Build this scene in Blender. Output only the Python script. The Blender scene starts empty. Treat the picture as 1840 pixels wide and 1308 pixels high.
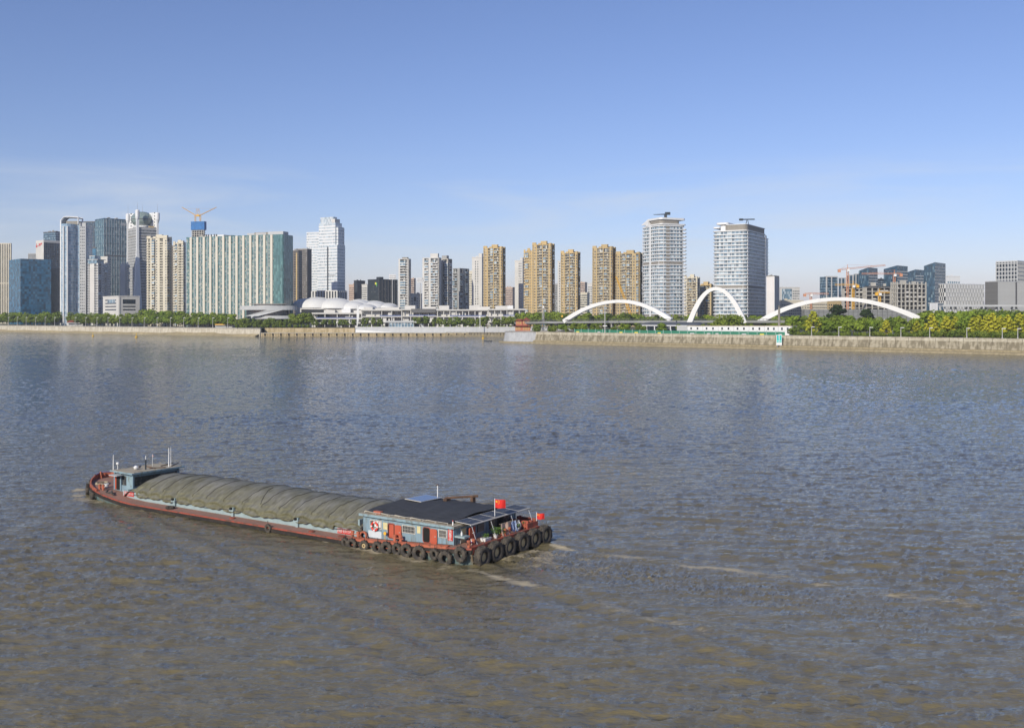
import bpy, bmesh, math, random
import numpy as np
from mathutils import Vector, Matrix

R = math.radians
rnd = random.Random(7)
np.random.seed(11)
SC = bpy.context.scene
COL = SC.collection

# ------------------------------------------------------------------ camera
FPX, HOR, CH = 1800.0, 566.0, 20.0        # focal length in photo pixels, horizon row, eye height above the river
cam_d = bpy.data.cameras.new('camera')
cam = bpy.data.objects.new('camera', cam_d); COL.objects.link(cam)
cam.location = (0, 0, CH); cam.rotation_euler = (R(90), 0, 0)
cam_d.sensor_width = 36.0; cam_d.lens = FPX / 1840.0 * 36.0
cam_d.shift_y = -(654.0 - HOR) / 1840.0
cam_d.clip_start = 1.0; cam_d.clip_end = 60000
SC.camera = cam

# ------------------------------------------------------------------ sky and sun
SUN_AZ, SUN_EL = R(30), R(27)             # sun behind the camera, to its left
world = bpy.data.worlds.new('World'); SC.world = world; world.use_nodes = True
wn, wl = world.node_tree.nodes, world.node_tree.links
wn.clear()
w_out = wn.new('ShaderNodeOutputWorld'); w_bg = wn.new('ShaderNodeBackground')
sky = wn.new('ShaderNodeTexSky'); sky.sky_type = 'NISHITA'; sky.sun_disc = False
sky.sun_elevation = SUN_EL; sky.sun_rotation = math.pi + SUN_AZ
sky.air_density = 1.0; sky.dust_density = 0.3; sky.ozone_density = 6.0; sky.altitude = 0
w_bg.inputs['Strength'].default_value = 0.113
tc = wn.new('ShaderNodeTexCoord')
mp = wn.new('ShaderNodeMapping'); mp.inputs['Scale'].default_value = (3.0, 3.0, 26.0); mp.inputs['Location'].default_value = (2.6, 4.0, 0.0)
mp.inputs['Rotation'].default_value = (0, R(5), 0)
nz = wn.new('ShaderNodeTexNoise'); nz.inputs['Scale'].default_value = 1.0; nz.inputs['Detail'].default_value = 7.0; nz.inputs['Roughness'].default_value = 0.55
nz.inputs['Distortion'].default_value = 0.6
rp = wn.new('ShaderNodeMapRange'); rp.inputs['From Min'].default_value = 0.46; rp.inputs['From Max'].default_value = 0.70
sep = wn.new('ShaderNodeSeparateXYZ')
e1 = wn.new('ShaderNodeMapRange'); e1.inputs['From Min'].default_value = 0.16; e1.inputs['From Max'].default_value = 0.11; e1.interpolation_type = 'SMOOTHSTEP'
mul = wn.new('ShaderNodeMath'); mul.operation = 'MULTIPLY'
mul2 = wn.new('ShaderNodeMath'); mul2.operation = 'MULTIPLY'; mul2.inputs[1].default_value = 0.5
hsv = wn.new('ShaderNodeMix'); hsv.data_type = 'RGBA'; hsv.blend_type = 'MULTIPLY'; hsv.inputs['Factor'].default_value = 1.0; hsv.inputs['B'].default_value = (1.24, 1.0, 1.07, 1)   # the photo's white balance
cmix = wn.new('ShaderNodeMix'); cmix.data_type = 'RGBA'; cmix.inputs['B'].default_value = (6.2, 6.6, 7.1, 1)
wl.new(tc.outputs['Generated'], mp.inputs['Vector']); wl.new(mp.outputs['Vector'], nz.inputs['Vector'])
wl.new(nz.outputs['Fac'], rp.inputs['Value']); wl.new(tc.outputs['Generated'], sep.inputs['Vector'])
wl.new(sep.outputs['Z'], e1.inputs['Value']); wl.new(rp.outputs['Result'], mul.inputs[0]); wl.new(e1.outputs['Result'], mul.inputs[1])
wl.new(mul.outputs['Value'], mul2.inputs[0]); wl.new(mul2.outputs['Value'], cmix.inputs['Factor'])
wl.new(sky.outputs['Color'], hsv.inputs['A']); wl.new(hsv.outputs['Result'], cmix.inputs['A'])
wl.new(cmix.outputs['Result'], w_bg.inputs['Color']); wl.new(w_bg.outputs['Background'], w_out.inputs['Surface'])

sun_d = bpy.data.lights.new('sun', 'SUN'); sun_d.energy = 4.3; sun_d.angle = R(0.53); sun_d.color = (1.0, 0.93, 0.80)
sun = bpy.data.objects.new('sun', sun_d); COL.objects.link(sun)
to_sun = Vector((-math.sin(SUN_AZ) * math.cos(SUN_EL), -math.cos(SUN_AZ) * math.cos(SUN_EL), math.sin(SUN_EL)))
sun.rotation_euler = to_sun.to_track_quat('Z', 'Y').to_euler(); sun.location = to_sun * 500

SC.view_settings.view_transform = 'Standard'; SC.view_settings.look = 'None'
SC.view_settings.exposure = 0.0; SC.view_settings.gamma = 1.0; SC.view_settings.use_curve_mapping = False
SC.cycles.max_bounces = 4; SC.cycles.diffuse_bounces = 2; SC.cycles.glossy_bounces = 2
SC.cycles.transmission_bounces = 2; SC.cycles.transparent_max_bounces = 4; SC.cycles.volume_bounces = 0
SC.cycles.caustics_reflective = False; SC.cycles.caustics_refractive = False
SC.cycles.use_denoising = True

# ------------------------------------------------------------------ helpers
GND = 7.6                                  # level of the city ground above the river


def WX(px, D): return (px - 920.0) / FPX * D
def WZ(py, D): return CH - (py - HOR) / FPX * D
def W(px, py, D): return Vector((WX(px, D), D, WZ(py, D)))


class MB:
    """collects faces for one mesh"""
    def __init__(s): s.v = []; s.f = []; s.m = []; s.mi = 0

    def add(s, vs, fs):
        n = len(s.v); s.v += [tuple(p) for p in vs]; s.f += [tuple(i + n for i in f) for f in fs]; s.m += [s.mi] * len(fs)
        return s

    def box(s, x0, x1, y0, y1, z0, z1):
        if x1 < x0: x0, x1 = x1, x0
        if y1 < y0: y0, y1 = y1, y0
        if z1 < z0: z0, z1 = z1, z0
        return s.add([(x0, y0, z0), (x1, y0, z0), (x1, y1, z0), (x0, y1, z0), (x0, y0, z1), (x1, y0, z1), (x1, y1, z1), (x0, y1, z1)],
                     [(3, 2, 1, 0), (4, 5, 6, 7), (0, 1, 5, 4), (1, 2, 6, 5), (2, 3, 7, 6), (3, 0, 4, 7)])

    def prism(s, poly, z0, z1):
        n = len(poly)
        return s.add([(x, y, z0) for x, y in poly] + [(x, y, z1) for x, y in poly],
                     [tuple(reversed(range(n))), tuple(range(n, 2 * n))] + [(i, (i + 1) % n, n + (i + 1) % n, n + i) for i in range(n)])

    def hexa(s, b, t):
        """bottom 4 and top 4 points, counter-clockwise from above"""
        return s.add(list(b) + list(t), [(3, 2, 1, 0), (4, 5, 6, 7), (0, 1, 5, 4), (1, 2, 6, 5), (2, 3, 7, 6), (3, 0, 4, 7)])

    def quad(s, a, b, c, d): return s.add([a, b, c, d], [(0, 1, 2, 3)])

    def bar(s, a, b, r, n=4, r2=None):
        a, b = Vector(a), Vector(b); d = (b - a)
        if d.length < 1e-6: return s
        d.normalize(); u = d.orthogonal().normalized(); w = d.cross(u); r2 = r if r2 is None else r2
        vs = []
        for p, rr in ((a, r), (b, r2)):
            for i in range(n):
                t = 2 * math.pi * (i + .5) / n; vs.append(p + (u * math.cos(t) + w * math.sin(t)) * rr)
        return s.add(vs, [tuple(reversed(range(n))), tuple(range(n, 2 * n))] + [(i, (i + 1) % n, n + (i + 1) % n, n + i) for i in range(n)])

    def path(s, pts, r, n=6):
        for a, b in zip(pts, pts[1:]): s.bar(a, b, r, n)
        return s

    def lathe(s, prof, n=16, c=(0, 0, 0), axis='z', a0=0.0):
        vs, fs = [], []
        for (r, z) in prof:
            for i in range(n):
                t = a0 + 2 * math.pi * i / n; x, y = r * math.cos(t), r * math.sin(t)
                p = (x, y, z) if axis == 'z' else ((z, x, y) if axis == 'x' else (y, z, x))
                vs.append((p[0] + c[0], p[1] + c[1], p[2] + c[2]))
        for k in range(len(prof) - 1):
            for i in range(n):
                j = (i + 1) % n; fs.append((k * n + i, k * n + j, (k + 1) * n + j, (k + 1) * n + i))
        if prof[0][0] > 1e-4: fs.append(tuple(reversed(range(n))))
        if prof[-1][0] > 1e-4: fs.append(tuple(range((len(prof) - 1) * n, len(prof) * n)))
        return s.add(vs, fs)

    def ring(s, R0, prof, n=20, c=(0, 0, 0), axis='x'):
        """closed profile [(radius offset, axial)] swept round an axis: a tyre or a hoop"""
        vs, fs = [], []; m = len(prof)
        for i in range(n):
            t = 2 * math.pi * i / n; ct, st = math.cos(t), math.sin(t)
            for (dr, ax) in prof:
                r = R0 + dr; x, y = r * ct, r * st
                p = (ax, x, y) if axis == 'x' else ((y, ax, x) if axis == 'y' else (x, y, ax))
                vs.append((p[0] + c[0], p[1] + c[1], p[2] + c[2]))
        for i in range(n):
            for k in range(m):
                a, b = i * m + k, i * m + (k + 1) % m; j = (i + 1) % n
                fs.append((a, j * m + k, j * m + (k + 1) % m, b))
        return s.add(vs, fs)

    def mesh(s, name, mats, smooth=False):
        me = bpy.data.meshes.new(name); me.from_pydata(s.v, [], s.f)
        mats = mats if isinstance(mats, (list, tuple)) else [mats]
        for m in mats: me.materials.append(m)
        if len(mats) > 1: me.polygons.foreach_set('material_index', s.m)
        if smooth: me.polygons.foreach_set('use_smooth', [True] * len(me.polygons))
        me.update()
        return me

    def build(s, name, mats, parent=None, smooth=False, kind=None, loc=None):
        return obj(name, s.mesh(name, mats, smooth), parent, kind, loc)


def obj(name, me, parent=None, kind=None, loc=None, rotz=None):
    o = bpy.data.objects.new(name, me); COL.objects.link(o)
    if parent is not None: o.parent = parent
    if kind: o['kind'] = kind
    if loc is not None: o.location = loc
    if rotz is not None: o.rotation_euler = (0, 0, rotz)
    return o


LABELS = set()


def tag(o, label, cat, group=None):
    o['label'] = label; o['category'] = cat
    if group: o['group'] = group
    LABELS.add(label)
    return o


def thing(name, label, cat, loc=(0, 0, 0), rotz=0.0, group=None):
    o = bpy.data.objects.new(name, None); COL.objects.link(o)
    o.location = loc; o.rotation_euler = (0, 0, rotz); o.empty_display_size = 0.5
    return tag(o, label, cat, group)


def struct(o): o['kind'] = 'structure'; return o


def copy_tree(src, label, loc, rotz=0.0, scale=None):
    c = src.copy(); COL.objects.link(c); c.location = loc; c.rotation_euler = (0, 0, rotz); c['label'] = label
    if scale is not None: c.scale = scale
    for ch in src.children:
        d = ch.copy(); COL.objects.link(d); d.parent = c
        for g in ch.children:
            e = g.copy(); COL.objects.link(e); e.parent = d
    return c


ORD = ['first', 'second', 'third', 'fourth', 'fifth', 'sixth', 'seventh', 'eighth', 'ninth', 'tenth', 'eleventh', 'twelfth', 'thirteenth',
       'fourteenth', 'fifteenth', 'sixteenth', 'seventeenth', 'eighteenth', 'nineteenth', 'twentieth', 'twenty-first', 'twenty-second', 'twenty-third', 'twenty-fourth', 'twenty-fifth', 'twenty-sixth', 'twenty-seventh', 'twenty-eighth', 'twenty-ninth', 'thirtieth']

# ------------------------------------------------------------------ materials
MATS = {}


def nodes_of(m):
    m.use_nodes = True
    return m.node_tree.nodes, m.node_tree.links, m.node_tree.nodes['Principled BSDF']


def mat(name, col, rough=0.7, spec=0.4, metal=0.0, var=0.0, vscale=1.0, bump=0.0, bscale=None, col2=None, stretch=(1, 1, 1), c2=(0.42, 0.7), sss=None):
    """principled material with a soft noise variation of its colour, optionally towards a second colour"""
    if name in MATS: return MATS[name]
    m = bpy.data.materials.new(name); N, L, P = nodes_of(m)
    P.inputs['Base Color'].default_value = (*col, 1); P.inputs['Roughness'].default_value = rough
    P.inputs['Specular IOR Level'].default_value = spec; P.inputs['Metallic'].default_value = metal
    if var or bump or col2:
        t = N.new('ShaderNodeTexCoord'); mpn = N.new('ShaderNodeMapping'); mpn.inputs['Scale'].default_value = stretch
        n1 = N.new('ShaderNodeTexNoise'); n1.inputs['Scale'].default_value = vscale; n1.inputs['Detail'].default_value = 6; n1.inputs['Roughness'].default_value = 0.6
        L.new(t.outputs['Object'], mpn.inputs['Vector']); L.new(mpn.outputs['Vector'], n1.inputs['Vector'])
        if var or col2:
            mr = N.new('ShaderNodeMapRange'); mr.inputs['From Min'].default_value = c2[0]; mr.inputs['From Max'].default_value = c2[1]
            mx = N.new('ShaderNodeMix'); mx.data_type = 'RGBA'
            L.new(n1.outputs['Fac'], mr.inputs['Value']); L.new(mr.outputs['Result'], mx.inputs['Factor'])
            if col2:
                mx.inputs['A'].default_value = (*col, 1); mx.inputs['B'].default_value = (*col2, 1)
            else:
                mx.inputs['A'].default_value = (*[c * (1 - var) for c in col], 1); mx.inputs['B'].default_value = (*[min(1, c * (1 + var)) for c in col], 1)
            L.new(mx.outputs['Result'], P.inputs['Base Color'])
        if bump:
            n2 = N.new('ShaderNodeTexNoise'); n2.inputs['Scale'].default_value = bscale or vscale * 4; n2.inputs['Detail'].default_value = 4
            b = N.new('ShaderNodeBump'); b.inputs['Strength'].default_value = bump; b.inputs['Distance'].default_value = 0.05
            L.new(mpn.outputs['Vector'], n2.inputs['Vector']); L.new(n2.outputs['Fac'], b.inputs['Height']); L.new(b.outputs['Normal'], P.inputs['Normal'])
    MATS[name] = m
    return m


def glass(name, col, cell=(1.6, 3.3), light=(0.35, 0.36, 0.34), p_light=0.18, dark=0.55, rough=0.12, ior=1.75, metal=0.0):
    """tinted facade glass: every pane its own tone, some with pale blinds behind"""
    if name in MATS: return MATS[name]
    m = bpy.data.materials.new(name); N, L, P = nodes_of(m)
    t = N.new('ShaderNodeTexCoord')
    ad = N.new('ShaderNodeVectorMath'); ad.operation = 'ADD'; ad.inputs[1].default_value = (0.413, 0.413, 0.07)
    dv = N.new('ShaderNodeVectorMath'); dv.operation = 'DIVIDE'; dv.inputs[1].default_value = (cell[0], cell[0], cell[1])
    fl = N.new('ShaderNodeVectorMath'); fl.operation = 'FLOOR'
    w = N.new('ShaderNodeTexWhiteNoise'); w.noise_dimensions = '3D'
    L.new(t.outputs['Object'], ad.inputs[0]); L.new(ad.outputs[0], dv.inputs[0]); L.new(dv.outputs[0], fl.inputs[0]); L.new(fl.outputs[0], w.inputs['Vector'])
    r = N.new('ShaderNodeValToRGB'); el = r.color_ramp.elements
    el[0].position = 0.0; el[0].color = (*[c * dark for c in col], 1); el[1].position = 1 - p_light - 0.02; el[1].color = (*[min(1, c * 1.25) for c in col], 1)
    e = el.new(1 - p_light + 0.02); e.color = (*[(a * .6 + b * .4) for a, b in zip(col, light)], 1); e2 = el.new(1.0); e2.color = (*light, 1)
    L.new(w.outputs['Value'], r.inputs['Fac']); L.new(r.outputs['Color'], P.inputs['Base Color'])
    P.inputs['Roughness'].default_value = rough; P.inputs['IOR'].default_value = ior; P.inputs['Metallic'].default_value = metal
    MATS[name] = m
    return m

# ------------------------------------------------------------------ river
def on_water(px, py, z=0.0):
    D = (CH - z) * FPX / (py - HOR)
    return WX(px, D), D


def fft_tile(n, size, lam_peak, lam_min, lam_max, wind, spread, seed):
    """random sea tile: heights with unit rms"""
    rs = np.random.RandomState(seed)
    k = 2 * np.pi * np.fft.fftfreq(n, size / n); kx, ky = np.meshgrid(k, k, indexing='ij'); kk = np.hypot(kx, ky); kk[0, 0] = 1e-6
    kp = 2 * np.pi / lam_peak
    amp = np.exp(-0.75 * (kp / kk) ** 2) * kk ** -1.9
    amp *= (kk < 2 * np.pi / lam_min) * (kk > 2 * np.pi / lam_max)
    c = (kx * math.cos(wind) + ky * math.sin(wind)) / kk
    amp *= (np.abs(c) ** spread) * 0.9 + 0.1
    h = np.real(np.fft.ifft2(amp * np.exp(2j * np.pi * rs.rand(n, n))))
    return h / h.std()


def samp(tile, size, x, y, rot):
    n = tile.shape[0]; c, s = math.cos(rot), math.sin(rot)
    u = (x * c + y * s) / size * n; v = (-x * s + y * c) / size * n
    i = np.floor(u).astype(int); j = np.floor(v).astype(int); fu, fv = u - i, v - j
    i0, i1, j0, j1 = i % n, (i + 1) % n, j % n, (j + 1) % n
    return (tile[i0, j0] * (1 - fu) * (1 - fv) + tile[i1, j0] * fu * (1 - fv) + tile[i0, j1] * (1 - fu) * fv + tile[i1, j1] * fu * fv)


def seg_dist(x, y, pts):
    best = np.full(x.shape, 1e9); tt = np.zeros(x.shape); side = np.zeros(x.shape); acc = 0.0
    L = sum(math.dist(a, b) for a, b in zip(pts, pts[1:]))
    for a, b in zip(pts, pts[1:]):
        dx, dy = b[0] - a[0], b[1] - a[1]; l2 = dx * dx + dy * dy; l = math.sqrt(l2)
        t = np.clip(((x - a[0]) * dx + (y - a[1]) * dy) / l2, 0, 1); d = np.hypot(x - a[0] - t * dx, y - a[1] - t * dy)
        m = d < best; best = np.where(m, d, best); tt = np.where(m, (acc + t * l) / L, tt)
        side = np.where(m, np.sign((x - a[0]) * dy - (y - a[1]) * dx), side); acc += l
    return best, tt, side


# barge frame (used by the wake too)
B_O = Vector((-0.42, 84.05, 0)); B_ANG = math.atan2(0.558, -0.83)
B_F = Vector((math.cos(B_ANG), math.sin(B_ANG), 0)); B_L = Vector((-B_F.y, B_F.x, 0))


def make_water():
    rows = [24.0]
    while rows[-1] < 1250: rows.append(rows[-1] * (1.0036 + 0.0032 * min(1, max(0, (rows[-1] - 120) / 400))))
    rows += [1300, 1400, 1600, 2200, 4000, 9000, 30000]
    Dv = np.array(rows); inner = np.linspace(-1, 1, 660)
    outer = np.array([1.15, 1.4, 1.8, 2.5, 4.0, 8.0]); cv = np.concatenate([-outer[::-1], inner, outer])
    Y, Cc = np.meshgrid(Dv, cv, indexing='ij'); X = Cc * (Y * 0.545 + 7.0)
    X = X + 0.0
    t1 = fft_tile(512, 53.0, 3.2, 0.50, 9.0, 1.72, 2.0, 3); t2 = fft_tile(512, 31.0, 0.95, 0.24, 2.4, 1.60, 1.2, 5); t3 = fft_tile(256, 420.0, 90, 30, 400, 0, 0, 8)
    gust = np.clip(1 + 0.18 * samp(t3, 420.0, X, Y, 0.3), 0.5, 1.5)
    h = 0.027 * gust * samp(t1, 53.0, X, Y, 0.14) + 0.018 * gust * samp(t1, 83.0, X, Y, -0.22) + 0.021 * gust * samp(t2, 31.0, X, Y, 0.10)
    h = h + 2.5 * np.maximum(h, 0) ** 2                       # sharper crests
    fade = np.clip((1500 - Y) / 1100, 0, 1); h = h * fade
    # ---- the barge's wake
    foam = np.zeros_like(X)
    bx = (X - B_O.x) * B_F.x + (Y - B_O.y) * B_F.y; by = (X - B_O.x) * B_L.x + (Y - B_O.y) * B_L.y
    lines = [
        ([(995, 982), (1023, 989), (1084, 998), (1163, 1005), (1236, 1019), (1300, 1023), (1420, 1041), (1560, 1067), (1690, 1078), (1860, 1108)], 0.40, 1.15, 0.12),
        ([(846, 1024), (905, 1041), (965, 1057), (1030, 1063), (1066, 1073), (1096, 1089), (1163, 1111), (1267, 1131), (1345, 1137), (1480, 1175)], 0.45, 0.9, 0.09),
        ([(935, 1000), (975, 1004), (1033, 1018), (1096, 1033), (1180, 1050)], 0.8, 0.55, 0.10),
        ([(590, 973), (660, 987), (740, 1004), (800, 1018), (850, 1026)], 0.50, 1.25, 0.06),
        ([(143, 880), (140, 890), (150, 899), (175, 904), (210, 907), (300, 920)], 0.6, 1.2, 0.12),
        ([(200, 903), (300, 921), (420, 944), (600, 975)], 0.35, 0.32, 0.05),
    ]
    for pts, wid, st, hh in lines:
        P = [on_water(*p) for p in pts]; d, t, side = seg_dist(X, Y, P)
        w = wid * (1.4 + 1.3 * t)
        brk = np.clip(0.78 + 0.45 * samp(t1, 53.0, X * 0.42 + 9 * wid, Y * 0.42, 0.4), 0, 1)
        foam = np.maximum(foam, np.exp(-(d / w) ** 2) * st * (1 - 0.5 * t) * brk)
        h = h + hh * (1 - 0.6 * t) * np.exp(-(d / (w * 1.6)) ** 2)
    wash = np.clip(1 - np.abs(by) / (4.5 - bx * 0.10), 0, 1) * (bx < 0) * np.clip(1 + bx / 42, 0, 1)
    foam = np.maximum(foam, 0.80 * np.clip(0.6 + 0.5 * samp(t1, 53.0, X * 0.6, Y * 0.6, 0.9), 0, 1) * np.clip(wash * 2, 0, 1) * np.clip(1 + bx / 22, 0, 1))
    h = h * (1 - 0.55 * np.clip(wash * 1.6, 0, 1)) + 0.05 * np.clip(wash * 2, 0, 1) * samp(t2, 17.0, X, Y, 1.0)
    # diverging wake waves either side of the barge
    for sgn in (1, -1):
        u = by * sgn; q = (u - 5.0) - (46 - bx) * 0.33; env = np.exp(-(q / 4.0) ** 2) * np.clip((u - 4) / 4, 0, 1) * np.clip((60 - u) / 40, 0, 1)
        h = h + 0.09 * env * np.cos(q * 2 * np.pi / 3.4)
        q = (u - 4.0) + bx * 0.36; env = np.exp(-(q / 3.2) ** 2) * (bx < 2) * np.clip((50 - u) / 40, 0, 1)
        h = h + 0.08 * env * np.cos(q * 2 * np.pi / 2.8)
    nr, nc = X.shape
    V = np.stack([X, Y, h], -1).reshape(-1, 3)
    idx = np.arange(nr * nc).reshape(nr, nc)
    Q = np.stack([idx[:-1, :-1], idx[:-1, 1:], idx[1:, 1:], idx[1:, :-1]], -1).reshape(-1, 4)
    me = bpy.data.meshes.new('river_water')
    me.vertices.add(len(V)); me.vertices.foreach_set('co', V.astype(np.float32).ravel())
    me.loops.add(Q.size); me.loops.foreach_set('vertex_index', Q.astype(np.int32).ravel())
    me.polygons.add(len(Q)); me.polygons.foreach_set('loop_start', np.arange(0, Q.size, 4, dtype=np.int32)); me.polygons.foreach_set('loop_total', np.full(len(Q), 4, dtype=np.int32))
    me.polygons.foreach_set('use_smooth', np.ones(len(Q), dtype=bool))
    at = me.attributes.new('foam', 'FLOAT', 'POINT'); at.data.foreach_set('value', foam.astype(np.float32).ravel())
    me.update(calc_edges=True)
    m = bpy.data.materials.new('silty_river_water'); N, L, P = nodes_of(m)
    P.inputs['IOR'].default_value = 1.52; P.inputs['Roughness'].default_value = 0.06
    geo = N.new('ShaderNodeNewGeometry')
    nb = N.new('ShaderNodeTexNoise'); nb.inputs['Scale'].default_value = 0.42; nb.inputs['Detail'].default_value = 5; nb.inputs['Roughness'].default_value = 0.6
    mpb = N.new('ShaderNodeMapping'); mpb.inputs['Rotation'].default_value = (0, 0, R(12)); mpb.inputs['Scale'].default_value = (0.75, 1.25, 1)
    L.new(geo.outputs['Position'], mpb.inputs['Vector']); L.new(mpb.outputs['Vector'], nb.inputs['Vector'])
    rb_ = N.new('ShaderNodeMapRange'); rb_.inputs['From Min'].default_value = 0.38; rb_.inputs['From Max'].default_value = 0.70; L.new(nb.outputs['Fac'], rb_.inputs['Value'])
    mb = N.new('ShaderNodeMix'); mb.data_type = 'RGBA'; mb.inputs['A'].default_value = (0.150, 0.127, 0.068, 1); mb.inputs['B'].default_value = (0.198, 0.161, 0.077, 1)
    L.new(rb_.outputs['Result'], mb.inputs['Factor'])
    # stronger sky reflection far out is painted in: base colour turns darker, less brown
    spw = N.new('ShaderNodeSeparateXYZ'); L.new(geo.outputs['Position'], spw.inputs[0]); nw = N.new('ShaderNodeTexNoise'); nw.inputs['Scale'].default_value = 0.02; nw.inputs['Detail'].default_value = 4
    L.new(geo.outputs['Position'], nw.inputs['Vector']); wob = N.new('ShaderNodeMath'); wob.operation = 'MULTIPLY_ADD'; wob.inputs[1].default_value = 110.0; L.new(nw.outputs['Fac'], wob.inputs[0]); L.new(spw.outputs['Y'], wob.inputs[2])
    far_reflect = N.new('ShaderNodeMapRange'); far_reflect.inputs['From Min'].default_value = 110.0; far_reflect.inputs['From Max'].default_value = 300.0; L.new(wob.outputs[0], far_reflect.inputs['Value'])
    mclr = N.new('ShaderNodeMix'); mclr.data_type = 'RGBA'; mclr.inputs['B'].default_value = (0.062, 0.066, 0.056, 1); L.new(far_reflect.outputs['Result'], mclr.inputs['Factor']); L.new(mb.outputs['Result'], mclr.inputs['A'])
    af = N.new('ShaderNodeAttribute'); af.attribute_name = 'foam'
    nf = N.new('ShaderNodeTexNoise'); nf.inputs['Scale'].default_value = 1.5; nf.inputs['Detail'].default_value = 8; nf.inputs['Roughness'].default_value = 0.7
    mpf = N.new('ShaderNodeMapping'); mpf.inputs['Rotation'].default_value = (0, 0, R(-35)); mpf.inputs['Scale'].default_value = (0.55, 1.7, 1)
    L.new(geo.outputs['Position'], mpf.inputs['Vector']); L.new(mpf.outputs['Vector'], nf.inputs['Vector'])
    sm = N.new('ShaderNodeMath'); sm.operation = 'MULTIPLY_ADD'; sm.inputs[1].default_value = 0.56; sm.inputs[2].default_value = -0.73   # foam*.62 + (noise-.8..)
    ad = N.new('ShaderNodeMath'); ad.operation = 'ADD'
    L.new(af.outputs['Fac'], sm.inputs[0]); L.new(sm.outputs[0], ad.inputs[0]); L.new(nf.outputs['Fac'], ad.inputs[1])
    mr = N.new('ShaderNodeMapRange'); mr.inputs['From Min'].default_value = 0.0; mr.inputs['From Max'].default_value = 0.26
    L.new(ad.outputs[0], mr.inputs['Value'])
    mf = N.new('ShaderNodeMix'); mf.data_type = 'RGBA'; mf.inputs['B'].default_value = (0.44, 0.375, 0.25, 1)
    L.new(mr.outputs['Result'], mf.inputs['Factor']); L.new(mclr.outputs['Result'], mf.inputs['A']); L.new(mf.outputs['Result'], P.inputs['Base Color'])
    rr = N.new('ShaderNodeMapRange'); rr.inputs['To Min'].default_value = 0.06; rr.inputs['To Max'].default_value = 0.6
    L.new(mr.outputs['Result'], rr.inputs['Value']); L.new(rr.outputs['Result'], P.inputs['Roughness'])
    mp1 = N.new('ShaderNodeMapping'); mp1.inputs['Rotation'].default_value = (0, 0, R(-10)); mp1.inputs['Scale'].default_value = (0.55, 1.3, 1)
    L.new(geo.outputs['Position'], mp1.inputs['Vector'])
    b1 = N.new('ShaderNodeTexNoise'); b1.inputs['Scale'].default_value = 1.7; b1.inputs['Detail'].default_value = 6; b1.inputs['Roughness'].default_value = 0.62; b1.inputs['Distortion'].default_value = 0.5
    b2 = N.new('ShaderNodeTexNoise'); b2.inputs['Scale'].default_value = 5.0; b2.inputs['Detail'].default_value = 3
    L.new(mp1.outputs['Vector'], b1.inputs['Vector']); L.new(mp1.outputs['Vector'], b2.inputs['Vector'])
    bp1 = N.new('ShaderNodeBump'); bp1.inputs['Strength'].default_value = 1.0; bp1.inputs['Distance'].default_value = 0.12
    bp2 = N.new('ShaderNodeBump'); bp2.inputs['Strength'].default_value = 1.0; bp2.inputs['Distance'].default_value = 0.04
    b3 = N.new('ShaderNodeTexNoise'); b3.inputs['Scale'].default_value = 0.42; b3.inputs['Detail'].default_value = 2
    L.new(mp1.outputs['Vector'], b3.inputs['Vector']); bp3 = N.new('ShaderNodeBump'); bp3.inputs['Strength'].default_value = 1.0; bp3.inputs['Distance'].default_value = 0.48; L.new(b3.outputs['Fac'], bp3.inputs['Height']); L.new(bp3.outputs['Normal'], bp1.inputs['Normal'])
    L.new(b1.outputs['Fac'], bp1.inputs['Height']); L.new(b2.outputs['Fac'], bp2.inputs['Height']); L.new(bp1.outputs['Normal'], bp2.inputs['Normal'])
    L.new(bp2.outputs['Normal'], P.inputs['Normal'])
    me.materials.append(m)
    struct(obj('river_water', me))


make_water()

# ------------------------------------------------------------------ land and river walls
def posmat(name, col, col2, scale=0.15, streak=0.0, rough=0.85, lo=0.4, hi=0.65, joints=None):
    """weathered mineral surface coloured by world position"""
    m = bpy.data.materials.new(name); N, L, P = nodes_of(m); P.inputs['Roughness'].default_value = rough; P.inputs['Specular IOR Level'].default_value = 0.25
    g = N.new('ShaderNodeNewGeometry'); a = N.new('ShaderNodeTexNoise'); a.inputs['Scale'].default_value = scale; a.inputs['Detail'].default_value = 8; a.inputs['Roughness'].default_value = 0.65
    L.new(g.outputs['Position'], a.inputs['Vector'])
    src = a.outputs['Fac']
    if streak:
        mpn = N.new('ShaderNodeMapping'); mpn.inputs['Scale'].default_value = (0.5, 0.5, 0.06)
        b = N.new('ShaderNodeTexNoise'); b.inputs['Scale'].default_value = 1.2; b.inputs['Detail'].default_value = 5
        L.new(g.outputs['Position'], mpn.inputs['Vector']); L.new(mpn.outputs['Vector'], b.inputs['Vector'])
        mm = N.new('ShaderNodeMath'); mm.operation = 'MULTIPLY_ADD'; mm.inputs[1].default_value = streak; mm.inputs[2].default_value = -streak * 0.5
        ad = N.new('ShaderNodeMath'); ad.operation = 'ADD'
        L.new(b.outputs['Fac'], mm.inputs[0]); L.new(mm.outputs[0], ad.inputs[0]); L.new(a.outputs['Fac'], ad.inputs[1]); src = ad.outputs[0]
    mr = N.new('ShaderNodeMapRange'); mr.inputs['From Min'].default_value = lo; mr.inputs['From Max'].default_value = hi
    mx = N.new('ShaderNodeMix'); mx.data_type = 'RGBA'; mx.inputs['A'].default_value = (*col, 1); mx.inputs['B'].default_value = (*col2, 1)
    L.new(src, mr.inputs['Value']); L.new(mr.outputs['Result'], mx.inputs['Factor']); L.new(mx.outputs['Result'], P.inputs['Base Color'])
    MATS[name] = m
    return m


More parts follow.
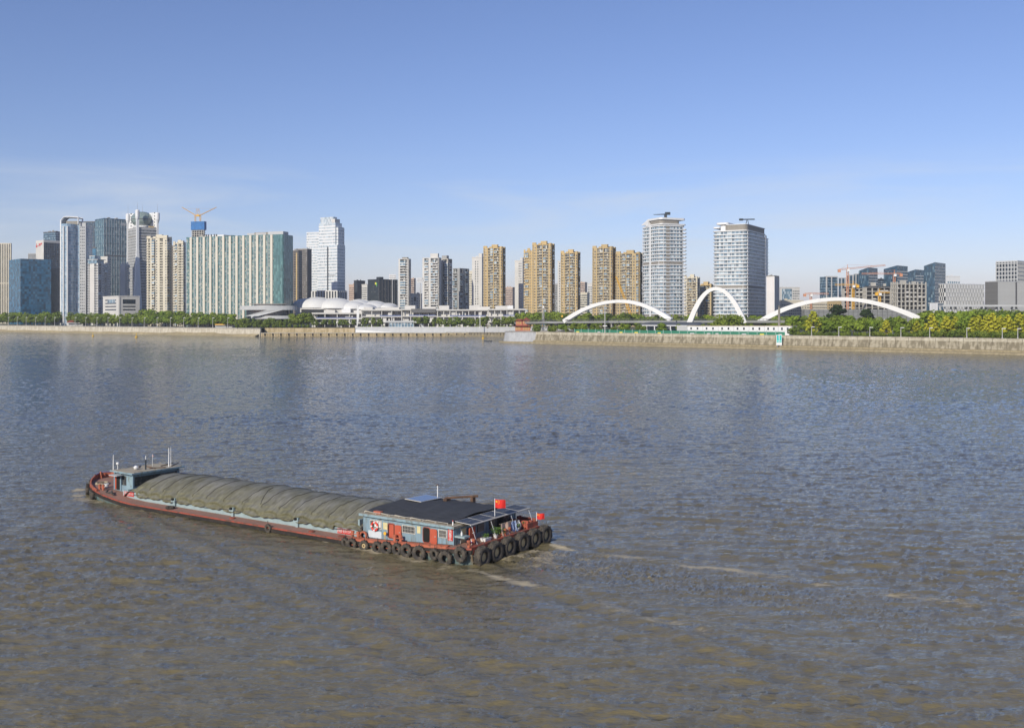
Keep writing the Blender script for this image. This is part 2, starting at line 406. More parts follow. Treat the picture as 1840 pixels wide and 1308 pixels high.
m_ground = posmat('ground_soil_and_grass', (0.05, 0.075, 0.025), (0.16, 0.15, 0.12), 0.03)
m_pave = posmat('promenade_paving', (0.34, 0.32, 0.28), (0.42, 0.40, 0.36), 0.2)
m_wall_hi = posmat('pale_concrete_top', (0.40, 0.36, 0.27), (0.55, 0.51, 0.41), 0.5, 0.6)
m_wall = posmat('stained_concrete', (0.19, 0.165, 0.112), (0.36, 0.32, 0.235), 0.35, 1.2)
m_step = posmat('wet_stone_step', (0.24, 0.20, 0.12), (0.37, 0.31, 0.195), 0.6)
m_sand = posmat('wet_sand', (0.31, 0.25, 0.14), (0.44, 0.37, 0.22), 0.25)
m_lwall = posmat('left_concrete', (0.40, 0.36, 0.28), (0.53, 0.49, 0.40), 0.3, 1.0)
m_pile = posmat('sheet_pile_tan', (0.34, 0.27, 0.15), (0.47, 0.38, 0.24), 0.4, 1.2)
m_greystone = posmat('grey_stone', (0.37, 0.38, 0.39), (0.46, 0.47, 0.48), 0.4, 0.5)
m_dark = mat('dark_shadowless_rubber', (0.02, 0.02, 0.022), 0.7)
m_white = mat('white_paint', (0.80, 0.80, 0.78), 0.5, var=0.04, vscale=0.3)
m_rail = mat('grey_rail_metal', (0.45, 0.46, 0.47), 0.45, metal=0.4)

LB0, LB1 = Vector((-621, 1216, 0)), Vector((-234, 933, 0)); LBd = (LB1 - LB0).normalized()
RB0, RB1 = Vector((17, 713, 0)), Vector((258, 505, 0)); RBd = (RB1 - RB0).normalized()


def line_at(P0, d, px):
    k = (px - 920) / FPX; t = (k * P0.y - P0.x) / (d.x - k * d.y); return P0 + d * t


def DL(px): return line_at(LB0, LBd, px).y
def DR(px): return line_at(RB0, RBd, px).y


gm = MB(); far = 45000
for poly in ([tuple((LB0 - LBd * 9000).xy), tuple(LB1.xy), (-234, far), (-far, far), (-far, (LB0 - LBd * 9000).y)],
             [(-234, 944.4), (60, 946), (60, far), (-234, far)],
             [(17, 713), (60, 676), (60, 800), (17, 800)], [(-3, 768), (17, 713), (17, 800)],
             [(60, 676), tuple((RB0 + RBd * 3000).xy), (far, -1250), (far, far), (60, far)]):
    gm.add([(x, y, GND) for x, y in poly], [tuple(range(len(poly)))])
struct(gm.build('ground', m_ground))


def strip_wall(name, label, P0, P1, n, mk, group=None):
    """a river wall of n alike panels from P0 to P1; local x runs along the wall, local -y faces the river"""
    d = (P1 - P0); L = d.length; ang = math.atan2(d.y, d.x); w = L / n
    t = thing(name, label, 'river wall', (P0.x, P0.y, 0), ang)
    for part, m, meshmaker in mk(w):
        me = meshmaker.mesh(part, m)
        for i in range(n): obj(part, me, t, loc=(i * w, 0, 0))
    return t, w


def prof_panel(w, prof, gap=0.06):
    """extrude a (y,z) profile polygon along x"""
    b = MB(); n = len(prof)
    vs = [(gap, y, z) for y, z in prof] + [(w - gap, y, z) for y, z in prof]
    return b.add(vs, [tuple(range(n)), tuple(reversed(range(n, 2 * n)))] + [(i, n + i, n + (i + 1) % n, (i + 1) % n) for i in range(n)])


def right_panels(w):
    return [('wall_panel', m_wall, prof_panel(w, [(0.9, -1.5), (0.9, 6.2), (0.05, 6.2), (-1.1, 2.3), (-1.1, -1.5)])),
            ('wall_panel_top', m_wall_hi, prof_panel(w, [(0.9, 6.2), (0.9, 7.75), (-0.12, 7.75), (0.0, 6.2)], 0.10)),
            ('coping', m_wall_hi, prof_panel(w, [(1.2, 7.75), (1.2, 8.05), (-0.3, 8.05), (-0.3, 7.75)], 0.04)),
            ('stone_step', m_step, prof_panel(w, [(-1.1, -1.5), (-1.1, 2.2), (-3.2, 2.0), (-3.3, 1.35), (-3.3, -1.5)], 0.02)),
            ('lower_stone_step', m_step, prof_panel(w, [(-3.3, -1.5), (-3.3, 1.15), (-5.6, 0.75), (-6.2, -0.4), (-6.2, -1.5)], 0.0))]


strip_wall('river_wall', 'long stained concrete river wall below the trees at right', RB0, RB0 + RBd * 480, 68, right_panels)


def left_panels(w):
    return [('wall_panel', m_lwall, prof_panel(w, [(1, -1), (1, 6.9), (0, 6.9), (-0.6, 2.6), (-0.6, -1)], 0.08)),
            ('coping', m_pave, prof_panel(w, [(1.3, 6.9), (1.3, 7.7), (-0.35, 7.7), (-0.35, 6.9)], 0.03))]


tl, wp = strip_wall('river_wall', 'pale concrete river wall along the left shore behind the sandy beach', LB0 - LBd * 190, LB1 - LBd * 0.5, 52, left_panels)
# the beach at the wall's foot
nb_ = 90; bv, bf = [], []
for i in range(nb_ + 1):
    s = -190 + (190 + 478) * i / nb_; p = LB0 + LBd * s; nrm = Vector((LBd.y, -LBd.x, 0))
    if nrm.y > 0: nrm = -nrm
    wid = 7.5 + 2.0 * math.sin(i * 0.55) + 1.5 * math.sin(i * 1.7) + (3 if 70 < i < 86 else 0)
    hgt = 2.3 + 0.35 * math.sin(i * 0.8) + (0.8 if 72 < i < 82 else 0)
    for off, z in ((-0.3, hgt), (0.35 * wid, hgt * 0.62), (0.7 * wid, hgt * 0.2), (wid, -0.5)): bv.append(p + nrm * off + Vector((0, 0, z)))
for i in range(nb_):
    for k in range(3): a = i * 4 + k; bf.append((a, a + 1, a + 5, a + 4))
me = bpy.data.meshes.new('beach'); me.from_pydata([tuple(v) for v in bv], [], bf); me.materials.append(m_sand); me.polygons.foreach_set('use_smooth', [True] * len(me.polygons))
struct(obj('beach', me))

# terrace in the middle: sheet-pile quay with fenders, white wall above it
Q0, Q1 = Vector((-233, 930, 0)), Vector((-40, 926, 0))


def quay_panels(w):
    b = MB(); n = 10
    for i in range(n):
        x0 = i * w / n; dy = 0.25 if i % 2 else 0.0
        b.box(x0 + .01, x0 + w / n - .01, -dy, 1.4, -1.5, 3.0)
    return [('sheet_pile', m_pile, b), ('quay_cap', m_wall_hi, prof_panel(w, [(1.6, 3.0), (1.6, 3.5), (-0.5, 3.5), (-0.5, 3.0)], 0.05)),
            ('fender', m_dark, MB().box(w * .5 - .35, w * .5 + .35, -0.95, -0.3, 0.7, 2.9))]


strip_wall('quay_wall', 'tan sheet-pile quay with black fenders below the white mall', Q0, Q1, 26, quay_panels)
b = MB(); b.box(0, 193, 0, 36, -1, 3.4); b.build('quay_deck', m_pave, None).matrix_world = Matrix.Translation((Q0.x, Q0.y + 1.6, 0)); struct(bpy.data.objects['quay_deck'])


def upper_tan(w): return [('wall_panel', m_pile, prof_panel(w, [(1, 3.4), (1, 7.7), (0, 7.7), (-0.4, 3.4)], 0.05))]


def upper_white(w): return [('wall_panel', m_greywhite, prof_panel(w, [(1, 3.4), (1, 8.3), (0.1, 8.3), (0, 3.4)], 0.03)),
                            ('coping', m_white, prof_panel(w, [(1.4, 8.3), (1.4, 8.7), (-0.2, 8.7), (-0.2, 8.3)], 0.02))]


m_greywhite = mat('grey_white_stone', (0.52, 0.53, 0.53), 0.6, var=0.06, vscale=0.2)
strip_wall('retaining_wall', 'upper tan retaining wall above the sheet-pile quay', Vector((-233, 944, 0)), Vector((-148, 943, 0)), 9, upper_tan)
strip_wall('retaining_wall', 'long grey white retaining wall under the mall terrace', Vector((-147.5, 943, 0)), Vector((60, 946, 0)), 20, upper_white)
# sloping stair wedge at the white wall's left end
b = MB(); b.add([(-147, 941.5, 3.5), (-112, 941.5, 3.5), (-112, 942.6, 3.5), (-147, 942.6, 3.5), (-147, 941.5, 6.2), (-115, 941.5, 3.9), (-115, 942.6, 3.9), (-147, 942.6, 6.2)],
               [(3, 2, 1, 0), (4, 5, 6, 7), (0, 1, 5, 4), (1, 2, 6, 5), (2, 3, 7, 6), (3, 0, 4, 7)])
tag(b.build('stair_ramp', m_white), 'white sloping ramp wall at the left end of the retaining wall', 'ramp')
# dark rocky toe behind the inlet
b = MB()
for i in range(26):
    x = -62 + i * 3.0; b.hexa([(x, 921 - rnd.random() * 2, -1), (x + 3.4, 921 - rnd.random() * 2, -1), (x + 3.4, 936, -1), (x, 936, -1)],
                              [(x + .4, 926, 1.6 + rnd.random()), (x + 3.0, 926, 1.6 + rnd.random()), (x + 3.0, 936, 3.9), (x + .4, 936, 3.9)])
b.build('rock_revetment', m_step, None, kind='structure')
# round stone head of the right bank
cx, cy = 16.0, 735.0
bm_ = MB(); m_n = 30
td = thing('stone_pier_head', 'curved grey stone pier head at the tip of the right bank', 'river wall', (cx, cy, 0))
rad = 21.0
for i in range(m_n):
    a0 = R(150) + (R(292) - R(150)) * i / m_n; a1 = R(150) + (R(292) - R(150)) * (i + 1) / m_n - 0.002
    b = MB()
    def pt(a, r, z): return (r * math.cos(a), r * math.sin(a), z)
    b.hexa([pt(a0, rad + 1.3, 1.0), pt(a1, rad + 1.3, 1.0), pt(a1, rad - 1, 1.0), pt(a0, rad - 1, 1.0)], [pt(a0, rad, 7.7), pt(a1, rad, 7.7), pt(a1, rad - 1, 7.7), pt(a0, rad - 1, 7.7)])
    b.build('stone_panel', m_greystone, td)
b = MB(); b.lathe([(rad + 5.5, -1.2), (rad + 4.2, 0.9), (rad - 2, 1.05)], 48); b.build('stone_apron', m_step, td)
b = MB(); b.lathe([(rad + 0.3, 7.6), (rad + 0.3, 8.0), (rad - 0.9, 8.0), (rad - 0.9, 7.66), (0.0, 7.66)], 48); b.build('paved_top', m_pave, td)

# ------------------------------------------------------------------ facade materials
g_teal = glass('teal_glass', (0.085, 0.16, 0.195), light=(0.26, 0.33, 0.34), p_light=0.25, dark=0.7)
g_blue = glass('blue_glass', (0.02, 0.125, 0.225), cell=(2.6, 3.3), light=(0.05, 0.18, 0.29), p_light=0.12, dark=0.35)
g_dblue = glass('dark_blue_glass', (0.03, 0.075, 0.12), light=(0.16, 0.24, 0.28), p_light=0.15)
g_sky = glass('sky_glass', (0.16, 0.25, 0.32), light=(0.5, 0.58, 0.62), p_light=0.25)
g_hotel = glass('hotel_glass', (0.11, 0.20, 0.20), cell=(1.5, 1.75), light=(0.38, 0.40, 0.33), p_light=0.35, dark=0.5)
g_green = glass('green_glass', (0.065, 0.155, 0.16), light=(0.13, 0.27, 0.26), p_light=0.25, dark=0.75)
g_dark = glass('dark_glass', (0.02, 0.03, 0.04), light=(0.14, 0.16, 0.17), p_light=0.12)
g_win = glass('window_glass', (0.055, 0.075, 0.09), cell=(1.3, 3.0), light=(0.33, 0.34, 0.33), p_light=0.28)
g_resi = glass('apartment_glass', (0.09, 0.10, 0.10), cell=(1.5, 3.0), light=(0.55, 0.55, 0.50), p_light=0.38)
g_tower = glass('tower_glass', (0.19, 0.27, 0.335), cell=(2.0, 3.2), light=(0.46, 0.53, 0.56), p_light=0.34, dark=0.45)
g_curt = glass('pale_curtain_glass', (0.42, 0.48, 0.52), cell=(1.6, 3.6), light=(0.62, 0.64, 0.64), p_light=0.3, dark=0.75)
m_cream = mat('cream_render', (0.62, 0.57, 0.45), 0.8, var=0.06, vscale=0.1)
m_hotelfin = mat('hotel_cream_fin', (0.62, 0.58, 0.49), 0.7, var=0.04, vscale=0.05)
m_beige = mat('yellow_beige_render', (0.54, 0.40, 0.195), 0.85, var=0.08, vscale=0.12)
m_beige2 = mat('dull_beige_render', (0.47, 0.36, 0.19), 0.85, var=0.08, vscale=0.12)
m_bslab = mat('beige_balcony', (0.46, 0.39, 0.26), 0.85, var=0.15, vscale=0.4)
m_pink = mat('pink_render', (0.50, 0.37, 0.29), 0.85, var=0.06, vscale=0.1)
m_offw = mat('off_white_render', (0.60, 0.585, 0.55), 0.8, var=0.06, vscale=0.08)
m_grey = mat('grey_concrete', (0.34, 0.34, 0.33), 0.85, var=0.08, vscale=0.1)
m_lgrey = mat('light_grey_panel', (0.47, 0.48, 0.48), 0.7, var=0.05, vscale=0.1)
m_dgrey = mat('dark_grey_louvre', (0.13, 0.13, 0.13), 0.7, var=0.1, vscale=0.8)
m_taupe = mat('taupe_louvre', (0.27, 0.25, 0.215), 0.7, var=0.08, vscale=0.8)
m_brown = mat('brown_stone', (0.17, 0.15, 0.13), 0.8, var=0.08, vscale=0.1)
m_slate = mat('slate_panel', (0.035, 0.045, 0.055), 0.5, var=0.1, vscale=0.1)
m_conc = mat('raw_concrete', (0.47, 0.45, 0.40), 0.9, var=0.1, vscale=0.2)
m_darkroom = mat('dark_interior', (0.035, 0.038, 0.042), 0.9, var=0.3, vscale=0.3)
m_net = mat('blue_safety_net', (0.03, 0.16, 0.42), 0.7, var=0.15, vscale=0.3)
m_greynet = mat('grey_scaffold_net', (0.24, 0.245, 0.24), 0.9, var=0.12, vscale=0.3)
m_orange = mat('orange_crane_paint', (0.58, 0.27, 0.15), 0.6)
m_yellow = mat('yellow_crane_paint', (0.75, 0.42, 0.04), 0.6)
m_red = mat('red_sign_paint', (0.52, 0.04, 0.04), 0.5)
m_roofg = mat('roof_grey', (0.30, 0.30, 0.29), 0.9, var=0.1, vscale=0.2)
m_whitepan = mat('white_panel', (0.72, 0.725, 0.72), 0.45, var=0.03, vscale=0.1)


# ------------------------------------------------------------------ building kit
class Bld:
    """box-like building: near vertical corner at photo column xc, right face ends at xr, left face at xl; local x runs along the right face, local y along the left"""
    def __init__(s, name, label, cat, xl, xc, xr, ytop, D, rho, dflt=22.0, base=GND):
        s.rho = R(rho); C = Vector((WX(xc, D), D, 0)); ux = (math.cos(s.rho), math.sin(s.rho)); uy = (-ux[1], ux[0])

        def solve(px, u):
            k = (px - 920) / FPX; den = u[0] - k * u[1]
            w = (k * C.y - C.x) / den if abs(den) > 1e-6 else dflt
            return w if 1.0 < w < 400 else dflt
        s.wr = solve(xr, ux) if xr > xc else dflt
        s.wl = solve(xl, uy) if xl < xc else dflt
        s.h = WZ(ytop, D) - base; s.D = D
        s.t = thing(name, label, cat, (C.x, C.y, base), s.rho)

    def zpx(s, py): return WZ(py, s.D) - GND

    def core(s, m, inset=0.0, z0=0.0, z1=None, name='wall', x0=0, x1=None, y0=0, y1=None):
        x1 = s.wr if x1 is None else x1; y1 = s.wl if y1 is None else y1
        return MB().box(x0 + inset, x1 - inset, y0 + inset, y1 - inset, z0, s.h if z1 is None else z1).build(name, m, s.t)

    def bands(s, m, fh, bh, proud, z0=0.0, z1=None, join=False, name='floor_band', off=0.0, x0=0, x1=None, y0=0, y1=None):
        x1 = s.wr if x1 is None else x1; y1 = s.wl if y1 is None else y1; z1 = s.h if z1 is None else z1
        n = int((z1 - z0 - bh - off) / fh) + 1; b = MB(); one = MB().box(x0 - proud, x1 + proud, y0 - proud, y1 + proud, 0, bh)
        if join:
            for k in range(n): b.box(x0 - proud, x1 + proud, y0 - proud, y1 + proud, z0 + off + k * fh, z0 + off + k * fh + bh)
            b.build(name, m, s.t, kind='stuff')
        else:
            me = one.mesh(name, m)
            for k in range(n): obj(name, me, s.t, loc=(0, 0, z0 + off + k * fh))

    def fbox(s, b, face, u0, u1, z0, z1, p0, p1):
        if face == 'R': b.box(u0, u1, -p1, -p0, z0, z1)
        else: b.box(-p1, -p0, u0, u1, z0, z1)

    def fins(s, face, m, n, w, proud, z0=0.0, z1=None, join=False, name='fin', u0=0.0, u1=None, ends=True):
        L = (s.wr if face == 'R' else s.wl); u1 = L if u1 is None else u1; z1 = s.h if z1 is None else z1
        us = [u0 + (u1 - u0) * i / n for i in range(n + 1)] if ends else [u0 + (u1 - u0) * (i + .5) / n for i in range(n)]
        if join:
            b = MB()
            for u in us: s.fbox(b, face, u - w / 2, u + w / 2, z0, z1, -0.02, proud)
            b.build(name, m, s.t, kind='stuff')
        else:
            b = MB(); s.fbox(b, face, -w / 2, w / 2, 0, z1 - z0, -0.02, proud); me = b.mesh(name, m)
            for u in us: obj(name, me, s.t, loc=((u, 0, z0) if face == 'R' else (0, u, z0)))

    def panel(s, face, m, u0, u1, z0, z1, proud=0.3, name='panel', p0=-0.02):
        b = MB(); s.fbox(b, face, u0, u1, z0, z1, p0, proud); return b.build(name, m, s.t)

    def wins(s, face, m, ncol, fh, ww, wh, z0=1.0, z1=None, u0=0.0, u1=None, proud=0.06, name='windows', sill=0.0):
        """many small window panes: too small to pick apart, joined"""
        L = (s.wr if face == 'R' else s.wl); u1 = L if u1 is None else u1; z1 = s.h if z1 is None else z1; b = MB()
        for k in range(int((z1 - z0) / fh)):
            for i in range(ncol):
                u = u0 + (u1 - u0) * (i + .5) / ncol; s.fbox(b, face, u - ww / 2, u + ww / 2, z0 + k * fh, z0 + k * fh + wh, -0.02, proud)
        if b.f: return b.build(name, m, s.t, kind='stuff')

    def parapet(s, m, hh=1.2, proud=0.25, z=None, x0=0, x1=None, y0=0, y1=None):
        z = s.h if z is None else z; x1 = s.wr if x1 is None else x1; y1 = s.wl if y1 is None else y1; b = MB()
        P = [(x0 - proud, y0 - proud), (x1 + proud, y0 - proud), (x1 + proud, y1 + proud), (x0 - proud, y1 + proud)]
        I = [(x0 + .4, y0 + .4), (x1 - .4, y0 + .4), (x1 - .4, y1 - .4), (x0 + .4, y1 - .4)]
        vs = [(x, y, z + e) for e in (-0.3, hh) for x, y in P] + [(x, y, z + e) for e in (hh, 0.05) for x, y in I]
        fs = []
        for i in range(4):
            j = (i + 1) % 4; fs += [(i, j, 4 + j, 4 + i), (4 + i, 4 + j, 8 + j, 8 + i), (8 + i, 8 + j, 12 + j, 12 + i)]
        fs.append((12, 13, 14, 15))
        b.add(vs, fs); b.build('parapet', m, s.t)

    def roofbox(s, m, fx0, fx1, fy0, fy1, hh, z=None, name='roof_box'):
        z = s.h if z is None else z
        MB().box(s.wr * fx0, s.wr * fx1, s.wl * fy0, s.wl * fy1, z - 0.2, z + hh).build(name, m, s.t)

    def clutter(s, n=4, hh=2.5, m=None):
        for i in range(n):
            a, b_ = rnd.uniform(.1, .75), rnd.uniform(.1, .75)
            s.roofbox(m or rnd.choice([m_roofg, m_lgrey, m_offw]), a, a + rnd.uniform(.06, .16), b_, b_ + rnd.uniform(.06, .18), hh * rnd.uniform(.5, 1.2), name='roof_unit')


def resi(label, xl, xc, xr, ytop, D, rho, m_w, m_s, baysL, baysR, fh=3.0, g=None, cat='apartment tower', crown=True, dflt=16, m_box=None):
    """apartment tower: bays are (width share, kind) with kind s solid wall with a small window, w glazed bay, b balcony, n narrow dark slot, p plain pier"""
    s = Bld('apartment_tower', label, cat, xl, xc, xr, ytop, D, rho, dflt); g = g or g_resi
    s.core(g, inset=1.3, name='glazed_core'); n = int(s.h / fh)
    bal, box, win = MB(), MB(), MB()
    lift = rnd.random() * 0.4
    for face, bays, L in (('L', baysL, s.wl), ('R', baysR, s.wr)):
        if not bays: continue
        tot = sum(b[0] for b in bays); u = 0.0
        for i, (wd, kd) in enumerate(bays):
            a, e = u, u + L * wd / tot; u = e
            if kd in 'sp':
                pr = MB(); s.fbox(pr, face, a, e, 0, s.h + (1.6 if crown and (i in (0, len(bays) - 1)) else 0.6), -1.6, 0.0); pr.build('wall_pier', m_w, s.t)
                if kd == 's':
                    for k in range(n): s.fbox(win, face, (a + e) / 2 - 0.75, (a + e) / 2 + 0.75, k * fh + 1.0, k * fh + 2.4, -0.02, 0.07)
            elif kd == 'b':
                for k in range(n):
                    z = k * fh; s.fbox(bal, face, a + .02, e - .02, z - 0.12, z + 0.12, -1.4, 0.75); s.fbox(bal, face, a + .02, e - .02, z + 0.12, z + 1.0, 0.6, 0.75)
                    q = rnd.random()
                    if q < 0.34: s.fbox(box, face, a + .1, e - .1, z + 1.0, z + fh - .13, 0.2, 0.55)      # enclosed with glazing
                    elif q < 0.5: s.fbox(bal, face, a + .3, a + .3 + (e - a) * .4, z + .15, z + 2.2, -0.6, 0.3)
            elif kd == 'w':
                for k in range(n):
                    z = k * fh; s.fbox(bal, face, a + .01, e - .01, z - 0.35, z + 0.65, -1.4, 0.12)
                s.fbox(bal, face, (a + e) / 2 - .12, (a + e) / 2 + .12, 0, s.h, -1.4, 0.08)
    if bal.f: bal.build('balconies', m_s, s.t, kind='stuff')
    if box.f: box.build('balcony_glazing', m_box or g_sky, s.t, kind='stuff')
    if win.f: win.build('windows', g_win, s.t, kind='stuff')
    MB().box(0.15, s.wr - .05, 0.15, s.wl - .05, s.h - 0.1, s.h + 0.7).build('roof_slab', m_w, s.t)
    MB().box(s.wr - 1.5, s.wr - .02, 1.0, s.wl, 0, s.h).build('side_wall', m_w, s.t); MB().box(1.0, s.wr - 1.5, s.wl - 1.5, s.wl - .02, 0, s.h).build('rear_wall', m_w, s.t)
    if crown:
        s.roofbox(m_w, .25, .55, .3, .6, 4.2 + lift, name='stair_head'); s.roofbox(m_w, .02, .14, .8, .99, 2.8, name='chimney'); s.roofbox(m_w, .7, .85, .25, .45, 2.4, name='tank_room')
        for fx, fy in ((0.01, 0.01), (.86, .02), (.02, .55)): s.roofbox(m_w, fx, fx + .13, fy, fy + .13, 2.0, name='roof_turret')
    return s


# ------------------------------------------------------------------ left cluster
def fin_tower(label, xl, xc, xr, ytop, D, rho, n, glassm, finm, split=None):
    s = Bld('office_tower', label, 'office tower', xl, xc, xr, ytop, D, rho); s.core(glassm)
    s.fins('L', finm, n, s.wl / n * .48, 0.6); s.fins('R', finm, max(3, int(n * s.wr / s.wl)), s.wl / n * .48, 0.6)
    s.bands(finm, s.h / 2, 1.0, 0.75)
    s.parapet(finm, 0.8)
    return s


fin_tower('pale fin-clad tower cut by the left edge of the picture', -16, 19, 20, 438, 1420, 84, 11, g_dark, m_cream)
s = Bld('office_block', 'low blue glass cube at far left behind the trees', 'office block', 16, 37, 92, 467, 1300, 42)
s.core(g_blue); s.parapet(g_blue, 1.5, 0.1); s.bands(g_dblue, 6.6, 0.35, 0.12); s.fins('L', g_dblue, 4, .3, .1)
s.clutter(3, 1.5)
s = Bld('office_tower', 'small dark fin-clad block peeking out left of the white slab', 'office tower', 51, 65, 66, 456, 1520, 80); s.core(g_dark); s.fins('L', m_lgrey, 7, .9, .4); s.parapet(m_lgrey, .6)
s = Bld('office_tower', 'white slab tower with red rooftop lettering and dark glass side', 'office tower', 65, 79, 108, 433, 1440, 48)
s.core(g_dblue); s.panel('L', m_offw, 0, s.wl, 0, s.h + 1.4, .5, 'white_side'); s.panel('R', m_offw, 0, s.wr, s.h - 2.2, s.h + 1.2, .4, 'top_band'); s.bands(m_brown, 3.5, .4, .12, x1=s.wr, join=True); s.fins('R', m_dgrey, 9, .3, .3, join=True)
b = MB(); u = s.wl
for k, (a, e, z0, z1) in enumerate(((.80, .96, -8.5, -5.5), (.86, .90, -5.5, -2.5), (.62, .76, -7.0, -6.2), (.48, .60, -5.8, -3.2), (.36, .44, -5.6, -2.9), (.2, .3, -5.2, -2.6), (.52, .56, -7.5, -5.8), (.38, .42, -7.2, -5.6))): s.fbox(b, 'L', u * a, u * e, s.h + z0, s.h + z1, .5, .75)
b.build('red_lettering', m_red, s.t, kind='stuff')
s = Bld('office_tower', 'grey blue glass tower behind the white slab with red lettering', 'office tower', 78, 100, 112, 417, 1580, 60); s.core(g_dblue); s.bands(g_sky, 3.6, 1.0, .1, join=True); s.clutter(6, 3); s.parapet(m_dgrey, 1)
fin_tower('low fin-clad block wedged left of the curved glass tower', 92, 110, 111, 481, 1340, 78, 9, g_dark, m_cream)

# curved glass tower
D = 1190; t = thing('office_tower', 'tall curved pale glass tower with open arched crown', 'office tower', (WX(126, D), D + 16, GND))
k = D / FPX; zt = WZ(402, D) - GND; rx = 21 * k; ry = 15.0
poly = [(-22 * k, 0), (-22 * k, -8)] + [(-15 * k + 26 * k * math.cos(a) * .55 + 6 * k, -2 - 14 * math.sin(a)) for a in np.linspace(math.pi, .25, 14)] + [(21 * k, -3), (21 * k, 14), (-22 * k, 14)]
MB().prism(poly, 0, zt).build('glass_body', glass('pale_blue_glass', (0.22, 0.33, 0.43), light=(0.45, 0.55, 0.62), p_light=0.3, dark=0.8), t)
pb = MB().prism([(x * 1.012, y * 1.012 - .05) for x, y in poly], 0, .45).mesh('floor_band', m_lgrey)
for i in range(int(zt / 3.6)): obj('floor_band', pb, t, loc=(0, 0, i * 3.6 + 2))
b = MB(); b.box(-22.6 * k, -20.6 * k, -9.5, -7.3, 0, zt + 5); b.build('white_pier', m_whitepan, t)
for xx in (-12.5, -5.5): MB().box(xx * k, (xx + 1.6) * k, -17.2, -14, 0, zt - 3).build('white_pier', m_whitepan, t)
MB().box(10 * k, 21.3 * k, -5.5, -2.5, 0, zt + 2).build('side_bay', m_lgrey, t)
b = MB()
for i in range(int(zt / 3.6)):
    for xx in (11.2, 14.2, 17.4): b.box(xx * k, (xx + 1.7) * k, -5.58, -5.4, i * 3.6 + 1, i * 3.6 + 2.9)
b.build('side_windows', g_win, t, kind='stuff')
arc = []
for a in np.linspace(math.pi, math.pi * .5, 10): arc.append((-22 * k + (9 * k) * (1 + math.cos(a)), -8.5, zt + 9.2 * math.sin(a) - .5))
arc += [(-5 * k, -9, zt + 8.6), (10 * k, -9, zt + 8.0), (10 * k, -9, zt)]
for off in (0, 12):
    b = MB()
    for p, q in zip(arc, arc[1:]): b.bar(Vector(p) + Vector((0, off, 0)), Vector(q) + Vector((0, off, 0)), .9, 4)
    b.build('crown_arch', m_whitepan, t)
b = MB()
for p, q in zip(arc[:-2], arc[1:-1]): b.quad(p, q, (q[0], q[1] + 12, q[2]), (p[0], p[1] + 12, p[2]))
b.build('crown_glass', g_curt, t)
MB().box(-14 * k, 8 * k, -6, 6, zt - .2, zt + 4).build('plant_room', m_taupe, t)

s = Bld('office_tower', 'dark gridded glass tower right behind the curved tower', 'office tower', 140, 172, 173, 399, 1420, 80); s.core(g_dblue); s.bands(m_dgrey, 7.2, .7, .2); s.fins('L', m_dgrey, 10, .5, .3); s.parapet(m_dgrey, 1)
s.panel('L', g_dark, s.wl * .3, s.wl * .42, 0, s.h * .96, .25, 'dark_strip')
s = Bld('office_block', 'bright blue patterned glass block between curved tower and white apartments', 'office block', 140, 172, 173, 446, 1310, 78); s.core(g_blue); s.bands(g_dblue, 6.6, .4, .12); s.parapet(m_dgrey, .8)
s.clutter(4, 3)
s = Bld('office_tower', 'large teal glass tower left of the sphere-topped tower', 'office tower', 171, 187, 232, 394, 1370, 44)
s.core(g_teal); s.bands(g_dblue, 11.0, .7, .15); s.fins('R', m_lgrey, 10, .35, .3); s.fins('L', g_dblue, 5, .35, .2); s.parapet(g_dblue, 1.6, .1); s.clutter(5, 3)
s.panel('R', m_dgrey, 0, s.wr, s.zpx(460), s.zpx(458), .4, 'dark_band')
b = MB()
for i in range(4): s.fbox(b, 'R', s.wr * (.66 + .07 * i), s.wr * (.71 + .07 * i), s.h - 7.5, s.h - 3.5, .1, .3)
b.build('rooftop_lettering', m_lgrey, s.t, kind='stuff')
s = resi('slim white apartment tower with glass penthouse steps left of the sphere tower', 157, 176, 194, 474, 1190, 70, m_offw, m_lgrey, [(1, 's'), (1.5, 'w'), (3, 'p'), (1.5, 'w')], [(1, 'b'), (1, 's'), (1, 'b')], crown=False)
MB().box(0, s.wr * .7, s.wl * .1, s.wl * .95, s.h, s.h + 5).build('penthouse', g_sky, s.t); MB().box(0, s.wr * .5, s.wl * .3, s.wl * .8, s.h + 5, s.h + 9).build('upper_penthouse', g_sky, s.t)
MB().box(-.2, s.wr * .6, s.wl * .28, s.wl * .82, s.h + 9, s.h + 9.7).build('penthouse_roof', m_offw, s.t); MB().box(-.3, s.wr * .8, -.2, s.wl * .98, s.h + 4.7, s.h + 5.3).build('penthouse_terrace', m_offw, s.t)
s = Bld('apartment_tower', 'blank white slab right behind the slim penthouse tower', 'apartment tower', 181, 193, 199, 462, 1215, 74); s.core(m_offw); s.wins('R', g_win, 3, 3, 1.3, 1.5); s.parapet(m_offw, .8)
s = resi('narrow pale apartment slab left of the sphere tower pillar', 216, 229, 233, 475, 1260, 72, m_offw, m_lgrey, [(1, 'b'), (3, 'p')], [(1, 's'), (1, 'b')], crown=False)
s.clutter(3, 4)

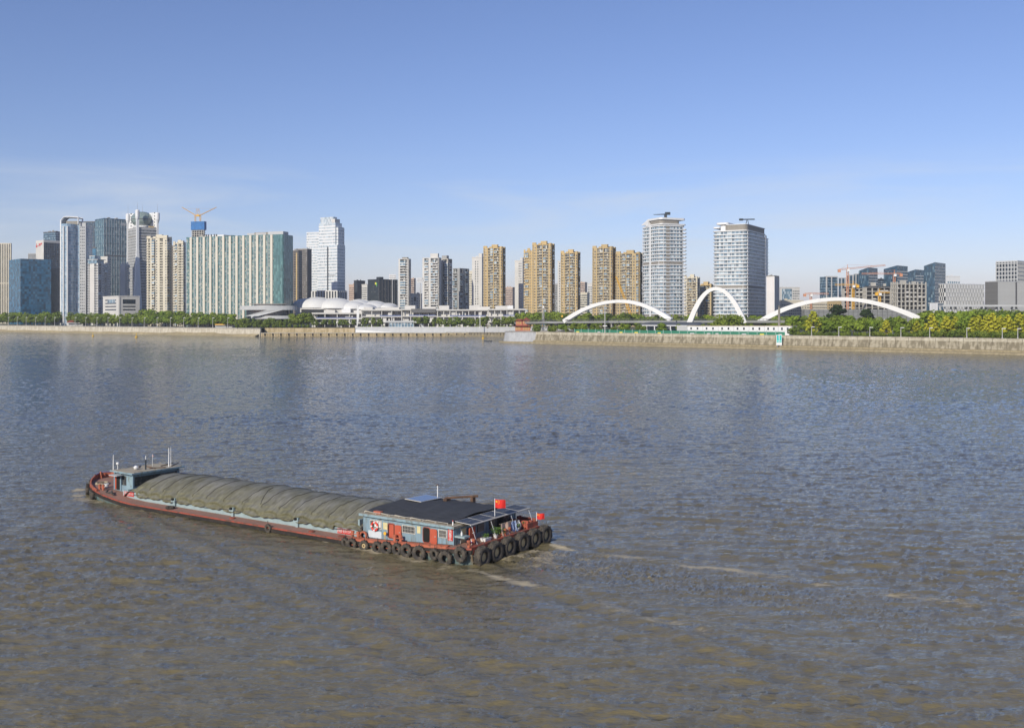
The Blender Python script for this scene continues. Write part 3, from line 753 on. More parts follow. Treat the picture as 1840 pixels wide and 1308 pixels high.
# sphere-topped tower
D = 1285; s = Bld('broadcast_tower', 'grey tower with white tapering pillars and a green glass sphere on top', 'office tower', 230, 247, 283, 408, D, 38)
s.core(m_grey); s.bands(m_lgrey, 3.6, .8, .2, join=False); s.wins('L', g_win, 7, 3.6, 1.7, 1.5, z0=1.4, proud=.12); s.wins('R', g_win, 13, 3.6, 1.7, 1.5, z0=1.4, proud=.12)
s.panel('L', m_taupe, 0, s.wl, s.h - 12, s.h - 11, .35, 'dark_band'); s.panel('R', m_taupe, 0, s.wr, s.h - 12, s.h - 11, .35, 'dark_band')
H2 = s.zpx(377)
nr, tp = 5.2, 1.5
b = MB(); b.hexa([(-nr, nr, 0), (-nr, -nr, 0), (nr, -nr, 0), (nr, nr, 0)], [(-tp, tp, s.h * .78), (-tp, -tp, s.h * .78), (tp, -tp, s.h * .78), (tp, tp, s.h * .78)])
b.build('tapered_pillar', m_whitepan, s.t)
MB().box(-tp, tp, -tp, tp, s.h * .78, H2).build('pillar_shaft', m_whitepan, s.t)
MB().lathe([(2.2, H2 - 12), (2.7, H2 - 9), (2.7, H2 - 1), (1.8, H2)], 12, (0, 0, 0)).build('pillar_head', m_whitepan, s.t)
for (x, y) in ((s.wr, 0.0), (0.0, s.wl)):
    b = MB(); b.hexa([(x - 2.6, y + 2.6, 0), (x - 2.6, y - 2.6, 0), (x + 2.6, y - 2.6, 0), (x + 2.6, y + 2.6, 0)], [(x - 1.2, y + 1.2, s.h * .8), (x - 1.2, y - 1.2, s.h * .8), (x + 1.2, y - 1.2, s.h * .8), (x + 1.2, y + 1.2, s.h * .8)])
    b.build('tapered_pillar', m_whitepan, s.t); MB().box(x - 1.2, x + 1.2, y - 1.2, y + 1.2, s.h * .8, H2 - 3).build('pillar_shaft', m_whitepan, s.t)
    MB().lathe([(1.4, H2 - 16), (2.9, H2 - 11), (2.9, H2 - 3), (1.6, H2 - 2)], 10, (x, y, 0)).build('pillar_head', m_whitepan, s.t)
    # wing wall with punched windows, reaching from the corner pillar towards the sphere
    dv = Vector((s.wr * .62 - x, s.wl * .62 - y, 0)).normalized(); nv = Vector((-dv.y, dv.x, 0)) * .6; A_ = Vector((x, y, 0)); Lw = 15.0
    def q4(a, z): return [A_ + dv * a - nv + Vector((0, 0, z)), A_ + dv * (a + Lw) - nv + Vector((0, 0, z)), A_ + dv * (a + Lw) + nv + Vector((0, 0, z)), A_ + dv * a + nv + Vector((0, 0, z))]
    MB().hexa(q4(0, s.h - 1), q4(0, H2 - 2)).build('wing_wall', m_whitepan, s.t)
    w = MB()
    for q in range(5):
        z = s.h + 3 + q * 4
        for sg in (-1, 1):
            o_ = A_ + dv * 4.5 + nv * sg * 1.05; w.box(o_.x - .55, o_.x + .55, o_.y - .55, o_.y + .55, z, z + 1.4)
    w.build('wing_windows', g_dark, s.t, kind='stuff')
cxs, cys = s.wr * .5, s.wl * .52; rs_ = 14.4; zc = s.zpx(392)
MB().lathe([(rs_ * math.cos(a), zc + rs_ * .74 * math.sin(a)) for a in np.linspace(-1.15, 1.2, 14)], 28, (cxs, cys, 0)).build('glass_sphere', glass('sphere_glass', (.20, .26, .24), light=(.32, .38, .35), p_light=.2, dark=.75), s.t, smooth=True)
MB().lathe([(rs_ * 1.004, zc - .5), (rs_ * 1.02, zc), (rs_ * 1.004, zc + .5)], 28, (cxs, cys, 0)).build('sphere_ring', m_dgrey, s.t)
MB().lathe([(rs_ * .82, zc - rs_ * .74), (rs_ * .86, zc - rs_ * .62), (rs_ * .7, zc - rs_ * .55)], 28, (cxs, cys, 0)).build('sphere_collar', m_whitepan, s.t)
MB().lathe([(rs_ * .66, s.h - .2), (rs_ * .66, zc - rs_ * .6)], 20, (cxs, cys, 0)).build('sphere_drum', g_dblue, s.t)
for (x, y) in ((0, 0), (s.wr, 0), (0, s.wl), (cxs, cys)): MB().bar((x, y, H2 - 3), (x, y, H2 + 10), .28, 5, .08).build('antenna', m_rail, s.t)
MB().box(s.wr * .6, s.wr * .85, .8, 4, s.h - .1, s.h + 2.2).build('roof_hut', m_beige, s.t)

s = Bld('office_block', 'low pale concrete block with long window slots before the sphere tower', 'office block', 185, 213, 251, 533, 1110, 40)
s.core(m_offw); zz = s.h
for q in range(4): s.panel('L', g_dark, s.wl * .15, s.wl * .85, zz - 4.5 - q * 3.6, zz - 3.0 - q * 3.6, .05, 'window_slot'); s.panel('R', g_dark, s.wr * .2, s.wr * .8, zz - 4.5 - q * 3.6, zz - 3.0 - q * 3.6, .05, 'window_slot')
s.panel('R', g_dark, s.wr * .2, s.wr * .8, zz - 7, zz - 3.1, .08, 'loggia_glass'); s.panel('L', g_sky, s.wl * .2, s.wl * .7, zz - 7, zz - 3.1, .08, 'loggia_glass'); s.parapet(m_offw, .9); s.clutter(2, 1.5)
s.panel('R', m_offw, 0, s.wr * .07, 0, zz, .4, 'corner_pier')

# cream apartment pair
for (lab, xl, xc, xr, yt, bl, br) in (
        ('cream apartment tower with stepped roof and window rows beside the sphere tower', 263, 300, 309, 428, [(1.2, 's'), (1, 'p'), (1.6, 'w'), (1, 'p'), (1.2, 's'), (.4, 'n'), (1.6, 'b'), (.8, 'p'), (2, 'w')], [(1, 'b'), (1, 's')]),
        ('narrower cream apartment tower just left of the finned glass hotel', 311, 329, 334, 438, [(1, 's'), (1.4, 'w'), (.6, 'p'), (1.2, 'b'), (1, 's')], [(1, 'b'), (1, 's')])):
    s = resi(lab, xl, xc, xr, yt, 1110, 72, m_cream, m_cream, bl, br, fh=2.9)
    MB().box(-.4, 2, -.3, s.wl * .45, s.h, s.h + 3.2).build('roof_frame', m_cream, s.t)
s = Bld('apartment_tower', 'dim brownish slab seen between the two cream towers', 'apartment tower', 306, 316, 322, 441, 1180, 70); s.core(m_brown); s.wins('L', g_dark, 3, 3, 1.5, 1.6); s.clutter(2, 3)

# finned hotel
D = 1005; s = Bld('hotel', 'broad green glass hotel slab with tall cream fins', 'hotel', 335, 507, 526, 422.5, D, 69.5)
s.core(g_hotel); s.bands(g_green, 3.5, .5, .08); nf = 13
us = [s.wl * (1 - (px - 335) / 172.0) for px in (344, 356, 368, 380, 391.5, 403.5, 415.5, 427.5, 439.5, 452, 464, 476.5, 489)]
fm = MB(); s.fbox(fm, 'L', -1.35, 1.35, 0, s.h + .6, -.02, .9); fm = fm.mesh('fin', m_hotelfin)
for u in us: obj('fin', fm, s.t, loc=(0, u, 0))
fm = MB(); s.fbox(fm, 'L', -.3, .3, 0, s.h, -.02, .35); fm = fm.mesh('mullion', m_lgrey)
for a, e in zip(us, us[1:]): obj('mullion', fm, s.t, loc=(0, (a + e) / 2, 0))
s.panel('L', g_green, 0, s.wl * .085, 0, s.h, .3, 'corner_glass'); s.panel('R', g_green, 0, s.wr, 0, s.h, .12, 'side_glass')
s.fins('R', g_dblue, 6, .3, .2); s.parapet(g_green, .8, .1)
b = MB(); b.lathe([(2.6, 0), (2.6, s.h + .5)], 16, (0, 0, 0)); b.build('rounded_corner', g_green, s.t)
for (a, e, z1, mm) in ((357, 368, 418.5, m_conc), (368, 401, 418, m_whitepan), (401, 408, 419, m_dgrey), (408, 417, 419.5, m_slate), (443, 456, 417, m_lgrey), (456, 480, 416, m_taupe), (480, 508, 415.5, m_lgrey)):
    u0, u1 = s.wl * (1 - (e - 335) / 172.0), s.wl * (1 - (a - 335) / 172.0); MB().box(2.5, 12, max(u0, .5), u1, s.h - .2, s.zpx(z1)).build('roof_box', mm, s.t)
for i in range(9): MB().box(2.0, 2.5, s.wl * .18 + i * 1.35, s.wl * .18 + i * 1.35 + .7, s.h, s.h + 3.2).build('roof_louvre', m_whitepan, s.t)
for i, g in enumerate((6.5, 9.2, 13, 16.5, 19, 22.5)): MB().box(1.9, 2.45, s.wl * .63 + g, s.wl * .63 + g + 1.3, s.h + .6, s.h + 3.3).build('roof_letter', m_dgrey, s.t)

# tower core under construction with two luffing cranes
D = 1550; s = Bld('tower_under_construction', 'concrete core wrapped in blue safety net rising behind the hotel', 'building site', 345, 366.5, 369, 412, D, 76)
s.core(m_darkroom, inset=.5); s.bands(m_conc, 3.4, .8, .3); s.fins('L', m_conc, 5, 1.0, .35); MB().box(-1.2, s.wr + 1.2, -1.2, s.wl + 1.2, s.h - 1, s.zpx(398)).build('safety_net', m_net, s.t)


def luffing(label, px, ybase, tip, mastpx):
    D = 1550; B = W(px, ybase, D); T = W(*tip, D); t = thing('luffing_crane', label, 'crane', B)
    rel = T - B
    ap = Vector((0, 0, 9.0)); m = MB(); m.path([(-.8, -.8, 0), (-.8, -.8, 9)], .2, 4).path([(.8, -.8, 0), (.8, -.8, 9)], .2, 4).path([(.8, .8, 0), (.8, .8, 9)], .2, 4).path([(-.8, .8, 0), (-.8, .8, 9)], .2, 4)
    for i in range(5): m.bar((-.8, -.8, i * 1.8), (.8, -.8, i * 1.8 + 1.8), .13)
    m.build('mast', m_yellow, t)
    j = MB(); piv = Vector((0, 0, 9))
    for off in (Vector((0, -.7, 0)), Vector((0, .7, 0)), Vector((0, 0, 1.2))): j.bar(piv + off, rel + off * .3, .22)
    for i in range(10):
        a = piv.lerp(rel, i / 10); e = piv.lerp(rel, (i + .5) / 10); j.bar(a + Vector((0, -.6, 0)), e + Vector((0, 0, 1.0)), .12); j.bar(e + Vector((0, 0, 1.0)), piv.lerp(rel, (i + 1) / 10) + Vector((0, -.6, 0)), .12)
    j.build('jib', m_yellow, t)
    sg = -1 if rel.x > 0 else 1; c = MB(); c.bar((0, 0, 9), (sg * 5, 0, 9.6), .5).bar((0, 0, 9), (sg * 2.5, 0, 20), .25).bar((sg * 2.5, 0, 20), (sg * 5, 0, 9.6), .2).bar((sg * 2.5, 0, 20), tuple(rel * .9), .08)
    c.build('counter_jib', m_yellow, t); MB().box(sg * 5 - 1.2, sg * 5 + 1.2, -1.2, 1.2, 7.6, 10.4).build('counterweight', m_yellow, t)


luffing('yellow luffing crane on the blue netted core, jib up to the left', 351, 398, (327, 373), 6)
luffing('yellow luffing crane on the blue netted core, jib up to the right', 360, 398, (389, 373), 6)

s = Bld('apartment_tower', 'dark brown tower with gold strip right behind the hotel', 'apartment tower', 520, 536, 543, 450, 1220, 70); s.core(m_brown); s.wins('L', g_dark, 4, 3, 1.6, 1.7); s.wins('R', g_dark, 3, 3, 1.6, 1.7); s.panel('L', m_beige, s.wl * .12, s.wl * .24, 0, s.h - 3, .4, 'gold_strip'); s.clutter(3, 2.5)
s = Bld('apartment_tower', 'grey brown tower between the dark tower and the white office pair', 'apartment tower', 533, 552, 560, 448, 1340, 74); s.core(m_brown); s.wins('L', g_win, 7, 3, 1.2, 1.5); s.parapet(m_grey, 1); s.clutter(3, 2)

# white banded office pair
s = Bld('office_tower', 'lower white banded office tower partly shaded beside its taller twin', 'office tower', 551, 577, 580, 418, 1390, 66); s.core(g_curt); s.bands(m_whitepan, 3.7, 1.7, .25); s.parapet(m_whitepan, 1.0)
s = Bld('office_tower', 'tall stepped white banded office tower right of the hotel', 'office tower', 570.5, 606, 620, 440, 1290, 60)
s.core(g_curt); s.bands(m_whitepan, 3.9, 1.8, .25, z0=12)
z1, z2, z3 = s.zpx(400), s.zpx(405), s.zpx(389)
MB().box(1.0, s.wr * .9, s.wl * .12, s.wl * .95, s.h - .5, z1).build('upper_block', g_curt, s.t); s.bands(m_whitepan, 3.9, 1.8, .25, z0=s.h, z1=z1, x0=1, x1=s.wr * .9, y0=s.wl * .12, y1=s.wl * .95)
MB().box(3, s.wr * .98, 1, s.wl * .4, s.h - .5, z2 - 2).build('side_block', g_curt, s.t); s.bands(m_whitepan, 3.9, 1.8, .2, z0=s.h, z1=z2 - 2, x0=3, x1=s.wr * .98, y0=1, y1=s.wl * .4)
MB().box(2, s.wr * .6, s.wl * .25, s.wl * .9, z1 - .3, z3).build('crown_glass', g_curt, s.t); MB().box(1, s.wr * .7, s.wl * .14, s.wl * .3, z1 - .3, z1 + 5).build('crown_block', m_offw, s.t)
s.panel('L', m_slate, s.wl * .44, s.wl * .5, 10, s.h - 2, .4, 'dark_slot'); s.panel('L', m_dgrey, s.wl * .08, s.wl * .5, s.zpx(495), s.zpx(494), .4, 'dark_band')
s.fins('L', m_offw, 5, 2.6, 1.2, 0, 16, name='base_pier'); s.fins('R', m_offw, 3, 2.6, 1.2, 0, 16, name='base_pier')
s = Bld('office_block', 'beige podium block with broad piers below the white office tower', 'office block', 561, 606, 622, 523, 1255, 62); s.core(g_dark); s.fins('L', m_offw, 9, 2.2, .8); s.fins('R', m_offw, 4, 2.2, .8); s.parapet(m_offw, 1)

# ------------------------------------------------------------------ middle cluster
def slab(label, xl, xc, xr, yt, D, rho, m, nl=4, nr=2, g=None, name='apartment_tower', fh=3.0, ww=1.3, wh=1.5, par=True, cl=2):
    s = Bld(name, label, name.replace('_', ' '), xl, xc, xr, yt, D, rho); s.core(m)
    if nl: s.wins('L', g or g_win, nl, fh, ww, wh)
    if nr: s.wins('R', g or g_win, nr, fh, ww, wh)
    if par: s.parapet(m, .9)
    s.clutter(cl, 2.5, m)
    return s


slab('small pinkish tower right of the white office tower', 627, 636, 641, 512, 1500, 66, m_pink, 4, 2)
slab('shaded navy tower beside the small pinkish tower', 636, 642, 656, 505, 1450, 60, m_slate, 2, 6, g_dark)
slab('pale grey tower just left of the black office block', 650, 660, 665, 512, 1400, 70, m_offw, 5, 2)
s = Bld('office_block', 'black office block with green and yellow rooftop emblem', 'office block', 661, 681, 714, 503, 1300, 42); s.core(m_slate)
s.wins('L', g_win, 7, 3.4, .9, 1.4, proud=.08); s.wins('R', g_win, 9, 3.4, .6, 2.0, proud=.08); s.fins('R', m_dgrey, 6, .5, .5); s.parapet(m_slate, 1); s.roofbox(m_slate, .1, .3, .1, .4, 4, name='plant_room')
b = MB(); s.fbox(b, 'L', s.wl * .16, s.wl * .22, s.h - 8, s.h - 3.5, .1, .4); b.build('emblem_green', mat('emblem_green', (.12, .45, .15)), s.t); b = MB(); s.fbox(b, 'L', s.wl * .23, s.wl * .34, s.h - 6, s.h - 3.2, .1, .4); b.build('emblem_yellow', mat('emblem_yellow', (.75, .65, .05)), s.t)
s = resi('slim white apartment tower standing alone left of the floodlight', 716, 735, 738.5, 466, 1160, 74, m_offw, m_offw, [(1, 'p'), (.9, 'w'), (3.0, 'b'), (.9, 'p')], [(1, 'p'), (.6, 'b'), (.6, 'p')], crown=False); s.roofbox(m_taupe, .2, .8, .2, .7, 2.5, name='roof_garden')
slab('distant pinkish tower right of the lone white apartment tower', 737, 744, 747, 501, 1600, 70, m_pink, 5, 2)
s = slab('low white block with arched top below the lone white tower', 738, 752, 758, 529, 1180, 66, m_offw, 3, 2); s.panel('L', m_dgrey, s.wl * .3, s.wl * .6, s.h - 8, s.h - 3, .2, 'arch_panel')
s = resi('tall pale apartment tower with stacked balconies, left half of the twin', 759, 789, 793, 464, 1150, 73, m_offw, m_offw, [(.5, 'p'), (1, 'b'), (1, 'b'), (.8, 'b'), (.9, 'p'), (1.6, 'b'), (.8, 'p')], [(1, 'p')], crown=False)
s.roofbox(m_offw, .2, .7, .1, .55, 5.5, name='stair_head')
s = resi('tall pale apartment tower with brownish right side, right half of the twin', 790, 805, 812.5, 466, 1165, 66, mat('warm_grey_render', (.45, .42, .37), .85, var=.06, vscale=.1), m_offw, [(1, 'b'), (.6, 'n'), (1, 'p')], [(1, 'p'), (1.6, 'b'), (.6, 'p')], crown=False); s.roofbox(m_grey, .1, .6, .2, .8, 4.5, name='stair_head')
s = resi('shaded apartment tower tucked behind the pale twin', 813, 826, 843, 483, 1225, 56, m_grey, m_grey, [(1, 'p'), (1, 'b'), (1, 'b')], [(1, 'b'), (1, 'p'), (1, 'b'), (.6, 'p')], crown=False)
slab('thin cream slab between shaded tower and white slab', 840, 849, 852, 488, 1300, 70, m_cream, 3, 1)
s = slab('plain white slab with twin window columns left of the yellow tower', 848, 866, 869, 463, 1210, 74, m_offw, 0, 1); s.wins('L', g_win, 2, 3, 1.1, 1.6, u0=s.wl * .3, u1=s.wl * .75); s.roofbox(m_offw, .1, .8, .02, .35, 5, name='stair_head')
YB = [(1, 's'), (.25, 'p'), (1, 'w'), (1.3, 'b'), (.3, 'p'), (1.2, 'b'), (1, 'w'), (.3, 'p'), (1.1, 's'), (.6, 'w')]
YR = [(.7, 'p'), (1, 'b'), (.7, 's')]
resi('yellow beige apartment tower left of the distant pink blocks', 868, 903, 908.5, 446, 1120, 72, m_beige, m_bslab, YB, YR)
slab('distant pink apartment block right of the first yellow tower', 907, 921, 926, 517, 1700, 70, m_pink, 9, 2)
s = slab('white slab half in shadow left of the tallest yellow tower', 925, 939, 943, 469, 1200, 72, m_offw, 0, 1); s.wins('L', g_win, 2, 3, 1.1, 1.6, u0=s.wl * .1, u1=s.wl * .55); s.roofbox(m_offw, .1, .8, .02, .35, 4, name='stair_head')
resi('lower yellow wing attached left of the tallest yellow tower', 941, 957, 958, 453, 1105, 72, m_beige, m_bslab, [(.5, 'p'), (1, 'w'), (1.2, 'b'), (.5, 's')], None)
resi('tallest yellow beige apartment tower of the row', 956, 991, 997, 440, 1090, 72, m_beige, m_bslab, YB, YR)
slab('grey distant slab right of the tallest yellow tower', 995, 1004, 1008, 511, 1400, 70, m_grey, 4, 2)
slab('thin white slab left of the third yellow tower', 1002, 1009, 1011, 470, 1200, 74, m_offw, 1, 0)
resi('third yellow beige apartment tower with half-shaded foot', 1007, 1038, 1043, 455, 1085, 72, m_beige, m_bslab, YB, YR)
slab('distant pink tower above the first bridge arch', 1042, 1051, 1055, 508, 1700, 70, m_pink, 6, 2)
slab('low cream block above the left end of the first arch', 1042, 1055, 1059, 527, 1300, 70, m_cream, 7, 2)
slab('slender white block left of the fourth yellow tower', 1056, 1064, 1066, 510, 1350, 74, m_offw, 3, 1)
resi('fourth yellow beige apartment tower above the first arch', 1064, 1101, 1107, 446, 1060, 70, m_beige2, m_bslab, YB, YR)
resi('fifth yellow beige tower half hidden by the first white residential tower', 1106, 1150, 1157, 456, 1050, 72, m_beige2, m_bslab, [(.6, 'p'), (1, 'b'), (.4, 'p')] + YB, YR)
resi('low yellow apartment block between the two white banded towers', 1229, 1253, 1258, 500, 1120, 70, m_cream, m_bslab, YB[2:9], YR); resi('low yellow apartment block just left of the second banded tower', 1250, 1278, 1288, 513, 1150, 66, m_beige, m_bslab, YB[2:9], YR)
s = slab('pale striped slab touching the second banded tower on its right', 1378, 1391, 1399.5, 497, 862, 60, m_taupe, 0, 0); s.fins('L', m_whitepan, 6, .8, .3); s.fins('L', m_pink, 6, .5, .2, ends=False); s.fins('R', m_whitepan, 5, .8, .3)

# ------------------------------------------------------------------ the two white banded residential towers
def rrect(x0, x1, y0, y1, r, n=6, corners=(1, 1, 1, 1)):
    P = []
    for (cx, cy, a0, on) in ((x0 + r, y0 + r, math.pi, corners[0]), (x1 - r, y0 + r, 1.5 * math.pi, corners[1]), (x1 - r, y1 - r, 0, corners[2]), (x0 + r, y1 - r, .5 * math.pi, corners[3])):
        for i in range(n + 1): a = a0 + .5 * math.pi * i / n; P.append((cx + r * math.cos(a), cy + r * math.sin(a)))
    return P


def banded(label, xl, xc, xr, ytop, D, rho, mech, r=5.5, fh=3.2):
    s = Bld('residential_tower', label, 'residential tower', xl, xc, xr, ytop, D, rho); wr, wl_ = s.wr, s.wl
    MB().prism(rrect(.5, wr - .5, .5, wl_ - .5, r), 0, s.h).build('glass_body', g_tower, s.t, smooth=False)
    sl = MB().prism(rrect(-.35, wr + .35, -.35, wl_ + .35, r), 0, .9).mesh('floor_slab', m_whitepan)
    n = int((s.h + .4) / fh)
    for k in range(n + 1): obj('floor_slab', sl, s.t, loc=(0, 0, k * fh))
    for zz in mech:
        k = round(zz / fh); MB().prism(rrect(.1, wr - .1, .1, wl_ - .1, r), k * fh + 1.1, k * fh + fh + .1).build('louvre_band', m_taupe, s.t)
    for face, L in (('R', wr), ('L', wl_)):
        m = MB(); nn = max(3, int(L / 3.4))
        for i in range(1, nn): u = L * i / nn; s.fbox(m, face, u - .14, u + .14, 0, s.h, -.6, -.2)
        m.build('mullions', m_whitepan, s.t, kind='stuff')
    return s


s = banded('left white banded residential tower with rounded corners', 1151, 1187, 1233, 403, 905, 24, (56, 9), 6.0)
wr, wl_ = s.wr, s.wl
# white column on the left face, grey bay tiles, balcony ends
s.panel('L', m_whitepan, wl_ * .46, wl_ * .53, 0, s.h, .5, 'white_pier')
tile = MB().box(wr * .22, wr * .34, -.15, .3, 1.2, 3.0).mesh('bay_tile', m_taupe)
for k in range(2, int(s.h / 3.2)): obj('bay_tile', tile, s.t, loc=(0, 0, k * 3.2))
rb = MB().lathe([(1.6, 0), (2.3, .5), (2.3, 1.1), (1.6, 1.5)], 12).mesh('round_balcony', m_whitepan)
for k in range(4, int(s.h / 3.2)): obj('round_balcony', rb, s.t, loc=(wr - 1.0, 2.0, k * 3.2))
MB().prism(rrect(1, wr * .82, 1.5, wl_ * .62, 4), s.h, s.zpx(394)).build('crown_louvre', m_taupe, s.t); MB().prism(rrect(.2, wr + .2, .5, wl_ * .66, 3), s.zpx(394), s.zpx(390.5)).build('crown_roof', m_whitepan, s.t)
MB().prism(rrect(-.2, wr + .5, -.3, wl_ * .8, 3), s.h - .2, s.h + .9).build('crown_slab', m_whitepan, s.t)
b = MB(); z0, z1 = s.h + .9, s.zpx(390.5)
b.hexa([(0, wl_ * .62, z0), (0, wl_ * .62, z0 + .01), (6, wl_ * .62, z0 + .01), (6, wl_ * .62, z0)], [(0, wl_ * .62, z1), (0, wl_ * .98, z0 + .6), (6, wl_ * .98, z0 + .6), (6, wl_ * .62, z1)]); b.build('crown_curve', m_whitepan, s.t)
tc1 = thing('roof_crane', 'dark window-cleaning crane on the left banded tower roof', 'roof crane', W(1196, 390.3, 915)); MB().box(-1.2, 1.2, -1, 1, -.3, 2.2).build('turret', m_slate, tc1); MB().bar((1, 0, 2.6), (-11, 0, 2.2), .55, 4, .25).build('jib', m_slate, tc1); MB().box(-.5, 4.2, -1.1, 1.1, 2.0, 4.4).build('cab', m_slate, tc1)
s2 = s
s = banded('right white banded residential tower with darker right face', 1279.5, 1342, 1377, 415, 880, 60, (34, 9), 5.5)
wr, wl_ = s.wr, s.wl
MB().prism(rrect(1.5, wr * .98, .5, wl_ * .66, 4), s.h, s.zpx(403)).build('crown_louvre', m_taupe, s.t); MB().prism(rrect(1, wr, .2, wl_ * .66, 4), s.zpx(403), s.zpx(402)).build('crown_roof', m_whitepan, s.t)
MB().prism(rrect(1, wr * .7, wl_ * .55, wl_ * .9, 2.5), s.zpx(401.5), s.zpx(398)).build('crown_hood', m_whitepan, s.t); MB().prism(rrect(3, wr * .7, wl_ * .62, wl_ * .8, 2.0), s.h, s.zpx(401.5)).build('crown_stem', m_whitepan, s.t)
MB().prism(rrect(1.5, wr * .6, wl_ * .80, wl_ * .99, 1.5), s.zpx(408), s.zpx(405.5)).build('crown_lip', m_whitepan, s.t)
wing_h = s.zpx(421); MB().prism(rrect(wr - 2, wr + 14.0, 2.0, wl_ * .8, 2), 0, wing_h).build('rear_wing', g_tower, s.t)
ws = MB().prism(rrect(wr - 1, wr + 14.4, 1.6, wl_ * .82, 2), 0, 1.1).mesh('wing_slab', m_whitepan)
for k in range(int(wing_h / 3.2) + 1): obj('wing_slab', ws, s.t, loc=(0, 0, k * 3.2 + .03))
s.panel('R', m_whitepan, wr * .93, wr * .99, 0, s.h, .5, 'white_pier')
tc1 = thing('roof_crane', 'dark window-cleaning crane on the right banded tower roof', 'roof crane', W(1340, 402, 890)); MB().bar((0, 0, -1), (1, 0, 3), .3).bar((2.5, 0, -1), (1.8, 0, 3), .3).build('legs', m_slate, tc1); MB().bar((-6, 0, 3.6), (8, 0, 3.8), .5, 4).build('jib', m_slate, tc1); MB().box(-5.5, -2.5, -1, 1, 2.6, 4.4).build('counterweight', m_slate, tc1)

# ------------------------------------------------------------------ right cluster
s = Bld('office_tower', 'pale office tower with light blue glass behind the second tall arch foot', 'office tower', 1400, 1403, 1437, 517, 1300, 12); s.core(m_offw); s.panel('R', g_sky, s.wr * .06, s.wr * .58, 4, s.h - 1.5, .3, 'glass_front'); s.wins('R', g_win, 4, 3.2, 1.8, 1.2, u0=s.wr * .62); s.parapet(m_offw, .8)
slab('low cream apartment row seen under the third arch left half', 1396, 1404, 1444, 541, 1050, 14, m_cream, 2, 12)
slab('cream apartment row with balconies under the middle of the third arch', 1440, 1450, 1486, 543, 1000, 12, m_cream, 2, 10, g_dark)
slab('beige apartment row left of the big round tree', 1484, 1488, 1512, 541, 1040, 12, m_beige2, 1, 6, g_dark)
s = Bld('office_tower', 'blue grey glass tower standing alone left of the cranes', 'office tower', 1473, 1484, 1505, 497, 1250, 24); s.core(g_dblue); s.panel('R', m_offw, 0, s.wr, s.h - .8, s.h + .6, .3, 'top_band'); s.panel('R', m_offw, 0, s.wr * .1, 0, s.h, .4, 'pier'); s.panel('R', m_offw, s.wr * .44, s.wr * .52, 0, s.h, .4, 'pier'); s.bands(g_sky, 3.5, .8, .1, join=True)
for i, (a, c, e, yt, lab) in enumerate(((1507, 1511, 1520, 500, 'slim grey glass tower right behind the tallest red crane mast'), (1522, 1525, 1534, 495, 'second slim grey glass tower right of the tallest red crane'), (1534, 1537, 1545, 493, 'third slim grey glass tower right of the tallest red crane'))):
    s = Bld('office_tower', lab, 'office tower', a, c, e, yt, 1300, 18); s.core(g_dblue); s.panel('R', m_lgrey, 0, s.wr * .25, 0, s.h, .3, 'pale_pier'); s.panel('R', m_lgrey, s.wr * .7, s.wr, 0, s.h, .3, 'pale_pier'); s.parapet(m_lgrey, .8)
for (a, c, e, yt, D, rho, lab) in ((1543, 1561, 1577, 487.5, 1280, 40, 'slant-roofed blue office tower behind the unfinished frame at left'), (1588, 1612, 1631, 484, 1300, 34, 'broad blue banded office tower behind the orange crane'), (1626, 1645, 1661, 491, 1350, 30, 'dark blue office tower left of the tallest right-hand tower'), (1660, 1680, 1699, 479, 1180, 44, 'tallest dark blue banded office tower at the right')):
    s = Bld('office_tower', lab, 'office tower', a, c, e, yt, D, rho); s.core(g_dblue); s.bands(m_lgrey, 3.8, .9, .12, x0=.3, y0=s.wl * .0); s.panel('L', g_dblue, 0, s.wl, 0, s.h, .22, 'dark_side')
    b = MB(); b.add([(0, 0, s.h), (s.wr, 0, s.h), (s.wr, s.wl, s.h), (0, s.wl, s.h), (0, 0, s.h + 5), (s.wr, 0, s.h + 4.4), (s.wr, s.wl, s.h + 1.5), (0, s.wl, s.h + 1.0)], [(4, 5, 6, 7), (0, 1, 5, 4), (1, 2, 6, 5), (2, 3, 7, 6), (3, 0, 4, 7)]); b.build('slanted_crown', g_dblue, s.t)
slab('small blue block between two office towers behind the site', 1577, 1580, 1590, 502, 1400, 20, m_slate, 1, 4, g_sky)
s = slab('white office block with square windows behind the tallest dark tower', 1697, 1702, 1725, 497, 1350, 16, m_whitepan, 0, 0); s.wins('R', g_sky, 6, 3.6, 2.4, 2.6, z1=s.h - 5)


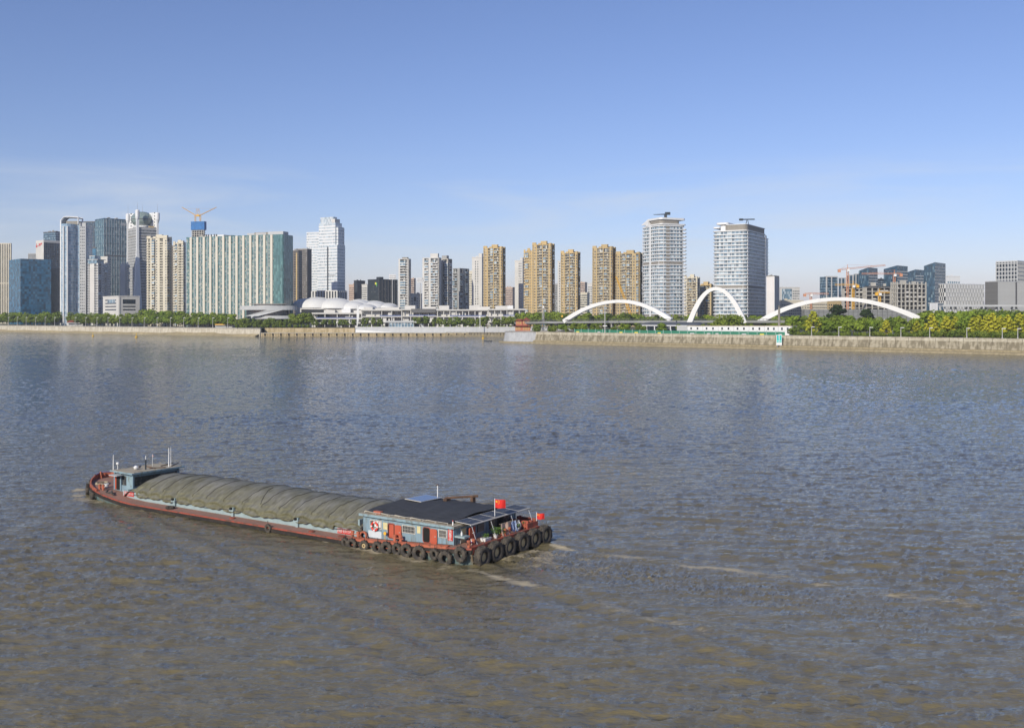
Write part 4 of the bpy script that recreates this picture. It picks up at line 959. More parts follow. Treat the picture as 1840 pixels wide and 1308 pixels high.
def frame_building(label, xl, xc, xr, yt, D, rho, fh, nb, ybase=None):
    s = Bld('unfinished_building', label, 'building site', xl, xc, xr, yt, D, rho, 20); n = int(s.h / fh)
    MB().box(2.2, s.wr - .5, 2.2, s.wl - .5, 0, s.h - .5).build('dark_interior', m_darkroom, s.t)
    sl = MB().box(0, s.wr, 0, s.wl, -.55, 0.15).mesh('floor_slab', m_conc)
    for k in range(1, n + 1): obj('floor_slab', sl, s.t, loc=(0, 0, k * fh))
    c = MB().box(-.5, .5, -.5, .5, 0, n * fh + (fh * .5 if rnd.random() < .5 else 0)).mesh('column', m_conc)
    for i in range(nb + 1): obj('column', c, s.t, loc=(.55 + (s.wr - 1.1) * i / nb, .55, 0))
    for i in range(1, 4): obj('column', c, s.t, loc=(.55, .55 + (s.wl - 1.1) * i / 3, 0))
    u = MB()
    for k in range(n):
        for i in range(nb):
            if rnd.random() < .45: u0 = s.wr * i / nb + .6; u.box(u0, u0 + s.wr / nb * rnd.uniform(.3, .8), .35, .7, k * fh + .2, k * fh + rnd.uniform(.8, 1.6))
    u.build('infill_walls', m_offw, s.t, kind='stuff')
    MB().box(s.wr * .2, s.wr * .35, 2, s.wl * .5, s.h - .5, s.h + 3).build('lift_head', m_conc, s.t); MB().box(s.wr * .6, s.wr * .68, 2, s.wl * .5, s.h - .5, s.h + 2).build('lift_head', m_conc, s.t)
    return s


frame_building('unfinished concrete frame behind the red crane, left wing of the site', 1512, 1516, 1552, 515, 1010, 10, 3.9, 5)
frame_building('unfinished concrete frame in the middle of the building site', 1550, 1556, 1612, 513, 1000, 8, 4.0, 5)
frame_building('unfinished concrete frame at the right end of the building site', 1600, 1612, 1665, 509, 960, 14, 4.2, 7)
s = Bld('scaffold_screen', 'long grey netted scaffold screen along the site foot', 'scaffold', 1440, 1445, 1655, 556, 860, 4, 6); s.core(m_greynet)
s.fins('R', m_dgrey, 24, .3, .2, join=True); s.bands(m_dgrey, 3.0, .15, .12, join=True)

# fin-clad offices at far right
s = Bld('office_block', 'fin-clad white and grey office block above the right-hand trees', 'office block', 1687, 1698, 1768, 511, 900, 24); s.core(g_dark, z0=14); s.h0 = s.h
fh = (s.h - 14) / 7
for k in range(7):
    for face, L in (('R', s.wr), ('L', s.wl)):
        m = MB(); nn = int(L / 1.9)
        for i in range(nn): s.fbox(m, face, (i + (.5 if k % 2 else 0)) * L / nn, (i + (.5 if k % 2 else 0)) * L / nn + .75, 14 + k * fh, 14 + (k + 1) * fh - .1, -.02, .45)
        m.build('fins', m_whitepan if face == 'R' else m_offw, s.t, kind='stuff')
s.bands(m_lgrey, fh, .4, .3, z0=14); s.parapet(m_lgrey, .6); s.core(g_dark, inset=3, z1=14, name='lobby')
s = Bld('office_block', 'lower grey fin-clad wing at the foot of the dark blue tower', 'office block', 1668, 1671, 1695, 545, 870, 14); s.core(g_dblue); s.fins('R', m_whitepan, 14, .6, .3, u1=s.wr * .55); s.parapet(m_lgrey, .5)
s = Bld('office_block', 'grey louvred office block at the right edge', 'office block', 1771, 1793, 1850, 506, 860, 26); s.core(m_grey, z0=14); s.fins('L', m_dgrey, 14, .5, .35); s.fins('R', m_lgrey, 34, .5, .35); s.parapet(m_lgrey, .6); s.panel('R', m_dgrey, s.wr * .55, s.wr * .59, 14, s.h, .4, 'dark_slot'); s.core(g_dark, inset=2, z1=14, name='lobby'); s.bands(m_lgrey, 4, .25, .1, z0=14, join=True)
s = Bld('office_tower', 'tall grey windowed office tower at the right edge above the louvred block', 'office tower', 1790, 1828, 1860, 470, 1010, 44); s.core(g_dark); s.fins('L', m_lgrey, max(4, int(s.wl / 2.6)), .9, .4); s.fins('R', m_lgrey, max(4, int(s.wr / 2.6)), .9, .4); s.bands(m_lgrey, 4.0, 1.0, .42); s.parapet(m_lgrey, 1)
# viaduct in front of them
t = thing('viaduct', 'pale grey viaduct with slanted struts behind the right-hand trees', 'viaduct', (WX(1690, 790), 790, GND)); L_ = WX(1900, 790) - WX(1690, 790)
MB().box(0, L_, -4, 4, WZ(548, 790) - GND - 1.5, WZ(548, 790) - GND).build('deck', m_lgrey, t)
for i in range(9):
    x = 4 + i * 12; zt_ = WZ(548, 790) - GND - 1.5
    MB().bar((x, 0, -1), (x + 4.5, 0, zt_), .9, 4).build('strut', m_lgrey, t); MB().bar((x, 0, -1), (x - 4.5, 0, zt_), .9, 4).build('strut', m_lgrey, t)

# tower cranes
def tower_crane(label, px, ybase, ytop, jl, jr, D, m, tilt=0.0, yj=None):
    B = W(px, ybase, D); hgt = WZ(yj or ytop + 8, D) - B.z; t = thing('tower_crane', label, 'crane', B); w = .85
    ms = MB()
    for sx in (-w, w):
        for sy in (-w, w): ms.bar((sx, sy, 0), (sx, sy, hgt), .2)
    n = int(hgt / 2.2)
    for i in range(n):
        z = i * 2.2; sgn = 1 if i % 2 else -1
        ms.bar((-w * sgn, -w, z), (w * sgn, -w, z + 2.2), .12); ms.bar((-w, w * sgn, z), (-w, -w * sgn, z + 2.2), .12); ms.bar((-w, -w, z), (w, -w, z), .12)
    ms.build('mast', m, t)
    top = WZ(ytop, D) - B.z; MB().bar((0, 0, hgt), (0, 0, top), .45, 4, .2).build('apex', m, t); MB().box(-1.1, 1.1, -2.6, -1, hgt - 2.2, hgt + .2).build('cab', m_white, t)
    for nm, xe in (('jib', jl), ('counter_jib', jr)):
        if xe is None: continue
        x1 = WX(xe, D) - B.x; j = MB(); L = abs(x1); sg = 1 if x1 > 0 else -1; dz = L * tilt * sg
        E_ = Vector((x1, 0, hgt + dz)); S_ = Vector((0, 0, hgt))
        for o in (Vector((0, -.6, 0)), Vector((0, .6, 0)), Vector((0, 0, 1.2))): j.bar(S_ + o, E_ + o, .17)
        q = max(3, int(L / 2.4))
        for i in range(q): a = S_.lerp(E_, i / q); c = S_.lerp(E_, (i + .5) / q); e = S_.lerp(E_, (i + 1) / q); j.bar(a + Vector((0, -.6, 0)), c + Vector((0, 0, 1.2)), .1).bar(c + Vector((0, 0, 1.2)), e + Vector((0, -.6, 0)), .1)
        j.build(nm, m, t); MB().bar((0, 0, top), tuple(S_.lerp(E_, .7) + Vector((0, 0, 1.2))), .07).build('tie_rod', m, t)
    E2 = jr if (abs((jl or px) - px) > abs((jr or px) - px)) else jl
    x1 = WX(E2, D) - B.x; MB().box(x1 - 1.3, x1 + 1.3, -.9, .9, hgt - 2.2 + (abs(x1) * tilt * (1 if x1 > 0 else -1)), hgt + .6 + (abs(x1) * tilt * (1 if x1 > 0 else -1))).build('counterweight', m, t)


tower_crane('tallest red tower crane with long jib to the right', 1523, 560, 475.5, 1591, 1508, 985, m_orange, .09, 484)
tower_crane('orange tower crane before the right half of the unfinished frame', 1607, 550, 485, 1548, 1619, 980, m_orange, 0.0, 493)
tower_crane('small yellow tower crane low before the left site wing', 1533, 560, 505, 1500, 1541, 970, m_yellow, 0.0, 513)
tower_crane('short yellow tower crane before the middle of the site frame', 1580.5, 545, 519, 1599, 1575, 950, m_yellow, 0.0, 527)
tower_crane('distant yellow tower crane above the third arch crest', 1457, 566, 526, 1489, 1446, 1000, m_orange, 0.0, 529)

# ------------------------------------------------------------------ arch bridge
def sweep_arch(pts, hw, hh0, hh1):
    """rectangular rib along pts; hw half width across the plane, depth from hh0 at the feet to hh1 at the crown"""
    b = MB(); n = len(pts); vs = []
    for i, p in enumerate(pts):
        a = pts[max(i - 1, 0)]; e = pts[min(i + 1, n - 1)]; d = (e - a).normalized(); side = Vector((-d.y, d.x, 0)); pl = Vector((pts[-1] - pts[0])); pl.z = 0; pl.normalize(); side = Vector((-pl.y, pl.x, 0)); up = side.cross(d).normalized()
        if up.z < 0: up = -up
        s_ = abs(2 * i / (n - 1) - 1) ** 1.5; hh = hh1 + (hh0 - hh1) * s_
        for (q, r_) in ((-1, -1), (1, -1), (1, 1), (-1, 1)): vs.append(p + side * hw * q + up * hh * r_)
    fs = [(3, 2, 1, 0), tuple(range(4 * n - 4, 4 * n))]
    for i in range(n - 1):
        for k in range(4): fs.append((i * 4 + k, i * 4 + (k + 1) % 4, (i + 1) * 4 + (k + 1) % 4, (i + 1) * 4 + k))
    return b.add(vs, fs)


m_arch = mat('white_bridge_steel', (0.72, 0.72, 0.70), 0.4, vscale=0.25, col2=(0.62, 0.61, 0.57), c2=(.55, .8))
BR = thing('arch_bridge', 'white bridge of three sweeping arches with a level grey deck', 'bridge', (WX(1220, 690), 690, GND))
BO = Vector((WX(1220, 690), 690, GND))


def arch(p0, apex, p1, D0, D1, hw, hh0, hh1, power=2.0, zfoot=None):
    A, E = W(p0[0], p0[1], D0), W(p1[0], p1[1], D1); pts = []
    Dm = (D0 + D1) / 2; top = WZ(apex[1], Dm); tm = (apex[0] - p0[0]) / (p1[0] - p0[0])
    for i in range(41):
        t_ = i / 40; p = A.lerp(E, t_); base = A.z + (E.z - A.z) * t_
        q = t_ / tm * .5 if t_ < tm else .5 + (t_ - tm) / (1 - tm) * .5
        p.z = base + (top - base) * (1 - abs(2 * q - 1) ** power); pts.append(p - BO)
    return sweep_arch(pts, hw, hh0, hh1)


arch((1014, 578), (1118, 541.5), (1206, 575), 730, 690, 1.8, 1.5, 1.1).build('arch_rib', m_arch, BR)
arch((1238, 584), (1287, 519), (1338, 581), 676, 664, 1.9, 1.7, 1.15, 2.1).build('arch_rib', m_arch, BR)
arch((1355, 585), (1512, 537.5), (1654, 574), 672, 640, 1.9, 1.7, 1.15, 2.05).build('arch_rib', m_arch, BR)
# deck as a gently bent ribbon
dk = [W(940, 579, 800), W(1000, 577.5, 745), W(1100, 576.5, 705), W(1220, 576, 685), W(1330, 576, 672), W(1430, 576, 660), W(1560, 577, 645)]
for a, e in zip(dk, dk[1:]):
    d = (e - a); d.z = 0; n_ = Vector((-d.y, d.x, 0)).normalized() * 7; b = MB()
    A, E_ = a - BO, e - BO
    b.hexa([A - n_ + Vector((0, 0, -1.5)), E_ - n_ + Vector((0, 0, -1.5)), E_ + n_ + Vector((0, 0, -1.5)), A + n_ + Vector((0, 0, -1.5))], [A - n_ * 1.15, E_ - n_ * 1.15, E_ + n_ * 1.15, A + n_ * 1.15]); b.build('deck_segment', m_lgrey, BR)
    r_ = MB(); npost = int(d.length / 2.2)
    for i in range(npost): p = A.lerp(E_, i / npost) - n_ * 1.12; r_.bar(p, p + Vector((0, 0, 1.3)), .1)
    r_.bar(A - n_ * 1.12 + Vector((0, 0, 1.2)), E_ - n_ * 1.12 + Vector((0, 0, 1.2)), .12).bar(A - n_ * 1.12 + Vector((0, 0, .6)), E_ - n_ * 1.12 + Vector((0, 0, .6)), .08)
    r_.build('railing', m_dgrey, BR)
for p in dk[1:-1]:
    q = p - BO; MB().lathe([(1.1, -2), (1.1, q.z - 2.6), (2.0, q.z - 1.4)], 10, (q.x, q.y, 0)).build('pier', m_grey, BR)

# ------------------------------------------------------------------ low buildings along the shore
def ell(rx, ry, n=40): return [(rx * math.cos(2 * math.pi * i / n), ry * math.sin(2 * math.pi * i / n)) for i in range(n)]


D = 990; k = D / FPX; t = thing('exhibition_hall', 'low grey oval hall with stacked rings before the glass hotel', 'exhibition hall', (WX(476, D), D + 14, GND))
def zz(py): return WZ(py, D) - GND
b = MB().prism(ell(52 * k, 14), zz(557), zz(549.5)); b.build('roof_ring', m_lgrey, t); MB().prism(ell(40 * k, 10), 0, zz(557)).build('glass_drum', g_dark, t)
b = MB().prism([(x + 8 * k, y) for x, y in ell(44 * k, 12.5)], zz(573), zz(567.5)); b.build('base_ring', m_lgrey, t)
b = MB().prism([(x + 2 * k, y) for x, y in ell(28 * k, 8)], zz(549.5), zz(546.5)); b.build('upper_canopy_stem', m_offw, t); b = MB().prism([(x + 2 * k, y) for x, y in ell(36 * k, 10)], zz(546.8), zz(545.6)); b.build('upper_canopy', m_taupe, t)
b = MB(); b.hexa([(-36 * k, -13.5, zz(568)), (-12 * k, -14.5, zz(568)), (-12 * k, -12.5, zz(568)), (-36 * k, -12, zz(568))], [(4 * k, -14.5, zz(557)), (32 * k, -14.2, zz(557)), (32 * k, -12, zz(557)), (4 * k, -12.5, zz(557))]); b.build('ramp_band', m_lgrey, t)

m_vault = mat('white_membrane', (0.66, 0.66, 0.64), 0.6, var=0.03, vscale=0.1); m_bluevault = mat('blue_grey_membrane', (0.22, 0.27, 0.40), 0.6)
t = thing('market_hall', 'market hall with a row of white vaulted membrane roofs', 'market hall', (WX(600, 1070), 1070, GND))
def vault(pc, pw, yt, yb, D, m):
    k = D / FPX; x0 = WX(pc, D) - WX(600, 1070); y0 = D - 1070 + 16; z0, z1 = WZ(yb, D) - GND, WZ(yt, D) - GND; b = MB(); n = 24
    prof = [(math.cos(a), math.sin(a)) for a in np.linspace(0, math.pi / 2 * .98, 8)]; vs = []
    for r_, zz_ in prof:
        for i in range(n): a = 2 * math.pi * i / n; vs.append((x0 + pw * k * r_ * math.cos(a), y0 + 15 * r_ * math.sin(a), z0 + (z1 - z0) * zz_))
    b.add(vs, [(q * n + i, q * n + (i + 1) % n, (q + 1) * n + (i + 1) % n, (q + 1) * n + i) for q in range(7) for i in range(n)]); b.build('vault_roof', m, t, smooth=True)
    r = MB(); pts_ = [(x0 + pw * k * 1.01 * math.cos(a), y0 - 1.5 * math.sin(a), z0 + (z1 - z0) * 1.03 * math.sin(a)) for a in np.linspace(0, math.pi, 15)]
    for p, q in zip(pts_, pts_[1:]): r.bar(p, q, .28)
    r.build('vault_edge', m_whitepan, t)
for a in ((541, 22, 537, 552, 1034, m_vault), (564, 37, 534.5, 553, 1022, m_vault), (598, 37, 536, 554, 1020, m_vault), (630, 27, 541, 555, 1020, m_vault), (653, 22, 546, 556, 1020, m_vault), (642, 24, 538, 552, 1050, m_vault), (669, 25, 541, 553, 1050, m_vault), (694, 18, 545, 553, 1050, m_vault)): vault(*a)
MB().box(WX(530, 1022) - WX(600, 1070), WX(705, 1022) - WX(600, 1070), -46, -8, 0, WZ(553.5, 1022) - GND).build('hall_body', m_offw, t)
MB().box(WX(541, 1022) - WX(600, 1070), WX(584, 1022) - WX(600, 1070), -47, -46, 6, WZ(556, 1022) - GND).build('dark_gallery', m_darkroom, t)

m_bluerail = mat('blue_railing_panel', (0.10, 0.14, 0.30), 0.5)


def mall(label, x0, x1, ytop, D, dark=(.1, .9), cols=8, blocks=(), m=None):
    k = D / FPX; t = thing('mall_block', label, 'mall', (WX(x0, D), D, GND)); L = WX(x1, D) - WX(x0, D); m = m or m_offw; H_ = WZ(ytop, D) - GND
    MB().box(0, L, 5, 30, 0, H_ - .3).build('body', m, t); MB().box(-1, L + 1, -1.5, 30, H_ - .8, H_ + .6).build('roof_slab', m, t); fz = H_ * .62, H_ * .30
    for z in fz: MB().box(-.5, L + .5, -.8, 5.2, z - .6, z + .3).build('floor_slab', m, t)
    a, e = L * dark[0], L * dark[1]
    MB().box(a, e, 4.6, 5.05, fz[0] + .3, H_ - .8).build('upper_glazing', g_dark, t); MB().box(a * .5, e, 4.6, 5.04, .2, fz[1] - .6).build('ground_glazing', g_dark, t); MB().box(a, e, 4.6, 5.03, fz[1] + .3, fz[0] - .6).build('middle_glazing', g_win, t)
    MB().box(a, e, -.75, -.6, fz[0] + .3, fz[0] + 1.3).build('railing', m_bluerail, t)
    nc = max(2, cols // 2)
    for i in range(nc + 1):
        x = L * i / nc; MB().box(x - .4, x + .4, -.4, .5, 0, H_ - .8).build('column', m, t)
    for i in range(cols):
        x = L * rnd.uniform(.02, .88); lev = rnd.choice([(0, fz[1] - .6), (fz[1] + .3, fz[0] - .6), (fz[1] + .3, fz[0] - .6), (fz[0] + .3, H_ - .8)]); MB().box(x, x + L * rnd.uniform(.04, .12), rnd.uniform(.6, 3.5), 4.5, *lev).build('infill_panel', m, t)
    for (a_, e_, yt, mm) in blocks: MB().box(WX(a_, D) - WX(x0, D), WX(e_, D) - WX(x0, D), 6, 22, H_, WZ(yt, D) - GND).build('roof_block', mm, t)


mall('white terraced mall block at the left end, with a broad porch', 562, 650, 563, 1012, (.08, .9), 9, ((580, 600, 557, m_offw), (612, 628, 555, m_whitepan), (634, 648, 558, m_offw)))
mall('white mall block left of the dark louvred centre', 650, 722, 557, 1010, (.45, .98), 8, ((652, 668, 552, m_offw), (690, 716, 552, m_offw)))
mall('mall centre block with dark louvred upper storey', 722, 786, 556, 1006, (.2, .95), 9, ((726, 745, 549, m_offw), (760, 782, 552, m_offw)))
t_ = bpy.data.objects; MB().box(WX(739, 1004), WX(783, 1004), 1002.5, 1003.5, WZ(562, 1004), WZ(555, 1004)).build('louvre_screen', m_dgrey, None)
tag(bpy.data.objects['louvre_screen'], 'dark louvre screen across the top of the mall centre block', 'screen')
mall('white mall block with slim colonnade right of the louvred centre', 786, 876, 557, 1004, (.25, .97), 16, ((788, 806, 549, m_offw), (843, 862, 548.5, m_offw), (862, 880, 551, m_offw)))
mall('white mall block with rooftop pavilion at the right end', 878, 944, 556, 1000, (.4, .98), 12, ((890, 912, 549.5, m_offw), (912, 922, 549, m_whitepan)))

# glass-and-aluminium entrance hall with one rounded end
D = 965; k = D / FPX; t = thing('entrance_hall', 'long grey aluminium entrance hall with a rounded sloping end', 'entrance hall', (WX(693, D), D, GND)); L = 72 * k
prof = [(0, zz(576.5) + .0), (46 * k, zz(576.5))] + [(46 * k + 24 * k * f, zz(576.5) * (1 - f ** 2.0) + .5) for f in np.linspace(.1, 1, 10)]
vs = [(x, 0, z) for x, z in prof] + [(x, 12, z) for x, z in prof] + [(x, 0, z - 1.8) for x, z in prof] + [(x, 12, z - 1.8) for x, z in prof]; n = len(prof)
b = MB(); b.add(vs, [(i, i + 1, n + i + 1, n + i) for i in range(n - 1)] + [(2 * n + i, 2 * n + i + 1, i + 1, i) for i in range(n - 1)] + [(3 * n + i, 3 * n + i + 1, 2 * n + i + 1, 2 * n + i) for i in range(n - 1)]); b.build('aluminium_roof', m_lgrey, t)
MB().box(3, 50 * k, .8, 11, 0, zz(576.5) - 1.7).build('glazing', g_sky, t)
for i in range(9): MB().box(3 + i * 50 * k / 9, 3.3 + i * 50 * k / 9, .5, .8, 0, zz(576.5) - 1.7).build('mullion', m_whitepan, t)

# red two-tier pavilion
m_redwall = mat('salmon_red_timber', (0.52, 0.17, 0.11), 0.7, var=.08, vscale=.4); m_redroof = mat('red_brown_tiles', (0.27, 0.075, 0.045), 0.75, var=.12, vscale=1.5); m_gold = mat('golden_lattice', (0.50, 0.36, 0.14), 0.6)
D = 778; k = D / FPX; t = thing('pavilion', 'red two-tier pavilion with upturned hip roofs on the pier head', 'pavilion', (WX(939, D), D, GND))
def hip(b, x0, x1, y0, y1, z0, z1, flare, ridge=.5, lift=.6):
    cx, cy = (x0 + x1) / 2, (y0 + y1) / 2; rx = (x1 - x0) / 2 * ridge
    O_ = [(x0 - flare, y0 - flare, z0 + lift), (cx, y0 - flare * .85, z0), (x1 + flare, y0 - flare, z0 + lift), (x1 + flare * .85, cy, z0), (x1 + flare, y1 + flare, z0 + lift), (cx, y1 + flare * .85, z0), (x0 - flare, y1 + flare, z0 + lift), (x0 - flare * .85, cy, z0)]
    M_ = [(cx + (p[0] - cx) * .55, cy + (p[1] - cy) * .5, z0 + (z1 - z0) * .42) for p in O_]; T_ = [(cx - rx, cy, z1), (cx + rx, cy, z1)]
    n0 = 0; vs = O_ + M_ + T_; fs = [(i, (i + 1) % 8, 8 + (i + 1) % 8, 8 + i) for i in range(8)]
    fs += [(8, 9, 16), (9, 10, 17), (9, 17, 16), (10, 11, 17), (11, 12, 17), (12, 13, 17), (13, 14, 16), (13, 16, 17), (14, 15, 16), (15, 8, 16)]; fs.append(tuple(reversed(range(8)))); b.add(vs, fs)
zf, z1_, z2_ = WZ(586, D) - GND, WZ(577.5, D) - GND, WZ(572.5, D) - GND
MB().box(-13 * k, 14 * k, 0, 9, 0, zf).build('ground_storey', m_redwall, t); b = MB(); hip(b, -13 * k, 14 * k, 0, 9, zf - .4, zf + 1.4, 1.6, .8, .3); b.build('lower_roof', m_redroof, t)
MB().box(-12 * k, 0, 1.5, 8, zf + .6, z1_ + .3).build('left_upper_storey', m_redwall, t); MB().box(0.3, 12.5 * k, 1, 8.5, zf + .6, z1_ + .9).build('right_upper_storey', m_redwall, t)
b = MB(); hip(b, -12 * k, 0, 1.5, 8, z1_ + .1, z1_ + 1.8, 1.0, .85, .4); b.build('left_upper_roof', m_redroof, t); b = MB(); hip(b, .3, 12.5 * k, 1, 8.5, z1_ + .7, z2_ + .7, 1.3, .05, .5); b.build('right_upper_roof', m_redroof, t)
MB().bar((6.3 * k, 4.7, z2_ + .5), (6.3 * k, 4.7, z2_ + 1.6), .18, 6, .05).build('finial', m_redroof, t)
for i in range(8):
    if i in (3,): continue
    x = -12 * k + i * 3.15 * k; MB().box(x, x + 1.9 * k, -.12, .02, .6, zf - .8).build('lattice_window', m_gold, t)
for x in (-10.5, -7.2, -4, 1.4, 4.6, 7.8, 10.2): MB().box(x * k, (x + 1.6) * k, .8 if x > 0 else 1.3, 1.6, zf + 1.5, z1_ - .1).build('lattice_window', m_gold, t)

# pavilion, cabins, fence on the right bank
def RBp(px, back): p = line_at(RB0, RBd, px); nrm = Vector((-RBd.y, RBd.x, 0)); return p + nrm * back
RANG = math.atan2(RBd.y, RBd.x)
p0, p1 = RBp(1108, 26), RBp(1212, 26); L = (p1 - p0).length; hp = WZ(579, (p0.y + p1.y) / 2) - GND
t = thing('riverside_pavilion', 'long glass pavilion with white frames and dark flat roof', 'pavilion', (p0.x, p0.y, GND), RANG)
MB().box(.5, L - .5, .6, 14, 0, hp - 2.2).build('glazing', g_dark, t); MB().box(-.4, L + .4, -.4, 15, hp - 2.6, hp - 2.0).build('white_fascia', m_whitepan, t)
b = MB(); b.hexa([(-2, 1, hp - 2), (L + 2, 1, hp - 2), (L + 2, 16, hp - 2), (-2, 16, hp - 2)], [(3, 4, hp), (L - 4, 4, hp), (L - 4, 13, hp), (3, 13, hp)]); b.build('dark_roof', mat('dark_zinc_roof', (.075, .085, .10), .5), t)
for i in range(8): MB().box(i * (L - .6) / 7, i * (L - .6) / 7 + .6, 0, .6, 0, hp - 2.6).build('white_frame', m_whitepan, t)
MB().box(0, L, -.2, .4, .2, .7).build('sill', m_whitepan, t)
m_cabin = mat('white_cabin_panel', (.74, .745, .74), .5, var=.03, vscale=.3)
pxs = [1197, 1216, 1244, 1272, 1300, 1328, 1356, 1381, 1406]
for i, (a, e) in enumerate(zip(pxs, pxs[1:])):
    q0, q1 = RBp(a, 13), RBp(e, 13); L = (q1 - q0).length - .15; hh = WZ(585, q0.y) - GND
    lab = 'blank light grey site container left of the white cabin row' if i == 0 else f'white two-storey site cabin behind the green fence, {ORD[i-1]} from the left'
    t = thing('site_cabin', lab, 'site cabin', (q0.x, q0.y, GND), RANG, None if i == 0 else 'white site cabins behind the fence')
    MB().box(0, L, 0, 7, 0, hh - .3).build('body', m_lgrey if i == 0 else m_cabin, t); MB().box(-.05, L + .05, -.3, 7.3, hh - .3, hh).build('roof', m_white if i == 0 else m_bslab, t)
    if i:
        for f in (.2, .62): MB().box(L * f, L * f + 1.1, -.08, .05, hh * .55, hh * .8).build('window', g_dark, t)
        MB().box(.05, L - .05, -.1, .0, hh * .48, hh * .5).build('trim', m_lgrey, t)
m_green = mat('green_hoarding', (.03, .19, .115), .6, var=.1, vscale=.3); m_gpost = mat('pale_green_post', (.35, .45, .42), .6)
pA, pB = RBp(1024, 5), RBp(1404, 5); L = (pB - pA).length; n = 26; w = L / n
t = thing('site_fence', 'dark green site hoarding with pale posts on top of the river wall', 'fence', (pA.x, pA.y, GND), RANG); me = MB().box(.15, w - .15, 0, .08, .15, 2.3).mesh('fence_panel', m_green); po = MB().box(-.15, .15, -.05, .15, 0, 2.9).mesh('post', m_gpost)
for i in range(n):
    obj('fence_panel', me, t, loc=(i * w, 0, 0)); obj('post', po, t, loc=(i * w, 0, 0))
for i in (0, 3, 6, 8, 11, 15, 17, 18, 21, 23, 25):
    MB().box(i * w + w * .3, i * w + w * rnd.uniform(.6, .85), -.05, -.01, .25, 1.1).build('notice_board', rnd.choice([m_white, m_lgrey, mat('yellow_board', (.7, .6, .08))]), t)

# anchor sign in front of the river wall
D = DR(1400) - 4.5; k = D / FPX; t = thing('anchor_sign', 'turquoise sign board with white anchor on the river wall', 'sign', (WX(1400, D), D, 0)); m_turq = mat('turquoise_board', (.02, .55, .50), .5); m_bw = mat('board_white', (.82, .82, .80), .5)
za, zb, zc_ = WZ(601.8, D), WZ(615.3, D), WZ(620.4, D); hw = 5.1 * k
MB().box(-hw, hw, 0, .2, zc_, za).build('board', m_bw, t); MB().box(-hw * .84, hw * .84, -.06, -.01, zb, za - .25).build('turquoise_panel', m_turq, t)
cz = (za + zb) / 2; b = MB(); b.box(-.16, .16, -.13, -.07, zb + .7, za - 1.0); b.box(-.55, .55, -.13, -.07, za - 1.75, za - 1.5)
b.ring(.32, [(-.11, -.13), (.11, -.13), (.11, -.07), (-.11, -.07)], 12, (0, 0, za - .85), 'y')
pts = [Vector((1.25 * math.sin(a), -.1, zb + 1.75 - 1.25 * math.cos(a))) for a in np.linspace(-1.25, 1.25, 11)]
for p, q in zip(pts, pts[1:]): b.hexa([p + Vector((0, -.03, -.16)), q + Vector((0, -.03, -.16)), q + Vector((0, .03, -.16)), p + Vector((0, .03, -.16))], [p + Vector((0, -.03, .16)), q + Vector((0, -.03, .16)), q + Vector((0, .03, .16)), p + Vector((0, .03, .16))])
b.build('anchor_emblem', m_bw, t); 
for x in (-hw * .6, hw * .6): MB().box(x - .12, x + .12, .2, .4, -1, za).build('post', m_rail, t)

# small houses on the left shore
t = thing('riverside_house', 'low white house with brown red roof among the left shore trees', 'house', (WX(122, DL(122)), DL(122) + 20, GND)); MB().box(-10, 9, 0, 8, 0, 4.2).build('wall', m_offw, t); MB().box(-8, 7, -.05, 0, 1, 3).build('window', g_win, t); b = MB(); b.hexa([(-11, -1, 4.1), (11, -1, 4.1), (11, 9, 4.1), (-11, 9, 4.1)], [(-8, 3, 6.2), (9, 3, 6.2), (9, 5, 6.2), (-8, 5, 6.2)]); b.build('roof', m_redroof, t)
t = thing('riverside_house', 'long low hut with yellow roof on the left embankment', 'house', (WX(382, DL(382)), DL(382) + 9, GND)); MB().box(0, 17, 0, 5, 0, 2.6).build('wall', m_offw, t); MB().box(.5, 16, -.05, 0, .8, 2.0).build('window', g_win, t); MB().box(-.5, 17.5, -.5, 5.5, 2.6, 3.5).build('roof', m_yellow, t)

# lamps, masts, signs
m_pole = mat('pale_lamp_metal', (.50, .49, .47), .5, metal=.2)


def lamp_mesh(hh):
    return MB().bar((0, 0, 0), (0, 0, hh), .26, 6, .15).mesh('pole', m_pole), MB().box(-.2, 1.7, -.25, .25, hh - .25, hh + .1).mesh('lamp_head', m_white), MB().bar((0, 0, 0), (0, 0, .8), .38, 6).mesh('base', m_pole)


lm = lamp_mesh(9.6); k_ = 0
for px in (9, 25, 41, 58, 75, 92, 110, 129, 148, 168, 188, 209, 231, 253, 276, 300, 324, 350, 376, 403):
    p = line_at(LB0, LBd, px) + Vector((.6, .8, 0)) * 4; t = thing('street_lamp', f'pale lamp post on the left embankment, {ORD[k_]} from the left edge', 'street lamp', (p.x, p.y, GND), 0, 'lamp posts along the left embankment'); k_ += 1
    for nm, me in zip(('pole', 'lamp_head', 'base'), lm): obj(nm, me, t)
lm2 = lamp_mesh(5.5)
for i, px in enumerate((1453, 1502, 1558, 1614, 1666, 1733, 1797, 1825)):
    p = RBp(px, 4); t = thing('street_lamp', f'slim lamp post on the right embankment, {ORD[i]} from the anchor sign', 'street lamp', (p.x, p.y, GND), 0, 'lamp posts along the right embankment')
    for nm, me in zip(('pole', 'lamp_head', 'base'), lm2): obj(nm, me, t)


def mast(label, px, ytop, ybase, D, r, m=None, head=None, cat='mast', name='light_mast'):
    B = W(px, ybase, D); t = thing(name, label, cat, (B.x, B.y, GND)); h_ = WZ(ytop, D) - GND; MB().bar((0, 0, 0), (0, 0, h_), r, 8, r * .65).build('pole', m or m_pole, t)
    if head: head(t, h_)
    else: MB().box(-r * 2.5, r * 2.5, -r, r, h_ - .1, h_ + .5).build('mast_head', m or m_pole, t)
    return t


